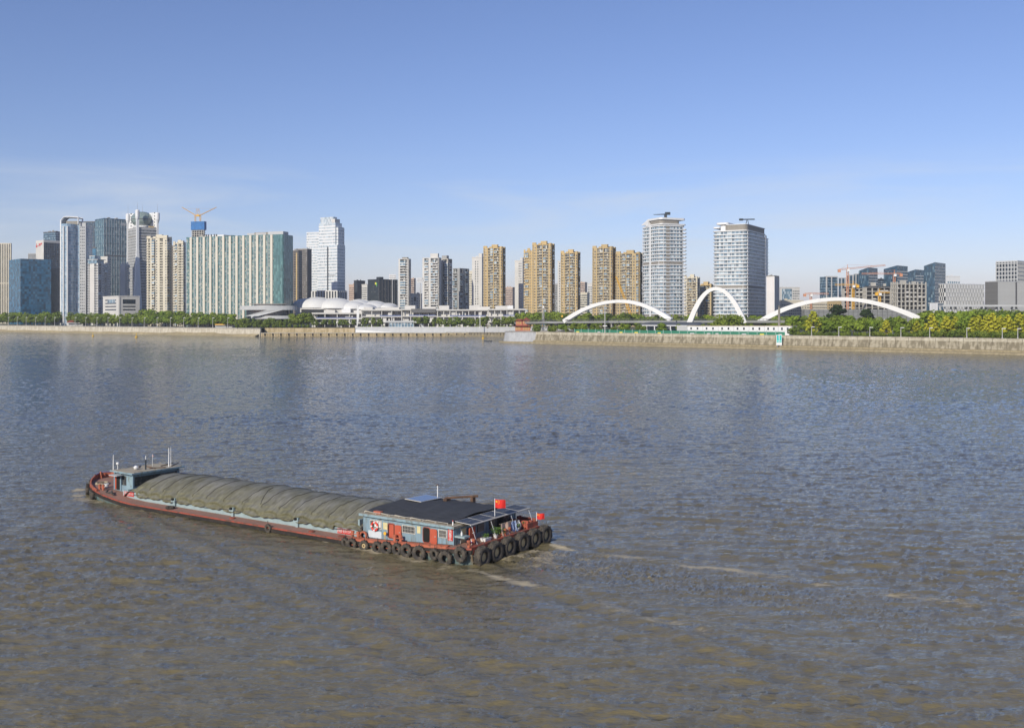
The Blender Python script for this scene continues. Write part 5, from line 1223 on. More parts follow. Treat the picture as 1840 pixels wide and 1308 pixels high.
def flood(tilt):
    def f(t, h_):
        b = MB()
        for r_ in range(3):
            for c in range(5): b.box(-3.5 + c * 1.45 + r_ * tilt, -2.3 + c * 1.45 + r_ * tilt, -.4, .2, h_ - 5 + r_ * 1.9, h_ - 3.7 + r_ * 1.9)
        b.build('floodlights', m_whitepan, t, kind='stuff'); MB().box(-3.6, 3.6, .2, .45, h_ - 5, h_ + .4).build('lamp_rack', m_pole, t)
    return f


mast('tall stadium floodlight mast in front of the black office block', 705, 494, 553, 1080, .5, head=flood(0)); mast('stadium floodlight mast left of the pale twin towers', 755.5, 500, 553, 1085, .5, head=flood(-.7))
def lattice_head(t, h_):
    b = MB()
    for sx, sy in ((-1, -1), (1, -1), (1, 1), (-1, 1)): b.bar((sx * .9, sy * .9, 0), (sx * .7, sy * .7, h_), .13)
    for i in range(int(h_ / 1.8)): sg = 1 if i % 2 else -1; b.bar((-.85 * sg, -.85, i * 1.8), (.85 * sg, -.85, i * 1.8 + 1.8), .08)
    b.build('lattice', m_pole, t); MB().box(-1.2, 1.2, -1.2, 1.2, h_ - .1, h_ + .3).build('platform', m_pole, t); MB().box(-.5, .5, -.5, .5, h_ + .3, h_ + 2).build('radar_head', m_white, t)
mast('grey lattice tower standing right of the red pavilion', 976, 554, 588, 790, .35, head=lattice_head, cat='tower', name='lattice_tower')
mast('tall plain lamp mast in front of the first arch', 1087, 546, 594, 675, .35, head=lambda t, h_: MB().box(-1.4, 1.4, -.4, .4, h_ * .24, h_ * .27).build('lamp_bracket', m_white, t))
mast('brown round column in front of the third arch foot', 1400, 552, 590, 640, .95, m_taupe, head=lambda t, h_: MB().lathe([(.8, h_), (.8, h_ + 1.0), (.3, h_ + 1.3)], 10).build('cap', m_dgrey, t), cat='column', name='column')
mast('white signal mast at the right end of the retaining wall', 862.5, 571, 597, 938, .35, m_white, head=lambda t, h_: MB().lathe([(.5, h_ - .5), (1.1, h_), (1.1, h_ + 1.2), (.3, h_ + 1.8)], 10).build('lantern', m_white, t))
mast('stubby brown mooring column near the inlet', 876, 584, 600, 928, .9, m_taupe, name='mooring_column', cat='column')
mast('traffic signal mast at the left end of the bridge', 1010, 566, 592, 735, .18, m_slate, head=lambda t, h_: MB().box(-.5, .5, -.3, .3, h_ - 1.6, h_ - .2).build('signal_box', m_yellow, t))
# sail sculpture
B = W(642, 586, 962); t = thing('sail_sculpture', 'tall white sail-shaped sculpture in front of the mall', 'sculpture', (B.x, B.y, GND)); h_ = WZ(547, 962) - GND
pts = []; b = MB()
for i in range(13):
    f = i / 12; wv = 1.7 * math.sin(math.pi * (1 - f) ** .7) + .1; pts.append((f * h_, wv))
for (z0, w0), (z1, w1) in zip(pts, pts[1:]): b.hexa([(-w0 * .3, -.35, z0), (w0, -.05, z0), (w0, .05, z0), (-w0 * .3, .35, z0)], [(-w1 * .3, -.35, z1), (w1, -.05, z1), (w1, .05, z1), (-w1 * .3, .35, z1)])
b.build('sail', m_white, t); MB().bar((-.4, 0, 0), (-.2, 0, h_ + 1.5), .25, 6, .1).build('spine', m_white, t)
# yellow crawler crane boom left of the banded tower
A, E_ = W(1136, 572, 880), W(1107, 497, 880); t = thing('crawler_crane', 'yellow lattice crane boom leaning in front of the fifth yellow tower', 'crane', A); rel = E_ - A; b = MB()
for o in (Vector((-1, -.8, 0)), Vector((1, -.8, 0)), Vector((1, .8, 0)), Vector((-1, .8, 0))): b.bar(o, rel + o * .4, .22)
for i in range(16):
    p, q = rel * (i / 16), rel * ((i + 1) / 16); sg = 1 if i % 2 else -1; b.bar(p + Vector((sg, -.8, 0)), q + Vector((-sg, -.8, 0)), .15); b.bar(p + Vector((-1, -.8, 0)), p + Vector((1, -.8, 0)), .12)
b.build('boom', m_yellow, t); MB().box(-3, 3.5, -2, 2, -1, 2.6).build('cab', m_yellow, t); MB().bar(rel, rel + Vector((1.2, 0, -30)), .06).build('hoist_rope', m_slate, t)
# road signs
for (px, w_, mm, lab) in ((1589, 5, m_white, 'white road sign board above the right-hand trees'), (1604, 7, mat('blue_sign', (.02, .14, .55), .5), 'blue road sign board above the right-hand trees')):
    D = 640; B = W(px, 577, D); t = thing('road_sign', lab, 'sign', (B.x, B.y, GND)); z0, z1 = WZ(581.5, D) - GND, WZ(573.5, D) - GND; MB().box(-w_ * D / FPX, w_ * D / FPX, 0, .2, z0, z1).build('board', mm, t); MB().bar((0, .4, 0), (0, .4, z1 - .4), .25, 6).build('post', m_rail, t)
    b = MB()
    for i in range(3): b.box(-1.6 + i * 1.1, -.9 + i * 1.1, -.04, 0, z0 + .8, z1 - .9)
    b.build('sign_marks', m_white if w_ == 7 else m_slate, t, kind='stuff')

# buoys and a sampan
def buoy(label, px, py, m, sc_=1.0, m2=None):
    x, y = on_water(px, py); t = thing('buoy', label, 'buoy', (x, y, 0), 0, None); t.scale = (sc_,) * 3
    MB().lathe([(.5, -.5), (1.25, 0), (1.25, .55), (.9, .9), (0, 1.0)], 14).build('float', m, t); b = MB()
    for i in range(4): a = i * math.pi / 2 + .4; b.bar((.7 * math.cos(a), .7 * math.sin(a), .8), (.22 * math.cos(a), .22 * math.sin(a), 2.9), .09)
    b.build('cage', m2 or m, t); MB().lathe([(.4, 2.8), (.4, 3.3), (.0, 3.9)], 10).build('top_mark', m2 or m, t)
m_by = mat('buoy_yellow', (.75, .47, .03), .5); m_br = mat('buoy_red', (.6, .08, .06), .5)
buoy('yellow buoy on the water at far left', 167, 604, m_by, .8); buoy('yellow buoy below the sphere tower', 245, 606, m_by, .95); buoy('red and white buoy by the quay', 643, 602, m_white, .85, m_br); buoy('bright yellow buoy near the inlet', 868, 608.5, m_by, .85)
x, y = on_water(877, 613); t = thing('sampan', 'tiny dark sampan right of the bright yellow buoy', 'boat', (x, y, 0)); b = MB(); P_ = [(-3.2, 0), (-2, -.6), (2, -.6), (3.2, 0), (2, .6), (-2, .6)]; b.prism(P_, -.2, .45); b.build('hull', m_slate, t); MB().box(-.8, .6, -.4, .4, .45, 1.1).build('hood', m_taupe, t)

# ------------------------------------------------------------------ trees
def leafmat(name, c1, c2, yel=None):
    m = bpy.data.materials.new(name); N, L, P = nodes_of(m); P.inputs['Roughness'].default_value = .75; P.inputs['Specular IOR Level'].default_value = .15
    oi = N.new('ShaderNodeObjectInfo'); g = N.new('ShaderNodeNewGeometry'); n1 = N.new('ShaderNodeTexNoise'); n1.inputs['Scale'].default_value = .45; n1.inputs['Detail'].default_value = 4
    L.new(g.outputs['Position'], n1.inputs['Vector']); ad = N.new('ShaderNodeMath'); ad.operation = 'MULTIPLY_ADD'; ad.inputs[1].default_value = .6; L.new(oi.outputs['Random'], ad.inputs[0])
    mm = N.new('ShaderNodeMath'); mm.operation = 'MULTIPLY_ADD'; mm.inputs[1].default_value = 1.6; mm.inputs[2].default_value = -.6; L.new(n1.outputs['Fac'], mm.inputs[0]); L.new(mm.outputs[0], ad.inputs[2])
    mx = N.new('ShaderNodeMix'); mx.data_type = 'RGBA'; mx.inputs['A'].default_value = (*c1, 1); mx.inputs['B'].default_value = (*c2, 1); L.new(ad.outputs[0], mx.inputs['Factor']); L.new(mx.outputs['Result'], P.inputs['Base Color'])
    tr = N.new('ShaderNodeBsdfTranslucent'); L.new(mx.outputs['Result'], tr.inputs['Color']); ms = N.new('ShaderNodeMixShader'); ms.inputs[0].default_value = .25; out = N['Material Output']
    L.new(P.outputs[0], ms.inputs[1]); L.new(tr.outputs[0], ms.inputs[2]); L.new(ms.outputs[0], out.inputs['Surface'])
    return m


lf = {'round': leafmat('broadleaf_foliage', (.11, .175, .026), (.26, .32, .046)), 'camphor': leafmat('camphor_foliage', (.135, .22, .026), (.30, .39, .046)), 'ginkgo': leafmat('ginkgo_foliage', (.36, .39, .04), (.60, .56, .05)),
      'upright': leafmat('young_tree_foliage', (.11, .17, .033), (.27, .33, .07)), 'dark': leafmat('dark_evergreen_foliage', (.030, .055, .020), (.075, .11, .03)), 'shrub': leafmat('shrub_foliage', (.10, .16, .028), (.24, .29, .045))}
m_bark = mat('bark', (.10, .078, .055), .9, var=.2, vscale=2)


def crown_mesh(kind, seed):
    r = np.random.RandomState(seed); V, Fc = [], []
    if kind == 'round' or kind == 'camphor': nl, n, R_, zc, rz, leaf = 13, 1300, .40, .60, .36, .050
    elif kind == 'dark': nl, n, R_, zc, rz, leaf = 14, 1200, .24, .52, .46, .050
    elif kind == 'upright': nl, n, R_, zc, rz, leaf = 11, 620, .22, .62, .36, .048
    elif kind == 'shrub': nl, n, R_, zc, rz, leaf = 9, 600, .62, .46, .42, .085
    else: nl, n, R_, zc, rz, leaf = 26, 1150, .30, .58, .40, .042
    lobes = []
    for i in range(nl):
        if kind == 'ginkgo':
            f = (i + .5) / nl; z = .20 + .78 * f; a = i * 2.4 + r.rand(); rr = (.34 * (1 - f) ** .8 + .03) * (.6 + .4 * r.rand()); lobes.append((rr * math.cos(a), rr * math.sin(a), z, .055 + .07 * (1 - f)))
        else:
            a, q = r.rand() * 2 * math.pi, math.sqrt(r.rand()); zr = r.uniform(-1, 1); sh = math.sqrt(max(0, 1 - zr * zr * .85)) * (1.0 if zr < .2 else .9)
            lobes.append((R_ * .68 * q * sh * math.cos(a), R_ * .68 * q * sh * math.sin(a), zc + rz * .66 * zr, R_ * r.uniform(.34, .56)))
    for i in range(n):
        cx, cy, cz, lr = lobes[r.randint(nl)]; d = r.normal(size=3); d /= np.linalg.norm(d); rad = lr * r.uniform(.70, 1.08); p = np.array([cx, cy, cz]) + d * rad * np.array([1, 1, .85 if kind != 'ginkgo' else .6])
        nn = d + r.normal(size=3) * .38; nn /= np.linalg.norm(nn); u = np.cross(nn, r.normal(size=3)); u /= np.linalg.norm(u); w = np.cross(nn, u); s_ = leaf * r.uniform(.55, 1.25); s2 = s_ * r.uniform(.5, .9); k = len(V)
        V += [tuple(p + u * s_), tuple(p + w * s2), tuple(p - u * s_), tuple(p - w * s2)]; Fc.append((k, k + 1, k + 2, k + 3))
    me = bpy.data.meshes.new('crown'); me.from_pydata(V, [], Fc); me.materials.append(lf[kind]); return me


def trunk_mesh(kind, seed):
    r = random.Random(seed); b = MB(); top = .95 if kind in ('ginkgo', 'dark') else .6
    b.bar((0, 0, 0), (.01, .01, .28), .022, 6, .017).bar((.01, .01, .28), (.0, .02, top), .017, 6, .005)
    for i in range(5): a = i * 1.3 + r.random(); z = .25 + .07 * i; b.bar((0, 0, z), (.2 * math.cos(a), .2 * math.sin(a), z + .2), .010, 5, .003)
    return b.mesh('trunk', m_bark)


PROTO = {k: [(crown_mesh(k, 10 * i + j), trunk_mesh(k, j)) for j in range(4)] for i, k in enumerate(('round', 'camphor', 'ginkgo', 'upright', 'dark', 'shrub'))}
KN = {'round': ('broadleaf_tree', 'leafy green tree', 'tree'), 'camphor': ('camphor_tree', 'round bright green tree', 'tree'), 'ginkgo': ('ginkgo_tree', 'yellow leaved ginkgo', 'tree'), 'upright': ('young_tree', 'slender young tree', 'tree'), 'dark': ('evergreen_tree', 'dark evergreen tree', 'tree'), 'shrub': ('shrub', 'clipped green shrub', 'shrub')}
trs = random.Random(21)


def tree(kind, label, loc, h, wide=1.0, group=None):
    nm, _, cat = KN[kind]; cm, tm = trs.choice(PROTO[kind]); t = thing(nm, label, cat, loc, trs.uniform(0, 6.28), group); t.scale = (h * wide, h * wide, h); obj('crown', cm, t); obj('trunk', tm, t)


def row(kind, place, xs, Df, hf, wide=1.0, group=None, zb=GND, jit=3.0, kinds=None):
    """trees at photo columns xs; hf gives the column's top row in the photo or a height"""
    cnt = {}
    for i, px in enumerate(xs):
        kd = kinds[i % len(kinds)] if kinds else kind; D = (Df(px) if callable(Df) else Df) + trs.uniform(-jit, jit); h = hf(px, D) if callable(hf) else hf * trs.uniform(.88, 1.12); cnt[kd] = cnt.get(kd, 0) + 1
        tree(kd, f'{ORD[cnt[kd]-1]} {KN[kd][1]} from left, {place}', (WX(px, D), D, zb), max(h, 1.5), wide * trs.uniform(.92, 1.12), group or f'trees {place}')


def top(y, j=2.0): return lambda px, D: WZ(y + trs.uniform(-j, j), D) - GND
def rng(a, b, st): x = a; out = []
def xs(a, b, st):
    out = []; x = a
    while x < b: out.append(x + trs.uniform(-.25, .25) * st); x += st
    return out


row('round', 'front belt left of curved tower', xs(-6, 104, 10), lambda x: DL(x) + 24, top(566), 1.15)
row('round', 'back belt left of curved tower', xs(-4, 110, 9), lambda x: DL(x) + 50, top(560.5), 1.1, kinds=['round', 'camphor', 'round'])
row('round', 'front belt below the sphere tower', [140, 149, 159, 170, 181, 192, 203, 215, 226, 237, 248, 259], lambda x: DL(x) + 24, top(567), 1.15)
row('round', 'back belt below the sphere tower', xs(128, 262, 10), lambda x: DL(x) + 48, top(562), 1.15, kinds=['round', 'round', 'camphor'])
row('round', 'front belt below the cream towers', xs(262, 345, 9.5), lambda x: DL(x) + 24, top(565, 3), 1.15, kinds=['camphor', 'round'])
row('round', 'back belt below the cream towers', xs(264, 340, 11), lambda x: DL(x) + 45, top(556, 2), 1.25, kinds=['round', 'camphor'])
row('camphor', 'front belt below the hotel', xs(345, 425, 9), lambda x: DL(x) + 22, top(567, 2.5), 1.15, kinds=['camphor', 'round'])
row('round', 'back belt below the hotel', xs(345, 418, 10), lambda x: DL(x) + 42, top(561, 1.5), 1.2, kinds=['round', 'camphor'])
row('upright', 'in the planting before the oval hall', xs(424, 528, 7.5), 956, top(572.5, 2.5), 1.5, kinds=['upright', 'upright', 'round'])
row('shrub', 'in the hedge before the oval hall', xs(426, 560, 8), 951, 4.2, .9)
row('round', 'right of the oval hall', [527, 536, 546, 555], 972, top(562, 1.5), 1.25)
row('upright', 'before the left mall porch', xs(562, 640, 8), 962, top(572, 2.5), 1.5)
row('upright', 'before the mall centre', [652, 658, 671, 680, 686, 745, 753, 762, 766, 779, 788, 793], 966, top(568, 3.5), 1.3)
row('upright', 'before the right mall wing', [800, 808, 818, 826, 834, 843, 850, 858, 866, 874, 889, 894, 904, 910, 916, 922, 930], 962, top(569.5, 3), 1.45, kinds=['upright', 'upright', 'round'])
row('shrub', 'in the promenade hedge below the mall', xs(648, 690, 8) + xs(772, 920, 9), 952, 3.0, 1.0)
row('round', 'behind the red pavilion', [934, 944, 953, 962, 968, 981, 990, 998, 1006], 905, top(559, 3), 1.2, kinds=['round', 'camphor'])
row('upright', 'left of the bridge end', [952, 962, 984, 992, 1001], 830, top(568, 3), 1.5)
row('round', 'behind the first arch', xs(1008, 1150, 11), 815, top(563, 4), 1.3, kinds=['round', 'round', 'dark'])
row('camphor', 'below the bridge deck', [1012, 1030, 1050, 1068, 1120, 1150, 1190, 1222, 1248, 1262, 1296, 1322, 1346, 1372, 1392, 1412], lambda x: max(660, DR(x) + 18), top(580, 2), 1.3, kinds=['camphor', 'round'], jit=4)
row('round', 'between bridge and banded towers', xs(1150, 1430, 10), 745, top(566.5, 3), 1.25, kinds=['round', 'camphor', 'round', 'dark'], jit=12)
row('round', 'standing tall through the second arch', [1298, 1312, 1320], 655, top(564.5, 2), 1.1)
row('shrub', 'on the pier head and behind the hoarding', [964, 968, 990, 996, 1018, 1042, 1066, 1078, 1100, 1180], lambda x: DR(x) + 14, lambda px, D: 5.0 * trs.uniform(.7, 1.2), 1.0, jit=1)
tree('camphor', 'bright green bush beside the glass pavilion', (*RBp(1103, 16).xy, GND), 6.5, 1.2); tree('shrub', 'pinkish green bush in front of the glass pavilion', (*RBp(1145, 8).xy, GND), 5.5, 1.0); tree('shrub', 'round bush at the right end of the hoarding', (*RBp(1413, 9).xy, GND), 6.5, 1.1)
tree('dark', 'big dark round tree left of the scaffold under the third arch', W(1503, 566, 770).xy.to_3d() + Vector((0, 0, GND)), WZ(543, 770) - GND, 1.7); tree('dark', 'second big dark tree under the third arch', W(1559, 566, 760).xy.to_3d() + Vector((0, 0, GND)), WZ(551.5, 760) - GND, 1.8)
# right bank front planting
gk = [(1440, 559, 'ginkgo', 16), (1455, 573, 'dark', 18), (1470, 572, 'camphor', 14), (1497, 573, 'camphor', 14), (1526, 570, 'camphor', 16), (1551, 573, 'camphor', 15), (1577, 575, 'ginkgo', 13), (1600, 580, 'camphor', 14), (1629, 576, 'ginkgo', 16), (1649, 570, 'dark', 20), (1659, 564, 'ginkgo', 14), (1682, 568, 'ginkgo', 17), (1694, 569, 'ginkgo', 21), (1716, 565, 'camphor', 18), (1733, 570, 'ginkgo', 15), (1745, 567, 'ginkgo', 14), (1756, 566, 'ginkgo', 17), (1770, 563, 'ginkgo', 14), (1782, 568, 'ginkgo', 16), (1798, 566, 'ginkgo', 14), (1816, 563, 'ginkgo', 16), (1834, 565, 'dark', 18), (1846, 561, 'ginkgo', 13)]
c_ = {}
for (px, y, kd, back) in gk:
    p = RBp(px, back); c_[kd] = c_.get(kd, 0) + 1; tree(kd, f'{ORD[c_[kd]-1]} {KN[kd][1]} from left, front row on the right bank', (p.x, p.y, GND), WZ(y, p.y) - GND, {'camphor': 1.35, 'ginkgo': 1.05, 'dark': 1.3}.get(kd, 1.1), 'front row of trees on the right bank')
row('round', 'second row, right bank left half', xs(1432, 1660, 15), lambda x: DR(x) + 44, top(567, 3), 1.2, kinds=['camphor', 'round', 'round'])
row('round', 'second row, right bank right half', xs(1662, 1850, 12), lambda x: DR(x) + 42, top(559, 4), 1.2, kinds=['camphor', 'round', 'dark'])
row('shrub', 'low hedge, right bank left half', xs(1428, 1640, 9), lambda x: DR(x) + 8.5, 3.2, 1.0, jit=1.2)
row('shrub', 'low hedge, right bank right half', xs(1642, 1848, 9), lambda x: DR(x) + 9, 4.6, .9, jit=1.5)
row('round', 'in the far row under the viaduct', xs(1660, 1850, 13), 735, top(556, 3), 1.2)

# ------------------------------------------------------------------ the barge
m_hull = mat('hull_teal_grey', (.11, .165, .165), .65, vscale=1.0, col2=(.15, .11, .07), c2=(.48, .66), stretch=(1, 1, .5))
m_deck = mat('worn_red_deck', (.35, .185, .135), .75, vscale=.7, col2=(.25, .16, .12), c2=(.4, .7), bump=.2)
m_gun = mat('red_gunwale', (.34, .085, .055), .6, vscale=1.2, col2=(.15, .075, .05), c2=(.46, .64))
m_orange_h = mat('rusty_orange_red', (.46, .135, .075), .7, vscale=2.4, col2=(.20, .085, .05), c2=(.48, .66), bump=.3)
m_rub = mat('black_rubbing_band', (.022, .020, .018), .8, vscale=1.5, col2=(.07, .05, .035), c2=(.5, .75))
m_coam = mat('pale_teal_coaming', (.30, .385, .395), .6, vscale=.8, col2=(.22, .29, .30), c2=(.45, .75))
m_cab = mat('cabin_blue_grey', (.21, .305, .36), .6, vscale=2.0, col2=(.155, .175, .165), c2=(.5, .68), stretch=(1.6, 1.6, .35))
m_cabd = mat('cabin_trim_blue', (.25, .355, .40), .6, vscale=2.2, col2=(.17, .20, .19), c2=(.48, .66))
m_door = mat('red_steel_door', (.47, .10, .055), .5, vscale=1.5, col2=(.36, .075, .04), c2=(.5, .8))
m_tyre = mat('tyre_rubber', (.045, .041, .037), .9, vscale=3.0, col2=(.13, .107, .08), c2=(.42, .72), bump=.5, bscale=14)
m_rim = mat('ochre_tyre_disc', (.55, .42, .22), .7, vscale=3.0, col2=(.28, .19, .09), c2=(.55, .75))
m_rope = mat('pale_rope', (.42, .36, .25), .9); m_drope = mat('dark_rope', (.07, .065, .06), .9)
m_net_roof = mat('black_shade_net', (.038, .040, .043), .8, vscale=.9, col2=(.066, .068, .07), c2=(.4, .7), stretch=(1, 6, 1), bump=.3)
m_solar = mat('solar_cells', (.05, .055, .065), .5, spec=.35, vscale=2.0, col2=(.07, .08, .10)); m_frame = mat('solar_frame', (.55, .53, .48), .5)
m_timber = mat('weathered_roof_boards', (.44, .39, .29), .85, vscale=.9, col2=(.28, .23, .16), c2=(.4, .7), bump=.3, stretch=(.4, 2, 1))
m_rust = mat('rusty_iron', (.12, .07, .045), .85, var=.3, vscale=2)
m_glassb = mat('dusty_window', (.05, .055, .055), .25, spec=.6, vscale=3, col2=(.22, .21, .18), c2=(.5, .8)); m_black = mat('dark_doorway', (.012, .011, .010), .9)
m_signred = mat('sign_red', (.50, .04, .03), .5); m_poster = mat('yellowed_poster', (.62, .55, .30), .8, var=.1, vscale=4); m_wboard = mat('pale_blue_board', (.55, .60, .62), .6, var=.05, vscale=2)
m_flag = mat('flag_red_cloth', (.62, .025, .02), .8); m_star = mat('flag_yellow', (.80, .62, .05), .8)
m_buoyr = mat('lifebuoy_red', (.68, .06, .04), .5); m_pot = mat('white_plastic', (.72, .72, .70), .5); m_leafp = mat('pot_plant_leaves', (.06, .13, .025), .8, vscale=5, col2=(.16, .24, .04))
m_cloth1 = mat('peach_floral_cloth', (.62, .44, .32), .9, vscale=5.0, col2=(.60, .22, .13), c2=(.56, .66)); m_cloth2 = mat('pale_blue_cloth', (.36, .44, .62), .9, var=.1, vscale=3)


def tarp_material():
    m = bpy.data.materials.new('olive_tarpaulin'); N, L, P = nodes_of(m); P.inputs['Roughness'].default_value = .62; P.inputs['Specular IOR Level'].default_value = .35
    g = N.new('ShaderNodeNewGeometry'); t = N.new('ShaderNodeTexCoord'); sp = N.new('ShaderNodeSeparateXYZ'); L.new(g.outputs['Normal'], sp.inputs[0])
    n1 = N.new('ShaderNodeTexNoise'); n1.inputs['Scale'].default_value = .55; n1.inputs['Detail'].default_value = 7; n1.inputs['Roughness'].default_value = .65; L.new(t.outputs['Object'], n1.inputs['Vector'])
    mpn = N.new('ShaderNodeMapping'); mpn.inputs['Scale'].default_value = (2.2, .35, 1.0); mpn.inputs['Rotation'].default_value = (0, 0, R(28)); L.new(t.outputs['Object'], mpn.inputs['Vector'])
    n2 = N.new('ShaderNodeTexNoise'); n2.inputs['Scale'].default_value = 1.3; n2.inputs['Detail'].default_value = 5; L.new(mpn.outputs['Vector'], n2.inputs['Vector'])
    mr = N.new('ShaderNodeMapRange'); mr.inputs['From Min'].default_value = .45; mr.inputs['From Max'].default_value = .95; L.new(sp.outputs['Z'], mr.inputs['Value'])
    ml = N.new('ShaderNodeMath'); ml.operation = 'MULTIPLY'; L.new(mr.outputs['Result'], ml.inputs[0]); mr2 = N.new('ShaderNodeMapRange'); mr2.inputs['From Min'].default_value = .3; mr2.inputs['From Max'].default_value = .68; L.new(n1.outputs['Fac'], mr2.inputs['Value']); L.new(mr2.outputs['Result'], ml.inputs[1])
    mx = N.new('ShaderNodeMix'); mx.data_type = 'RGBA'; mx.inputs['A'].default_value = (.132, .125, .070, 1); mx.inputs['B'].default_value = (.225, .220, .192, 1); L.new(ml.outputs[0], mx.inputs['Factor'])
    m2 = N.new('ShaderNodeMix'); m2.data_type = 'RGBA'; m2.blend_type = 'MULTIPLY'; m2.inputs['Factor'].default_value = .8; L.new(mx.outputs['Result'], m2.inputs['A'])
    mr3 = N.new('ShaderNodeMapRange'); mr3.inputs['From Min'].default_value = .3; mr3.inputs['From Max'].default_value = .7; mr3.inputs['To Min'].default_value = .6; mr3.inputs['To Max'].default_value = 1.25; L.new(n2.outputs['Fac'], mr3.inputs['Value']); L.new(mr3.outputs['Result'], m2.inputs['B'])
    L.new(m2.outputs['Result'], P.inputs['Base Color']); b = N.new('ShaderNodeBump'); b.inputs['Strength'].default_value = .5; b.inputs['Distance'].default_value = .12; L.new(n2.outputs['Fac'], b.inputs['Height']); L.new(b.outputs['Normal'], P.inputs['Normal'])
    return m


BG = thing('cargo_barge', 'long laden cargo barge with teal cabin aft and olive tarpaulin hold', 'barge', (B_O.x, B_O.y, 0), B_ANG)


def on_barge(x, y, z=0.0): p = B_O + B_F * x + B_L * y; return Vector((p.x, p.y, z))
def bthing(name, label, cat, x, y, z, rot=0.0, group=None): return thing(name, label, cat, on_barge(x, y, z), B_ANG + rot, group)


def bw(x): return x if x < 46.5 else 46.5 + (x - 46.5) * 1.42
ST = [bw(q_) for q_ in [0, .6, 2, 4, 7, 9, 11, 12.6, 13.4, 14.5, 17, 20, 24, 28, 32, 36, 40, 43, 45, 46.5, 48, 49.3, 50.4, 51.4, 52.2, 52.9, 53.4, 53.7]]
def interp(x, X, Y): return float(np.interp(x, X, Y))
def hb(x): return interp(x, [bw(q_) for q_ in [0, .6, 2, 44, 46.5, 48, 49.3, 50.4, 51.4, 52.2, 52.9, 53.4, 53.7]], [4.95, 5.2, 5.3, 5.55, 5.45, 5.2, 4.75, 4.2, 3.5, 2.7, 1.85, 1.0, .15])
def dz(x): return interp(x, [bw(q_) for q_ in [0, 2, 5, 9, 12.6, 13.4, 44, 46.5, 49, 53.7]], [1.38, 1.28, 1.08, .82, .66, .50, .50, .72, .98, 1.25])


def loft(rings, closed=False):
    b = MB(); n = len(rings[0]); vs = [p for r_ in rings for p in r_]; fs = []
    for i in range(len(rings) - 1):
        for k in range(n - (0 if closed else 1)): a, c = i * n + k, i * n + (k + 1) % n; fs.append((a, c, c + n, a + n))
    return b.add(vs, fs)


# hull shell, deck, rubbing band, gunwale
hull = loft([[(x, hb(x), dz(x) - .02), (x, hb(x) * .995, dz(x) - .5), (x, hb(x) * .96, -.2), (x, hb(x) * .86, -1.2), (x, -hb(x) * .86, -1.2), (x, -hb(x) * .96, -.2), (x, -hb(x) * .995, dz(x) - .5), (x, -hb(x), dz(x) - .02)] for x in ST])
hull.add([(0, hb(0) * f, z) for f, z in ((1, dz(0) - .02), (.86, -1.2), (-.86, -1.2), (-1, dz(0) - .02))], [(0, 1, 2, 3)]); hull.build('hull', m_hull, BG)
loft([[(x, hb(x) - .02, dz(x)), (x, -hb(x) + .02, dz(x))] for x in ST]).build('deck', m_deck, BG)
for sg, nm in ((1, 'port'), (-1, 'starboard')):
    def bandf(z0, z1, out): return loft([[(x, sg * (hb(x) - .05), dz(x) + z0), (x, sg * (hb(x) + out), dz(x) + z0), (x, sg * (hb(x) + out), dz(x) + z1), (x, sg * (hb(x) - .05), dz(x) + z1)] for x in ST], True)
    bandf(-.42, -.14, .14).build('rubbing_band', m_rub, BG); bandf(-.12, .012, .06).build('gunwale', m_gun, BG)
# raised rusty side plating by the cabin
AF = [x for x in np.linspace(2.2, 12.9, 14)]
for sg in (1, -1): loft([[(x, sg * (hb(x) + .08), dz(x) - .5 + .0), (x, sg * (hb(x) + .10), dz(x) + .06), (x, sg * (hb(x) - .28), dz(x) + .12), (x, sg * (hb(x) - .35), dz(x) - .4)] for x in AF], True).build('side_plating', m_orange_h if sg == 1 else m_gun, BG)
loft([[(-.10, y, dz(0) - .45), (-.10, y, dz(0) + .10), (.22, y, dz(0) + .10), (.22, y, dz(0) - .45)] for y in np.linspace(-5.0, 5.0, 9)], True).build('stern_gunwale', m_gun, BG)
# hold coaming
CX = [13.2, 14, 15.5, 16.2, 18, 24, 30, 36, 41, 43.6, 44.4, 45.6, 46.9]; CZ = [1.05, 1.08, 1.08, .98, .95, .97, 1.0, 1.03, 1.08, 1.12, 1.26, 1.30, 1.30]
for sg in (1, -1): loft([[(x, sg * 3.92, .45), (x, sg * 3.92, z), (x, sg * 3.76, z + .03), (x, sg * 3.76, .45)] for x, z in zip(CX, CZ)], True).build('hold_coaming', m_coam, BG)
MB().box(13.1, 13.3, -3.8, 3.8, .5, 2.0).build('hold_bulkhead', m_coam, BG); MB().box(46.2, 46.4, -3.8, 3.8, .6, 1.4).build('hold_bulkhead', m_coam, BG)
for x in (20.6, 29.4, 38.2):
    MB().box(x - .16, x + .16, 3.92, 4.12, .5, 1.35).build('fairlead_post', m_coam, BG); MB().box(x - .3, x + .3, 3.96, 4.25, 1.0, 1.16).build('fairlead_bracket', m_coam, BG); MB().bar((x - .05, 4.2, 1.25), (x + .2, 4.2, 1.25), .13, 8).build('fairlead_roller', m_black, BG)
b = MB(); pts = [(14, 4.05, 1.0)] + [(x, 4.1, .92 + .18 * abs(math.cos((x - 20.6) / 8.8 * math.pi))) for x in np.linspace(15, 45, 40)]; b.path(pts, .03, 4); b.build('side_rope', m_drope, BG)
MB().lathe([(.0, .52), (.28, .52), (.28, .60), (.0, .62)], 14, (18.0, 4.8, 0)).build('deck_hatch', m_gun, BG); MB().lathe([(.0, .52), (.28, .52), (.28, .60), (.0, .62)], 14, (28.6, 4.8, 0)).build('deck_hatch', m_gun, BG); MB().lathe([(.0, .52), (.34, .52), (.34, .62), (.0, .64)], 14, (14.3, 4.8, 0)).build('deck_hatch', m_gun, BG)

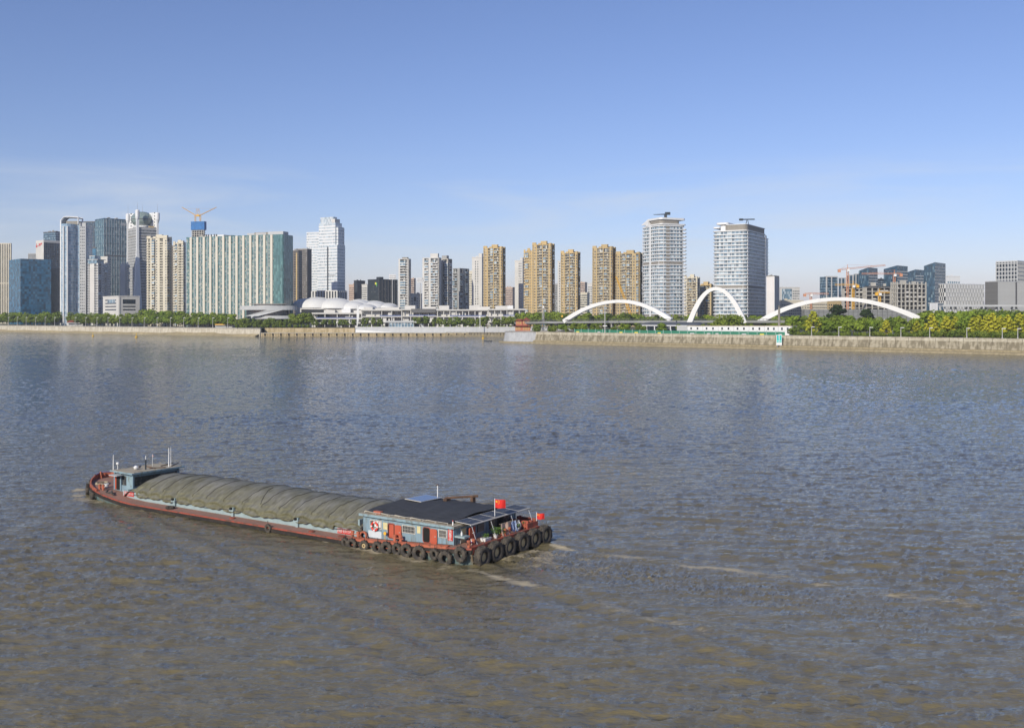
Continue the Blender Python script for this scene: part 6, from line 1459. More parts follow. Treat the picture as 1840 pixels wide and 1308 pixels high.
# cabin aft
c0, c1, hy = 2.15, 12.0, 4.55; zr = 2.66
def deckz(x): return dz(x) + .05
loft([[(x, hy, deckz(x)), (x, hy, zr), (x, -hy, zr), (x, -hy, deckz(x))] for x in np.linspace(c0, c1, 6)], True).build('cabin_wall', m_cab, BG)
MB().box(c0 - .012, c0 + .05, -hy + .01, hy - .01, 1.2, zr).build('cabin_aft_wall', m_cab, BG); MB().box(c1 - .05, c1 + .012, -hy, hy, .7, zr).build('cabin_fore_wall', m_cab, BG)
loft([[(x, hy + .30, zr - .02), (x, hy + .30, zr + .18), (x, -hy - .30, zr + .18), (x, -hy - .30, zr - .02)] for x in (c0 - .25, c1 + .25)], True).build('roof_eave', m_cabd, BG)
MB().box(c0 - .24, c1 + .24, -hy - .28, hy + .28, zr + .02, zr + .185).build('roof_deck', m_timber, BG)
# black shade net over the roof: a sagging cloth
NX, NY = 26, 22; vs, fs = [], []
for i in range(NX + 1):
    for j in range(NY + 1):
        u, v = i / NX, j / NY; x = 2.7 + 9.3 * u; y = 4.25 - 8.5 * v; z = 2.98 + .26 * math.sin(math.pi * v) ** .8 + .025 * math.sin(x * 3.1) * math.sin(y * 1.3) + .02 * math.sin(x * 7 + y * 2) - .04 * abs(math.sin(x * math.pi / 2.3))
        vs.append((x, y + .05 * math.sin(x * 4), z))
for i in range(NX):
    for j in range(NY): a = i * (NY + 1) + j; fs.append((a, a + NY + 1, a + NY + 2, a + 1))
MB().add(vs, fs).build('shade_net', m_net_roof, BG, smooth=True)
for x in np.linspace(2.8, 11.9, 8):
    MB().bar((x, 4.5, zr + .15), (x, 4.5, 3.0), .022, 4).build('roof_rail_post', m_frame, BG)
MB().path([(2.8, 4.5, 2.99), (11.9, 4.5, 2.99)], .018, 4).build('roof_rail', m_frame, BG)
b = MB()
for i in range(5): x = 4.0 + i * 1.7; b.bar((x, 4.35, zr + .24), (x + 1.3, 4.2, zr + .27), .06, 6)
b.build('roof_poles', m_timber, BG, kind='stuff'); 
# windows, doors, signs on the port wall
def pw(x0, x1, z0, z1, m, nm, y0=hy, y1=hy + .03, parent=BG): return MB().box(x0, x1, y0 - .02, y1, z0, z1).build(nm, m, parent)
def window(x0, x1, z0, z1, bars=6, y=hy):
    w = pw(x0, x1, z0, z1, m_frame, 'window', y, y + .035); MB().box(x0 + .07, x1 - .07, y, y + .05, z0 + .07, z1 - .07).build('pane', m_glassb, w)
    g_ = MB()
    for i in range(bars): x = x0 + (x1 - x0) * (i + 1) / (bars + 1); g_.bar((x, y + .09, z0), (x, y + .09, z1), .014, 4)
    g_.bar((x0, y + .09, (z0 + z1) / 2), (x1, y + .09, (z0 + z1) / 2), .012, 4); g_.build('bars', m_frame, w); return w
def rdoor(b, x0, x1, z0, z1, y0, y1, r_=.16):
    P = rrect(x0, x1, z0, z1, r_, 5); n = len(P); b.add([(x, y0, z) for x, z in P] + [(x, y1, z) for x, z in P], [tuple(range(n)), tuple(reversed(range(n, 2 * n)))] + [(i, n + i, n + (i + 1) % n, (i + 1) % n) for i in range(n)]); return b
w1 = window(9.85, 11.2, 1.66, 2.36, 4); MB().box(10.25, 10.7, hy + .04, hy + .06, 1.8, 2.3).build('curtain', m_pot, w1); MB().box(9.95, 10.2, hy + .04, hy + .06, 1.8, 2.28).build('curtain', m_pot, w1)
pw(9.85, 11.35, .86, 1.44, m_wboard, 'white_board', hy, hy + .06); window(6.15, 7.6, 1.68, 2.34, 8); window(2.85, 3.7, 1.76, 2.42, 6)
pw(9.22, 9.70, 1.70, 2.28, m_poster, 'poster'); pw(5.60, 5.97, 1.82, 2.40, m_poster, 'poster')
for (xa, xb, za, zb, open_) in ((8.42, 9.14, 1.05, 2.27, m_door), (4.60, 5.32, 1.17, 2.40, m_black)):
    rdoor(MB(), xa - .05, xb + .05, za - .05, zb + .05, hy - .01, hy + .03, .2).build('door_frame', m_gun, BG); rdoor(MB(), xa + .02, xb - .02, za + .02, zb - .02, hy, hy + .045, .18).build('doorway', m_black, BG)
    d = rdoor(MB(), xa - .80, xa - .10, za - .02, zb - .02, hy + .06, hy + .12, .17).build('door', m_door, BG); MB().bar((xa - .70, hy + .13, (za + zb) / 2), (xa - .62, hy + .2, (za + zb) / 2), .03, 6).build('handle', m_frame, d); rdoor(MB(), xa - .68, xa - .22, za + .14, zb - .16, hy + .12, hy + .135, .12).build('door_panel', m_door, d)
rdoor(MB(), 8.5, 9.0, 1.1, 2.22, hy + .01, hy + .05, .1).build('inner_door', m_door, BG)
sg_ = pw(2.22, 2.72, 1.62, 2.58, m_signred, 'name_board', hy, hy + .05)


def text_part(body, name, parent, size, loc, rot, m, ext=.006, sx=1.0):
    cu = bpy.data.curves.new(name, 'FONT'); cu.body = body; cu.size = size; cu.extrude = ext; cu.align_x = 'CENTER'; cu.align_y = 'CENTER'; cu.space_line = .92; cu.resolution_u = 2
    o = bpy.data.objects.new(name, cu); COL.objects.link(o); dg = bpy.context.evaluated_depsgraph_get(); me = bpy.data.meshes.new_from_object(o.evaluated_get(dg)); bpy.data.objects.remove(o); bpy.data.curves.remove(cu)
    me.materials.clear(); me.materials.append(m); o = obj(name, me, parent, loc=loc); o.rotation_euler = rot; o.scale = (sx, 1, 1); return o


ROT_PORT = (R(90), 0, R(180))               # reads from the port side
text_part('扶\n墨\n正', 'lettering', sg_, .34, (2.47, hy + .06, 2.10), ROT_PORT, m_pot)
for (xa, xb, z) in ((15.65, 13.95, .79), (46.75, 45.0, 1.02)):
    pl = MB().box(xb, xa, 3.90, 3.955, z - .24, z + .22).build('number_plate', m_signred, BG); text_part('浙桐乡货', 'lettering', pl, .40, ((xa * .74 + xb * .26), 3.965, z), ROT_PORT, m_pot, sx=.58); text_part('01153', 'lettering', pl, .34, ((xa * .24 + xb * .76), 3.965, z), ROT_PORT, m_pot, sx=.85)
# aft wall: doorway, open door leaf, barred window, wash table
def aw(y0, y1, z0, z1, m, nm, x1=c0 - .02, th=.03): return MB().box(x1 - th, x1, y0, y1, z0, z1).build(nm, m, BG)
aw(2.95, 3.6, 1.3, 2.45, m_poster, 'aft_doorway'); aw(3.6, 3.68, 1.25, 2.5, m_frame, 'door_post'); aw(2.87, 2.95, 1.25, 2.5, m_frame, 'door_post')
P = rrect(2.08, 2.84, 1.22, 2.42, .14, 5); n = len(P); b = MB(); b.add([(1.80, y, z) for y, z in P] + [(1.88, y, z) for y, z in P], [tuple(reversed(range(n))), tuple(range(n, 2 * n))] + [(i, (i + 1) % n, n + (i + 1) % n, n + i) for i in range(n)]); d = b.build('door', m_door, BG); MB().bar((1.78, 2.2, 1.95), (1.78, 2.45, 1.95), .03, 6).build('handle', m_pot, d)
aw(1.62, 1.82, 1.3, 2.35, m_signred, 'couplet_strip'); aw(.35, 1.35, 1.75, 2.4, m_glassb, 'aft_window')
b = MB()
for i in range(7): b.bar((c0 - .14, .38 + i * .16, 1.72), (c0 - .14, .38 + i * .16, 2.42), .014, 4)
b.build('aft_window_bars', m_frame, BG, kind='stuff'); aw(-3.6, -.4, 1.75, 2.5, m_glassb, 'aft_window'); aw(-2.4, -1.6, 1.35, 2.5, m_black, 'aft_doorway', c0 - .06)
# stern awning of solar panels on struts
for i in range(5):
    y1 = 3.85 - i * 1.74; y0 = y1 - 1.70; b = MB(); b.hexa([(.95, y0, 2.94), (2.55, y0, 3.04), (2.55, y1, 3.04), (.95, y1, 2.94)], [(.95, y0, 2.98), (2.55, y0, 3.08), (2.55, y1, 3.08), (.95, y1, 2.98)]); p = b.build('solar_panel', m_frame, BG)
    for q in range(2): x0, x1 = 1.0 + q * .77, 1.72 + q * .77; b = MB(); b.hexa([(x0, y0 + .05, 2.985 + (x0 - .95) * .0625), (x1, y0 + .05, 2.985 + (x1 - .95) * .0625), (x1, y1 - .05, 2.985 + (x1 - .95) * .0625), (x0, y1 - .05, 2.985 + (x0 - .95) * .0625)], [(x0, y0 + .05, 2.992 + (x0 - .95) * .0625), (x1, y0 + .05, 2.992 + (x1 - .95) * .0625), (x1, y1 - .05, 2.992 + (x1 - .95) * .0625), (x0, y1 - .05, 2.992 + (x0 - .95) * .0625)]); b.build('cells', m_solar, p)
MB().bar((.95, 3.9, 2.92), (.95, -4.9, 2.92), .045, 6).build('awning_beam', m_frame, BG)
for y in (3.7, 1.0, -2.0, -4.8): MB().bar((1.0, y, 2.92), (.3, y + .1, 1.4), .026, 6).build('awning_strut', m_rail, BG)
# big roof solar panel and lowered mast
b = MB(); b.hexa([(9.5, -3.4, 3.18), (11.4, -3.4, 3.26), (11.4, -.3, 3.34), (9.5, -.3, 3.26)], [(9.5, -3.4, 3.23), (11.4, -3.4, 3.31), (11.4, -.3, 3.39), (9.5, -.3, 3.31)]); p = b.build('roof_solar_panel', m_frame, BG)
b = MB(); b.hexa([(9.58, -3.3, 3.235), (11.32, -3.3, 3.312), (11.32, -.4, 3.388), (9.58, -.4, 3.312)], [(9.58, -3.3, 3.24), (11.32, -3.3, 3.318), (11.32, -.4, 3.394), (9.58, -.4, 3.318)]); b.build('cells', mat('bright_solar_cells', (.10, .14, .24), .15, spec=.8), p)
MB().bar((9.9, -3.2, 3.0), (9.9, -3.2, 4.35), .05, 6).build('roof_stack', m_pot, BG); MB().bar((9.9, -3.2, 4.35), (9.9, -3.2, 4.42), .12, 8).build('stack_cap', m_rust, BG)
MB().bar((8.9, -3.0, 3.28), (6.3, -4.6, 3.5), .12, 6).build('lowered_mast', m_rust, BG); MB().box(8.4, 8.8, -3.2, -2.6, 3.05, 3.3).build('mast_cradle', m_rust, BG); MB().box(6.6, 6.9, -4.6, -4.2, 2.9, 3.4).build('mast_cradle', m_rust, BG)
MB().box(10.2, 11.0, 4.0, 4.35, zr + .2, zr + .42).build('roof_crate', m_orange_h, BG)
# wash table outside the aft corner
MB().box(1.1, 2.1, 3.75, 4.5, 1.92, 2.06).build('wash_basin', m_coam, BG); MB().box(1.2, 1.3, 3.8, 3.9, 1.2, 1.92).build('basin_leg', m_slate, BG); MB().box(1.95, 2.05, 4.35, 4.45, 1.2, 1.92).build('basin_leg', m_slate, BG)
# bollards
def bollards(x, y, z, along=True, m=m_orange_h):
    for dx in (-.32, .32):
        px_, py_ = (x + dx, y) if along else (x, y + dx); MB().lathe([(.13, z), (.12, z + .42), (.17, z + .44), (.17, z + .56), (.10, z + .58)], 12, (px_, py_, 0)).build('bollard', m, BG)
    if along: MB().bar((x - .62, y, z + .3), (x + .62, y, z + .3), .05, 6).build('bollard_bar', m, BG)
    else: MB().bar((x, y - .6, z + .3), (x, y + .6, z + .3), .05, 6).build('bollard_bar', m, BG)
bollards(12.5, 5.0, .7); bollards(7.7, 5.0, .95); bollards(.35, -.5, 1.45, False); bollards(.5, 4.4, 1.35, False); bollards(.4, -4.6, 1.45, False, m_gun); bollards(50.6, 4.0, 1.0)
MB().ring(.35, [(-.07, -.08), (.07, -.08), (.07, .08), (-.07, .08)], 12, (11.7, 4.85, .95), 'y').build('fairlead_ring', m_orange_h, BG)
for y in (-4.9, -3.6): MB().box(.2, 2.1, y - .04, y + .04, 1.4, 2.1).build('stern_bulwark', m_gun, BG)
MB().box(1.9, 2.1, -5.1, -4.6, 1.4, 2.15).build('stern_bulwark', m_gun, BG); MB().box(.1, .2, -5.0, -3.3, 1.4, 1.9).build('stern_bulwark', m_gun, BG)
# wheelhouse forward
wx0, wx1, wy = 46.6, 49.8, 2.9; wz0 = .95
for (x, y) in ((wx0, wy), (wx1, wy), (wx0, -wy), (wx1, -wy), (wx1 - 1.1, wy), ): MB().box(x - .09, x + .09, y - .09, y + .09, wz0, 2.92).build('wheelhouse_post', m_cab, BG)
MB().box(wx0, wx1, -wy, wy, wz0 - .2, 1.55).build('wheelhouse_base', m_cab, BG); MB().box(wx0 + .1, wx1 - .15, -wy + .1, wy - .1, 1.55, 2.55).build('wheelhouse_glazing', m_glassb, BG); MB().box(wx0 + .05, wx1 - .05, -wy + .05, wy - .05, 2.55, 2.9).build('wheelhouse_header', m_cab, BG)
MB().box(wx1 - 1.0, wx1 - .35, wy - .06, wy + .06, 1.0, 2.5).build('wheelhouse_doorway', m_black, BG); MB().box(wx1 - .34, wx1 - .12, wy - .05, wy + .08, 1.05, 2.45).build('door', m_door, BG); MB().box(wx0, wx0 + 1.1, wy - .02, wy + .05, 1.2, 2.55).build('wheelhouse_panel', m_cabd, BG)
b = MB(); b.hexa([(wx0 - .5, -wy - .5, 2.9), (wx1 + .5, -wy - .3, 2.9), (wx1 + .5, wy + .3, 2.9), (wx0 - .5, wy + .5, 2.9)], [(wx0 - .5, -wy - .5, 3.05), (wx1 + .5, -wy - .3, 3.05), (wx1 + .5, wy + .3, 3.05), (wx0 - .5, wy + .5, 3.05)]); b.build('wheelhouse_roof', m_cabd, BG)
MB().box(wx0 - .4, wx1 + .3, -wy - .2, wy + .2, 3.05, 3.09).build('roof_boards', m_timber, BG); MB().box(wx1 - 1.6, wx1 - .2, wy + .1, wy + .9, 2.62, 2.7).build('door_awning', m_lgrey, BG)
for (x, y, h_, r_) in ((wx1 + .3, wy, 1.7, .06), (wx0 + .6, .9, 1.6, .06), (wx0 + .2, -1.8, 2.2, .07), (wx0 + .5, -2.3, 2.2, .04)): MB().bar((x, y, 3.0), (x, y, 3.0 + h_), r_, 6, r_ * .6).build('roof_mast', m_pot, BG)
MB().bar((wx0 + .6, .9, 3.0), (wx0 + .6, .9, 4.2), .09, 6).build('roof_mast', m_slate, BG); MB().bar((wx0 + .2, -1.8, 4.9), (wx0 + .5, -2.3, 4.2), .03).build('mast_stay', m_pot, BG)
MB().lathe([(.0, 3.1), (.22, 3.16), (.26, 3.36), (.12, 3.5), (0, 3.52)], 12, (wx0 + 1.6, 1.4, 0)).build('radar_dome', m_pot, BG); MB().bar((wx1 + .1, wy - .4, 3.0), (wx1 + .1, wy - .4, 3.7), .04, 6).build('horn_post', m_pot, BG); MB().lathe([(.14, 3.62), (.18, 3.72), (.14, 3.86)], 10, (wx1 + .1, wy - .4, 0)).build('horn', m_pot, BG)
for i, (x, y, l_, a) in enumerate(((wx0 + .2, 0, 2.2, .2), (wx0 + 1.2, -1.5, 2.6, 1.2), (wx0 + 2.2, .6, 1.6, .7), (wx0 + .3, -2.2, 2.4, 1.0), (wx0 + .9, .2, 1.7, 2.2))): MB().bar((x, y, 3.13), (x + l_ * math.cos(a), y - l_ * math.sin(a), 3.15), .05, 5).build('roof_pole', m_rust, BG)
# bow bulwark: low on the port side, high round the stem and to starboard
bx_ = [(46.8, -1, .85), (48, -1, .85), (49.3, -1, .80), (50.4, -1, .76), (51.4, -1, .72), (52.2, -1, .68), (52.9, -1, .62), (53.4, -1, .58), (53.72, -.0, .55), (53.4, 1, .45), (52.9, 1, .34), (52.2, 1, .30), (51.4, 1, .24), (50.4, 1, .2), (49.2, 1, .14)]
rg = []
for (x, sg, hh) in bx_:
    x = bw(x); y = sg * hb(x); k_ = 1.0; flare = .12 * hh; dx = flare * (x - 50) / 6; rg.append([(x, y, dz(x) - .05), (x + dx, y * (1 + .03 * hh), dz(x) + hh), (x + dx - .12, y * (1 + .03 * hh) * .97, dz(x) + hh), (x - .10, y * .97, dz(x) - .05)])
loft(rg, True).build('bow_bulwark', m_orange_h, BG)
cp = [[(p[1][0], p[1][1], p[1][2]), (p[1][0] + .05, p[1][1] * 1.02, p[1][2] + .05), (p[2][0] - .05, p[2][1] * .96, p[2][2] + .12), (p[2][0] - .05, p[2][1] * .96, p[2][2])] for p in rg[:10]]; loft(cp, True).build('bulwark_cap', mat('faded_purple_cap', (.24, .20, .34), .6, var=.15, vscale=1.0), BG)
MB().bar((bw(53.35), .25, 1.2), (bw(53.45), .25, 2.0), .10, 8).build('stem_post', m_orange_h, BG)
tb = MB()
for i in range(4): tb.bar((51.4 + i * .6, -2.9 + i * .35, 1.25 + .1 * (i % 2)), (53.6 + i * .2, -1.3 + i * .4, 1.3), .22, 8)
tb.build('folded_fender_heap', m_tyre, BG)
MB().box(51.6, 52.3, -.6, .1, .95, 1.5).build('anchor_winch', m_slate, BG); MB().bar((51.5, -.7, 1.45), (52.4, .4, 1.45), .2, 10).build('winch_drum', m_slate, BG)
b = MB()
for i in range(16): a = i * .9; b.bar((53.2 + .7 * math.cos(a) * (1 - i * .02), 2.2 + .7 * math.sin(a), 1.15 + i * .012), (53.2 + .7 * math.cos(a + .9) * (1 - i * .02), 2.2 + .7 * math.sin(a + .9), 1.16 + i * .012), .045, 5)
b.build('rope_coil', m_rope, BG); 
b = MB()
for i in range(6): b.bar((48.2 + .2 * i, 4.3 + .25 * math.sin(i * 2), .95 + .08 * (i % 3)), (47.3 + .3 * i, 4.6 + .2 * math.cos(i), .9 + .1 * (i % 2)), .09, 6)
b.build('dark_mooring_lines', m_drope, BG)

# tarpaulin over the hold, a thing of its own
TP = bthing('tarpaulin', 'olive green tarpaulin stretched over the cargo, hanging in scallops', 'tarpaulin', 0, 0, 0)
x0, x1 = 12.45, 46.3; nx, ny = 300, 74; rows_ = []; trp = random.Random(4); ropes = [x0]
while ropes[-1] < x1: ropes.append(ropes[-1] + 2.35 + trp.uniform(-.35, .45))
ropes = np.array(ropes)
jn = [trp.uniform(-1, 1) for _ in range(40)]
for i in range(nx + 1):
    x = x0 + (x1 - x0) * i / nx; r_ = []; e0 = max(0.0, min(1, (x - x0) / 1.6)); e1 = max(0.0, min(1, (x1 - x) / 2.2)); end = (math.sin(e0 * math.pi / 2) ** .7 * .55 + .45) * (math.sin(e1 * math.pi / 2) ** .7 * .62 + .38)
    q = int(np.searchsorted(ropes, x) - 1); q = max(0, min(q, len(ropes) - 2)); f = (x - ropes[q]) / (ropes[q + 1] - ropes[q]); sag = math.sin(math.pi * f)
    zr_ = (2.90 + .07 * math.sin(x * .21 + 1) + .05 * math.sin(x * .53) + .05 * jn[q % 40]) * end + .4 * (1 - end)
    for j in range(ny + 1):
        v = -1 + 2 * j / ny; av = abs(v); sg = 1 if v >= 0 else -1
        sk = min(1.0, max(0.0, (av - .70) / .30))                                   # 0 on top, 1 at the hem
        if av <= .70:
            w = av / .70; y = 3.35 * w; z = zr_ - (zr_ - (1.95 * end + .3 * (1 - end))) * w ** 2.3
            fx = f - .16 * sg * w                                          # the creases run slightly askew
            z -= .12 * abs(math.sin(math.pi * fx)) ** .6 * (.35 + .65 * w) * end
            z += .028 * math.sin(x * 5.1 + y * 1.9) * w + .016 * math.sin(x * 11 + y * 3.3 + jn[q % 40] * 3)
        else:
            hem = .86 + .16 * abs(math.cos(math.pi * f)) ** 3 + .07 * jn[(q + 3) % 40]; top_z = 1.95 * end + .3 * (1 - end) - .10 * sag * end; hem = max(hem, 1.14) if x < 16.0 else (max(hem, 1.36) if x > 44.6 else hem); hem = min(hem, top_z - .12)
            z = top_z + (hem - top_z) * sk; y = 3.35 + .70 * (1 - (1 - sk) ** 1.7)
            swag = math.sin((sk * 2.3 + .9 * sag) * math.pi * 1.6) * .105 * (.25 + sag) + .05 * math.sin(x * 6.3 + sk * 2 + jn[q % 40] * 4) * sk
            y += swag + .05 * sag
            if 24.6 < x < 27.4: y += .12 * sk; z -= .10 * sk * math.sin((x - 24.6) / 2.8 * math.pi)
        r_.append((x + .05 * math.sin(y * 2 + q), sg * y, max(z, .62)))
    rows_.append(r_)
tb = loft(rows_); tb.add(rows_[0] + [(x0 + .02, 4.4, .9), (x0 + .02, -4.4, .9)], [tuple(range(len(rows_[0])))]) if False else None
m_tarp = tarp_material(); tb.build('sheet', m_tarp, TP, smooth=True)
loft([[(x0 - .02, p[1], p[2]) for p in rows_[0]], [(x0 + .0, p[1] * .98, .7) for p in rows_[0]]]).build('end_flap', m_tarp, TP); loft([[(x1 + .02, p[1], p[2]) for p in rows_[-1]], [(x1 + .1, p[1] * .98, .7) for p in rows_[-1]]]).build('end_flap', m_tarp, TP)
for k_, xr_ in enumerate(ropes[1:-1]):
    i = int(round((xr_ - x0) / (x1 - x0) * nx)); b = MB(); pts = [Vector(rows_[max(0, min(nx, i + int((.16 * abs(-1 + 2 * j / ny) / .7) * 20 * (1 if j > ny / 2 else -1))))][j]) + Vector((0, 0, .035)) for j in range(6, ny - 5, 3)]
    b.path(pts, .022, 4); b.build('lashing_rope', m_drope, TP)
b = MB(); b.path([Vector(rows_[int(nx * f_)][int(ny * (.5 + g_))]) + Vector((0, 0, .05)) for f_, g_ in ((.45, .05), (.44, .15), (.425, .28), (.41, .36))], .025, 4); b.build('loose_rope', m_drope, TP)

# ------------------------------------------------------------------ things on the barge
def tyre_mesh(r, w, seed, tread=True):
    b = MB(); n = 26; s_ = r * .34; m = []
    prof = [(-s_ * .95, -w * .36), (-s_ * .55, -w * .47), (-s_ * .1, -w * .5), (s_ * .45, -w * .47), (s_ * .62, -w * .36), (s_ * .66, 0), (s_ * .62, w * .36), (s_ * .45, w * .47), (-s_ * .1, w * .5), (-s_ * .55, w * .47), (-s_ * .95, w * .36)]
    b.ring(r - s_ * .66, prof, n, (0, 0, 0), 'x'); 
    return b.mesh('tyre', m_tyre, True)


def lugs_mesh(r, w):
    b = MB(); n = 22
    for i in range(n):
        a = 2 * math.pi * i / n; off = (w * .2 if i % 2 else -w * .2)
        c, s_ = math.cos(a), math.sin(a); c2, s2 = math.cos(a + .13), math.sin(a + .13); r0, r1 = r - .04, r + .035
        b.hexa([(off - w * .26, r0 * c, r0 * s_), (off + w * .26, r0 * c, r0 * s_), (off + w * .26, r0 * c2, r0 * s2), (off - w * .26, r0 * c2, r0 * s2)], [(off - w * .26, r1 * c, r1 * s_), (off + w * .26, r1 * c, r1 * s_), (off + w * .26, r1 * c2, r1 * s2), (off - w * .26, r1 * c2, r1 * s2)])
    return b.mesh('tread', m_tyre)


TY = {}
def tyre(label, x, y, z, r, w, yaw, group, disc=False, tilt=0.0):
    t = bthing('tyre_fender', label, 'tyre', x, y, z, yaw, group); key = (round(r, 2), round(w, 2)); t.rotation_euler = (tilt, 0, B_ANG + yaw)
    if key not in TY: TY[key] = (tyre_mesh(r, w, 1), lugs_mesh(r, w))
    ty = obj('tyre', TY[key][0], t); obj('tread', TY[key][1], ty)
    if disc: d = MB().lathe([(r * .46, w * .02), (r * .46, w * .16), (r * .12, w * .22)], 14, (0, 0, 0), 'x').build('disc', m_rim, t); MB().lathe([(.08, -.25), (.08, .1)], 8, (0, 0, 0), 'x').build('hub', m_rust, d)
    MB().bar((0, 0, r * .8), (abs(w) * .3 if disc else .1, .05, r + .35), .025, 5).build('hanging_rope', m_drope, t)


for i, (y, z) in enumerate(((4.20, .62), (2.38, .66), (.50, .72), (-1.55, .70), (-3.45, .68), (-5.2, .66))):
    tyre(f'huge lugged tyre on the barge stern, {ORD[i]} from the left', -.46, y, z, .84 + .02 * (i % 2), .66, math.pi, 'huge tyres across the stern', True)
sd = [(13.15, .26, .45), (12.3, .28, .50), (10.9, .35, .44), (9.4, .36, .52), (8.4, .44, .56), (7.25, .50, .52), (6.25, .52, .55), (4.9, .48, .62), (3.3, .62, .46), (2.2, .40, .64), (.75, .92, .62)]
for i, (x, z, r) in enumerate(sd): tyre(f'tyre hung on the barge port side by the cabin, {ORD[i]} counted from the hold', x, hb(x) + .30 - .1 * (i == 0), z, r, .30 + .1 * (r - .4), R(90) + R((-8, 6, 10, -4, 5, -7, 3, 8, -5, 4, -6)[i]), 'tyres along the cabin side', i == 2, R(-6))
tyre('single tyre hanging midway along the barge side', 22.8, 5.55, .36, .40, .26, R(90), None); tyre('tyre lying flat on the side deck below the tarpaulin', 37.6, 5.0, .62, .42, .26, R(90), None, False, R(0)); bpy.data.objects[[o.name for o in COL.objects if o.get('label') == 'tyre lying flat on the side deck below the tarpaulin'][0]].rotation_euler = (R(0), R(88), B_ANG)
for i, (x, sg, z) in enumerate(((bw(53.2), 1, .75), (bw(52.2), 1, .62), (bw(51.4), 1, .58), (bw(49.6), 1, .48))):
    a = math.atan2(-(hb(x + .1) - hb(x - .3)), .4); tyre(f'tyre fender on the barge bow, {ORD[i]} from the stem', x + .22 * math.sin(a), sg * (hb(x) + .28), z, .48, .32, R(90) - a, 'tyres round the bow')
tyre('worn tyre leaning against the cabin front corner', 12.25, 4.4, 1.15, .42, .2, R(20), None)
# lifebuoy
t = bthing('lifebuoy', 'red and white lifebuoy on the cabin wall', 'lifebuoy', 10.55, hy + .16, 1.86); MB().ring(.34, [(.085 * math.cos(a), .075 * math.sin(a)) for a in np.linspace(0, 2 * math.pi, 9)[:-1]], 24, (0, 0, 0), 'y').build('ring', m_buoyr, t, smooth=True)
for a in (0, 1, 2, 3):
    b = MB(); n = 4
    for i in range(n):
        a0 = a * math.pi / 2 + math.pi / 4 * 0 + .0 + (i - 2) * .09; p = Vector((.34 * math.sin(a0), 0, .34 * math.cos(a0))); q = Vector((.34 * math.sin(a0 + .09), 0, .34 * math.cos(a0 + .09))); b.bar(p, q, .098, 10)
    b.build('white_band', m_pot, t)
MB().bar((0, -.05, .34), (0, -.1, .55), .02).build('hanging_rope', m_rope, t)


def flag(label, x, y, z, h_, fw, fh, yaw):
    t = bthing('flag', label, 'flag', x, y, z, 0); MB().bar((0, 0, 0), (0, 0, h_), .032, 6).build('pole', m_pot, t); n = 14; vs, fs = [], []
    dx = Vector((math.cos(yaw - B_ANG), math.sin(yaw - B_ANG), 0)); pr = Vector((-dx.y, dx.x, 0))
    def P(u, v): return dx * (u * fw * .96) + pr * (.10 * math.sin(u * 6.5 + v * 1.2) * u) + Vector((0, 0, h_ - .05 - v * fh - .16 * u * u * fh - .05 * math.sin(u * 5)))
    for i in range(n + 1):
        for j in range(9): vs.append(P(i / n, j / 8))
    for i in range(n):
        for j in range(8): a = i * 9 + j; fs.append((a, a + 9, a + 10, a + 1))
    c = MB().add(vs, fs).build('cloth', m_flag, t, smooth=True)
    def star(u, v, r_, nm):
        for sgn in (1, -1):
            b = MB(); pts = []
            for k_ in range(10): a = k_ * math.pi / 5; rr = r_ if k_ % 2 == 0 else r_ * .4; pts.append(P(u + rr * math.sin(a) * fh / fw, v - rr * math.cos(a)) + pr * (.012 * sgn))
            b.add(pts + [P(u, v) + pr * (.014 * sgn)], [(k_, (k_ + 1) % 10, 10) for k_ in range(10)]); b.build(nm, m_star, c)
    star(.17, .25, .16, 'large_star')
    for (u, v) in ((.34, .10), (.41, .20), (.41, .35), (.34, .46)): star(u, v, .06, 'small_star')
flag('large red flag with yellow stars on the cabin roof', 1.25, .0, 2.95, 1.55, .95, .72, R(-8)); flag('smaller red flag with yellow stars at the far stern corner', .15, -4.85, 1.4, 1.25, .72, .52, R(-8))
t = bthing('pennant', 'small pinkish pennant on a thin stick by the wheelhouse roof', 'pennant', 48.6, -1.0, 3.05); MB().bar((0, 0, 0), (0, 0, 1.4), .02, 5).build('stick', m_pot, t); MB().add([(0, 0, 1.4), (0, 0, 1.1), (-.35, .15, 1.2)], [(0, 1, 2)]).build('cloth', mat('faded_pink_cloth', (.6, .25, .22), .9), t)


def plant(label, x, y, z, s_, pot='round', seed=1):
    r = random.Random(seed); t = bthing('potted_plant', label, 'potted plant', x, y, z)
    if pot == 'box': MB().hexa([(-.22, -.4, 0), (.22, -.4, 0), (.22, .4, 0), (-.22, .4, 0)], [(-.27, -.45, .26), (.27, -.45, .26), (.27, .45, .26), (-.27, .45, .26)]).build('planter', m_pot, t)
    else: MB().lathe([(.13, 0), (.2, .28), (.22, .28), (.22, .32), (.0, .33)], 14).build('pot', m_pot if pot == 'round' else m_orange_h, t)
    b = MB()
    for i in range(90):
        a = r.uniform(0, 6.28); q = r.random() ** .6 * s_ * .55; yy = r.uniform(-.35, .35) if pot == 'box' else 0; p = Vector((q * math.cos(a), q * math.sin(a) + yy, .3 + r.random() * s_ * .8)); d = Vector((r.gauss(0, 1), r.gauss(0, 1), r.gauss(0, .6))).normalized() * .09 * (.6 + s_); e = d.cross(Vector((r.gauss(0, 1), r.gauss(0, 1), 1))).normalized() * .035
        b.quad(p - d, p + e, p + d, p - e)
    b.build('leaves', m_leafp, t)
    MB().bar((0, 0, .25), (0, 0, .3 + s_ * .5), .015, 5).build('stem', m_bark, t)
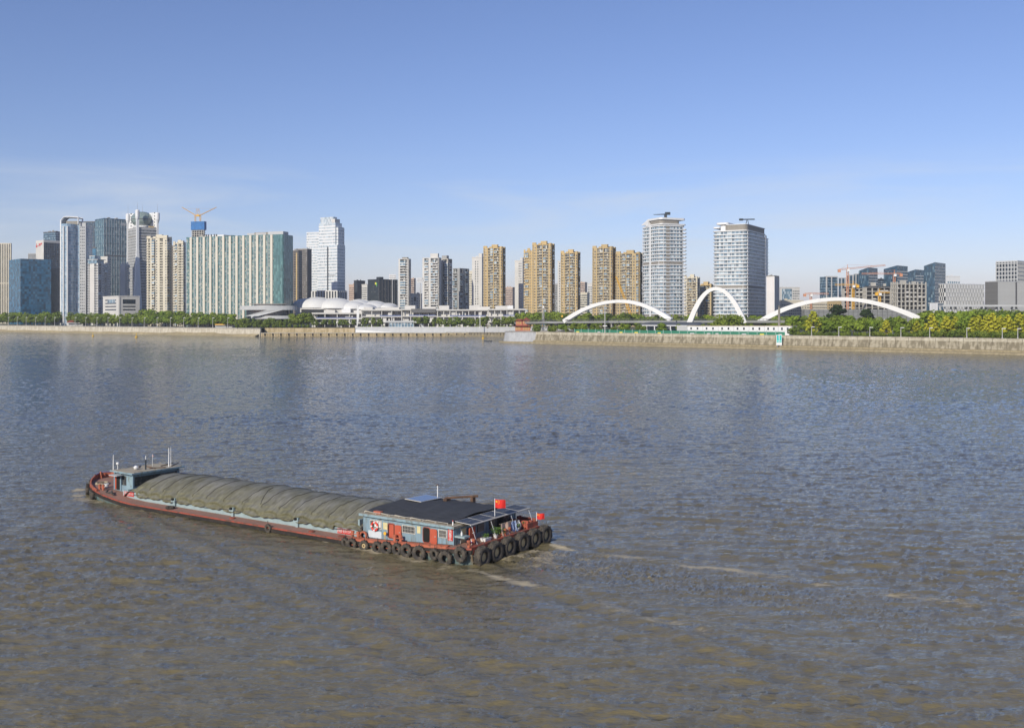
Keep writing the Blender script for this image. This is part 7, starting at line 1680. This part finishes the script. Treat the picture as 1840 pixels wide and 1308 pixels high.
plant('white planter box of green herbs on the stern deck', .75, 2.0, 1.36, .35, 'box', 2); plant('leafy plant in a white pot beside the peach cloth', .65, .75, 1.36, .85, 'round', 3); plant('low leafy plant in front of the peach cloth', .5, .05, 1.36, .55, 'terracotta', 4); plant('small green plant among white bags on the stern', .55, -2.4, 1.36, .5, 'round', 5); plant('yellow green plant near the far stern corner', .6, -3.7, 1.36, .5, 'terracotta', 6)
# laundry and bags
def cloth(label, y0, y1, z0, z1, x, m, name, seed):
    t = bthing(name, label, 'laundry', x, (y0 + y1) / 2, z0); L_ = y1 - y0; H_ = z1 - z0; vs, fs = [], []; n = 16
    for i in range(n + 1):
        for j in range(9): u, v = i / n, j / 8; vs.append((.12 * math.sin(u * 11 + seed) * (1 - v * .6) - .18 * (1 - v), -L_ / 2 + L_ * u * (1 - .12 * v * 0) + .06 * math.sin(v * 4), H_ * v * (1 - .08 * math.sin(u * math.pi) * 0)))
    for i in range(n):
        for j in range(8): a = i * 9 + j; fs.append((a, a + 9, a + 10, a + 1))
    MB().add(vs, fs).build('cloth', m, t, smooth=True); MB().bar((0, -L_ / 2 - .15, H_), (0, L_ / 2 + .15, H_), .02, 5).build('line', m_rope, t)
cloth('peach floral sheet hanging over the stern deck', -1.35, .25, 1.45, 2.45, .52, m_cloth1, 'hanging_sheet', 1); cloth('pale blue shirt hanging right of the peach sheet', -2.35, -1.55, 1.5, 2.35, .62, m_cloth2, 'hanging_shirt', 2)
for i, (y, s_) in enumerate(((-2.75, .30), (-3.25, .27))):
    t = bthing('white_bag', ('larger' if i == 0 else 'smaller') + ' stuffed white bag on the stern deck', 'bag', 1.0, y, 1.36); MB().lathe([(s_ * .7, 0), (s_, .25), (s_ * .9, .5), (s_ * .4, .66), (.05, .7)], 12).build('sack', m_pot, t, smooth=True); MB().lathe([(.06, .66), (.12, .78)], 8).build('knot', m_pot, t)
t = bthing('paint_bucket', 'white paint bucket by the stern doorway', 'bucket', .95, 3.55, 1.36); MB().lathe([(.15, 0), (.18, .36), (.19, .36), (.19, .4)], 14).build('bucket', m_pot, t); MB().lathe([(.153, .04), (.172, .22)], 14).build('purple_label', mat('purple_print', (.14, .05, .25), .5), t)
t = bthing('bottle', 'plastic bottle with red cap on the cabin eave', 'bottle', 2.35, 4.4, 2.86); MB().lathe([(.06, 0), (.06, .2), (.03, .28), (.03, .33)], 10).build('bottle', m_pot, t); MB().lathe([(.04, .33), (.04, .4)], 8).build('cap', m_buoyr, t)
t = bthing('bottle', 'white detergent bottle on the wash basin', 'bottle', 1.6, 4.2, 2.07); MB().lathe([(.08, 0), (.08, .22), (.03, .3), (.03, .36)], 10).build('bottle', m_pot, t); MB().lathe([(.035, .36), (.035, .41)], 8).build('cap', m_cabd, t)
t = bthing('fan', 'yellow standing fan by the cabin wall', 'fan', 9.25, hy + .3, .92); MB().bar((0, 0, 0), (0, 0, .42), .025, 6).build('stand', m_yellow, t); MB().lathe([(.14, -.04), (.15, 0), (.14, .04)], 14, (0, 0, .52), 'y').build('head', m_yellow, t)
t = bthing('bucket', 'white bucket on the bow deck', 'bucket', 51.2, 3.0, 1.05); MB().lathe([(.2, 0), (.26, .4), (.27, .4)], 14).build('bucket', m_pot, t); MB().ring(.26, [(-.015, -.015), (.015, -.015), (.015, .015), (-.015, .015)], 14, (0, 0, .4), 'z').build('rim', m_pot, t)

# ------------------------------------------------------------------ air
hz = MB().box(-60000, 60000, -9000, 60000, -3.5, 175).build('haze', None, None, kind='stuff')
hz.data.materials.clear(); hm = bpy.data.materials.new('pale_haze'); hm.use_nodes = True; hn = hm.node_tree.nodes; hn.clear(); ho = hn.new('ShaderNodeOutputMaterial'); hv = hn.new('ShaderNodeVolumePrincipled')
hv.inputs['Color'].default_value = (.86, .91, 1.0, 1); hv.inputs['Density'].default_value = 0.00008; hv.inputs['Anisotropy'].default_value = 0.0
hm.node_tree.links.new(hv.outputs['Volume'], ho.inputs['Volume']); hz.data.materials.append(hm)
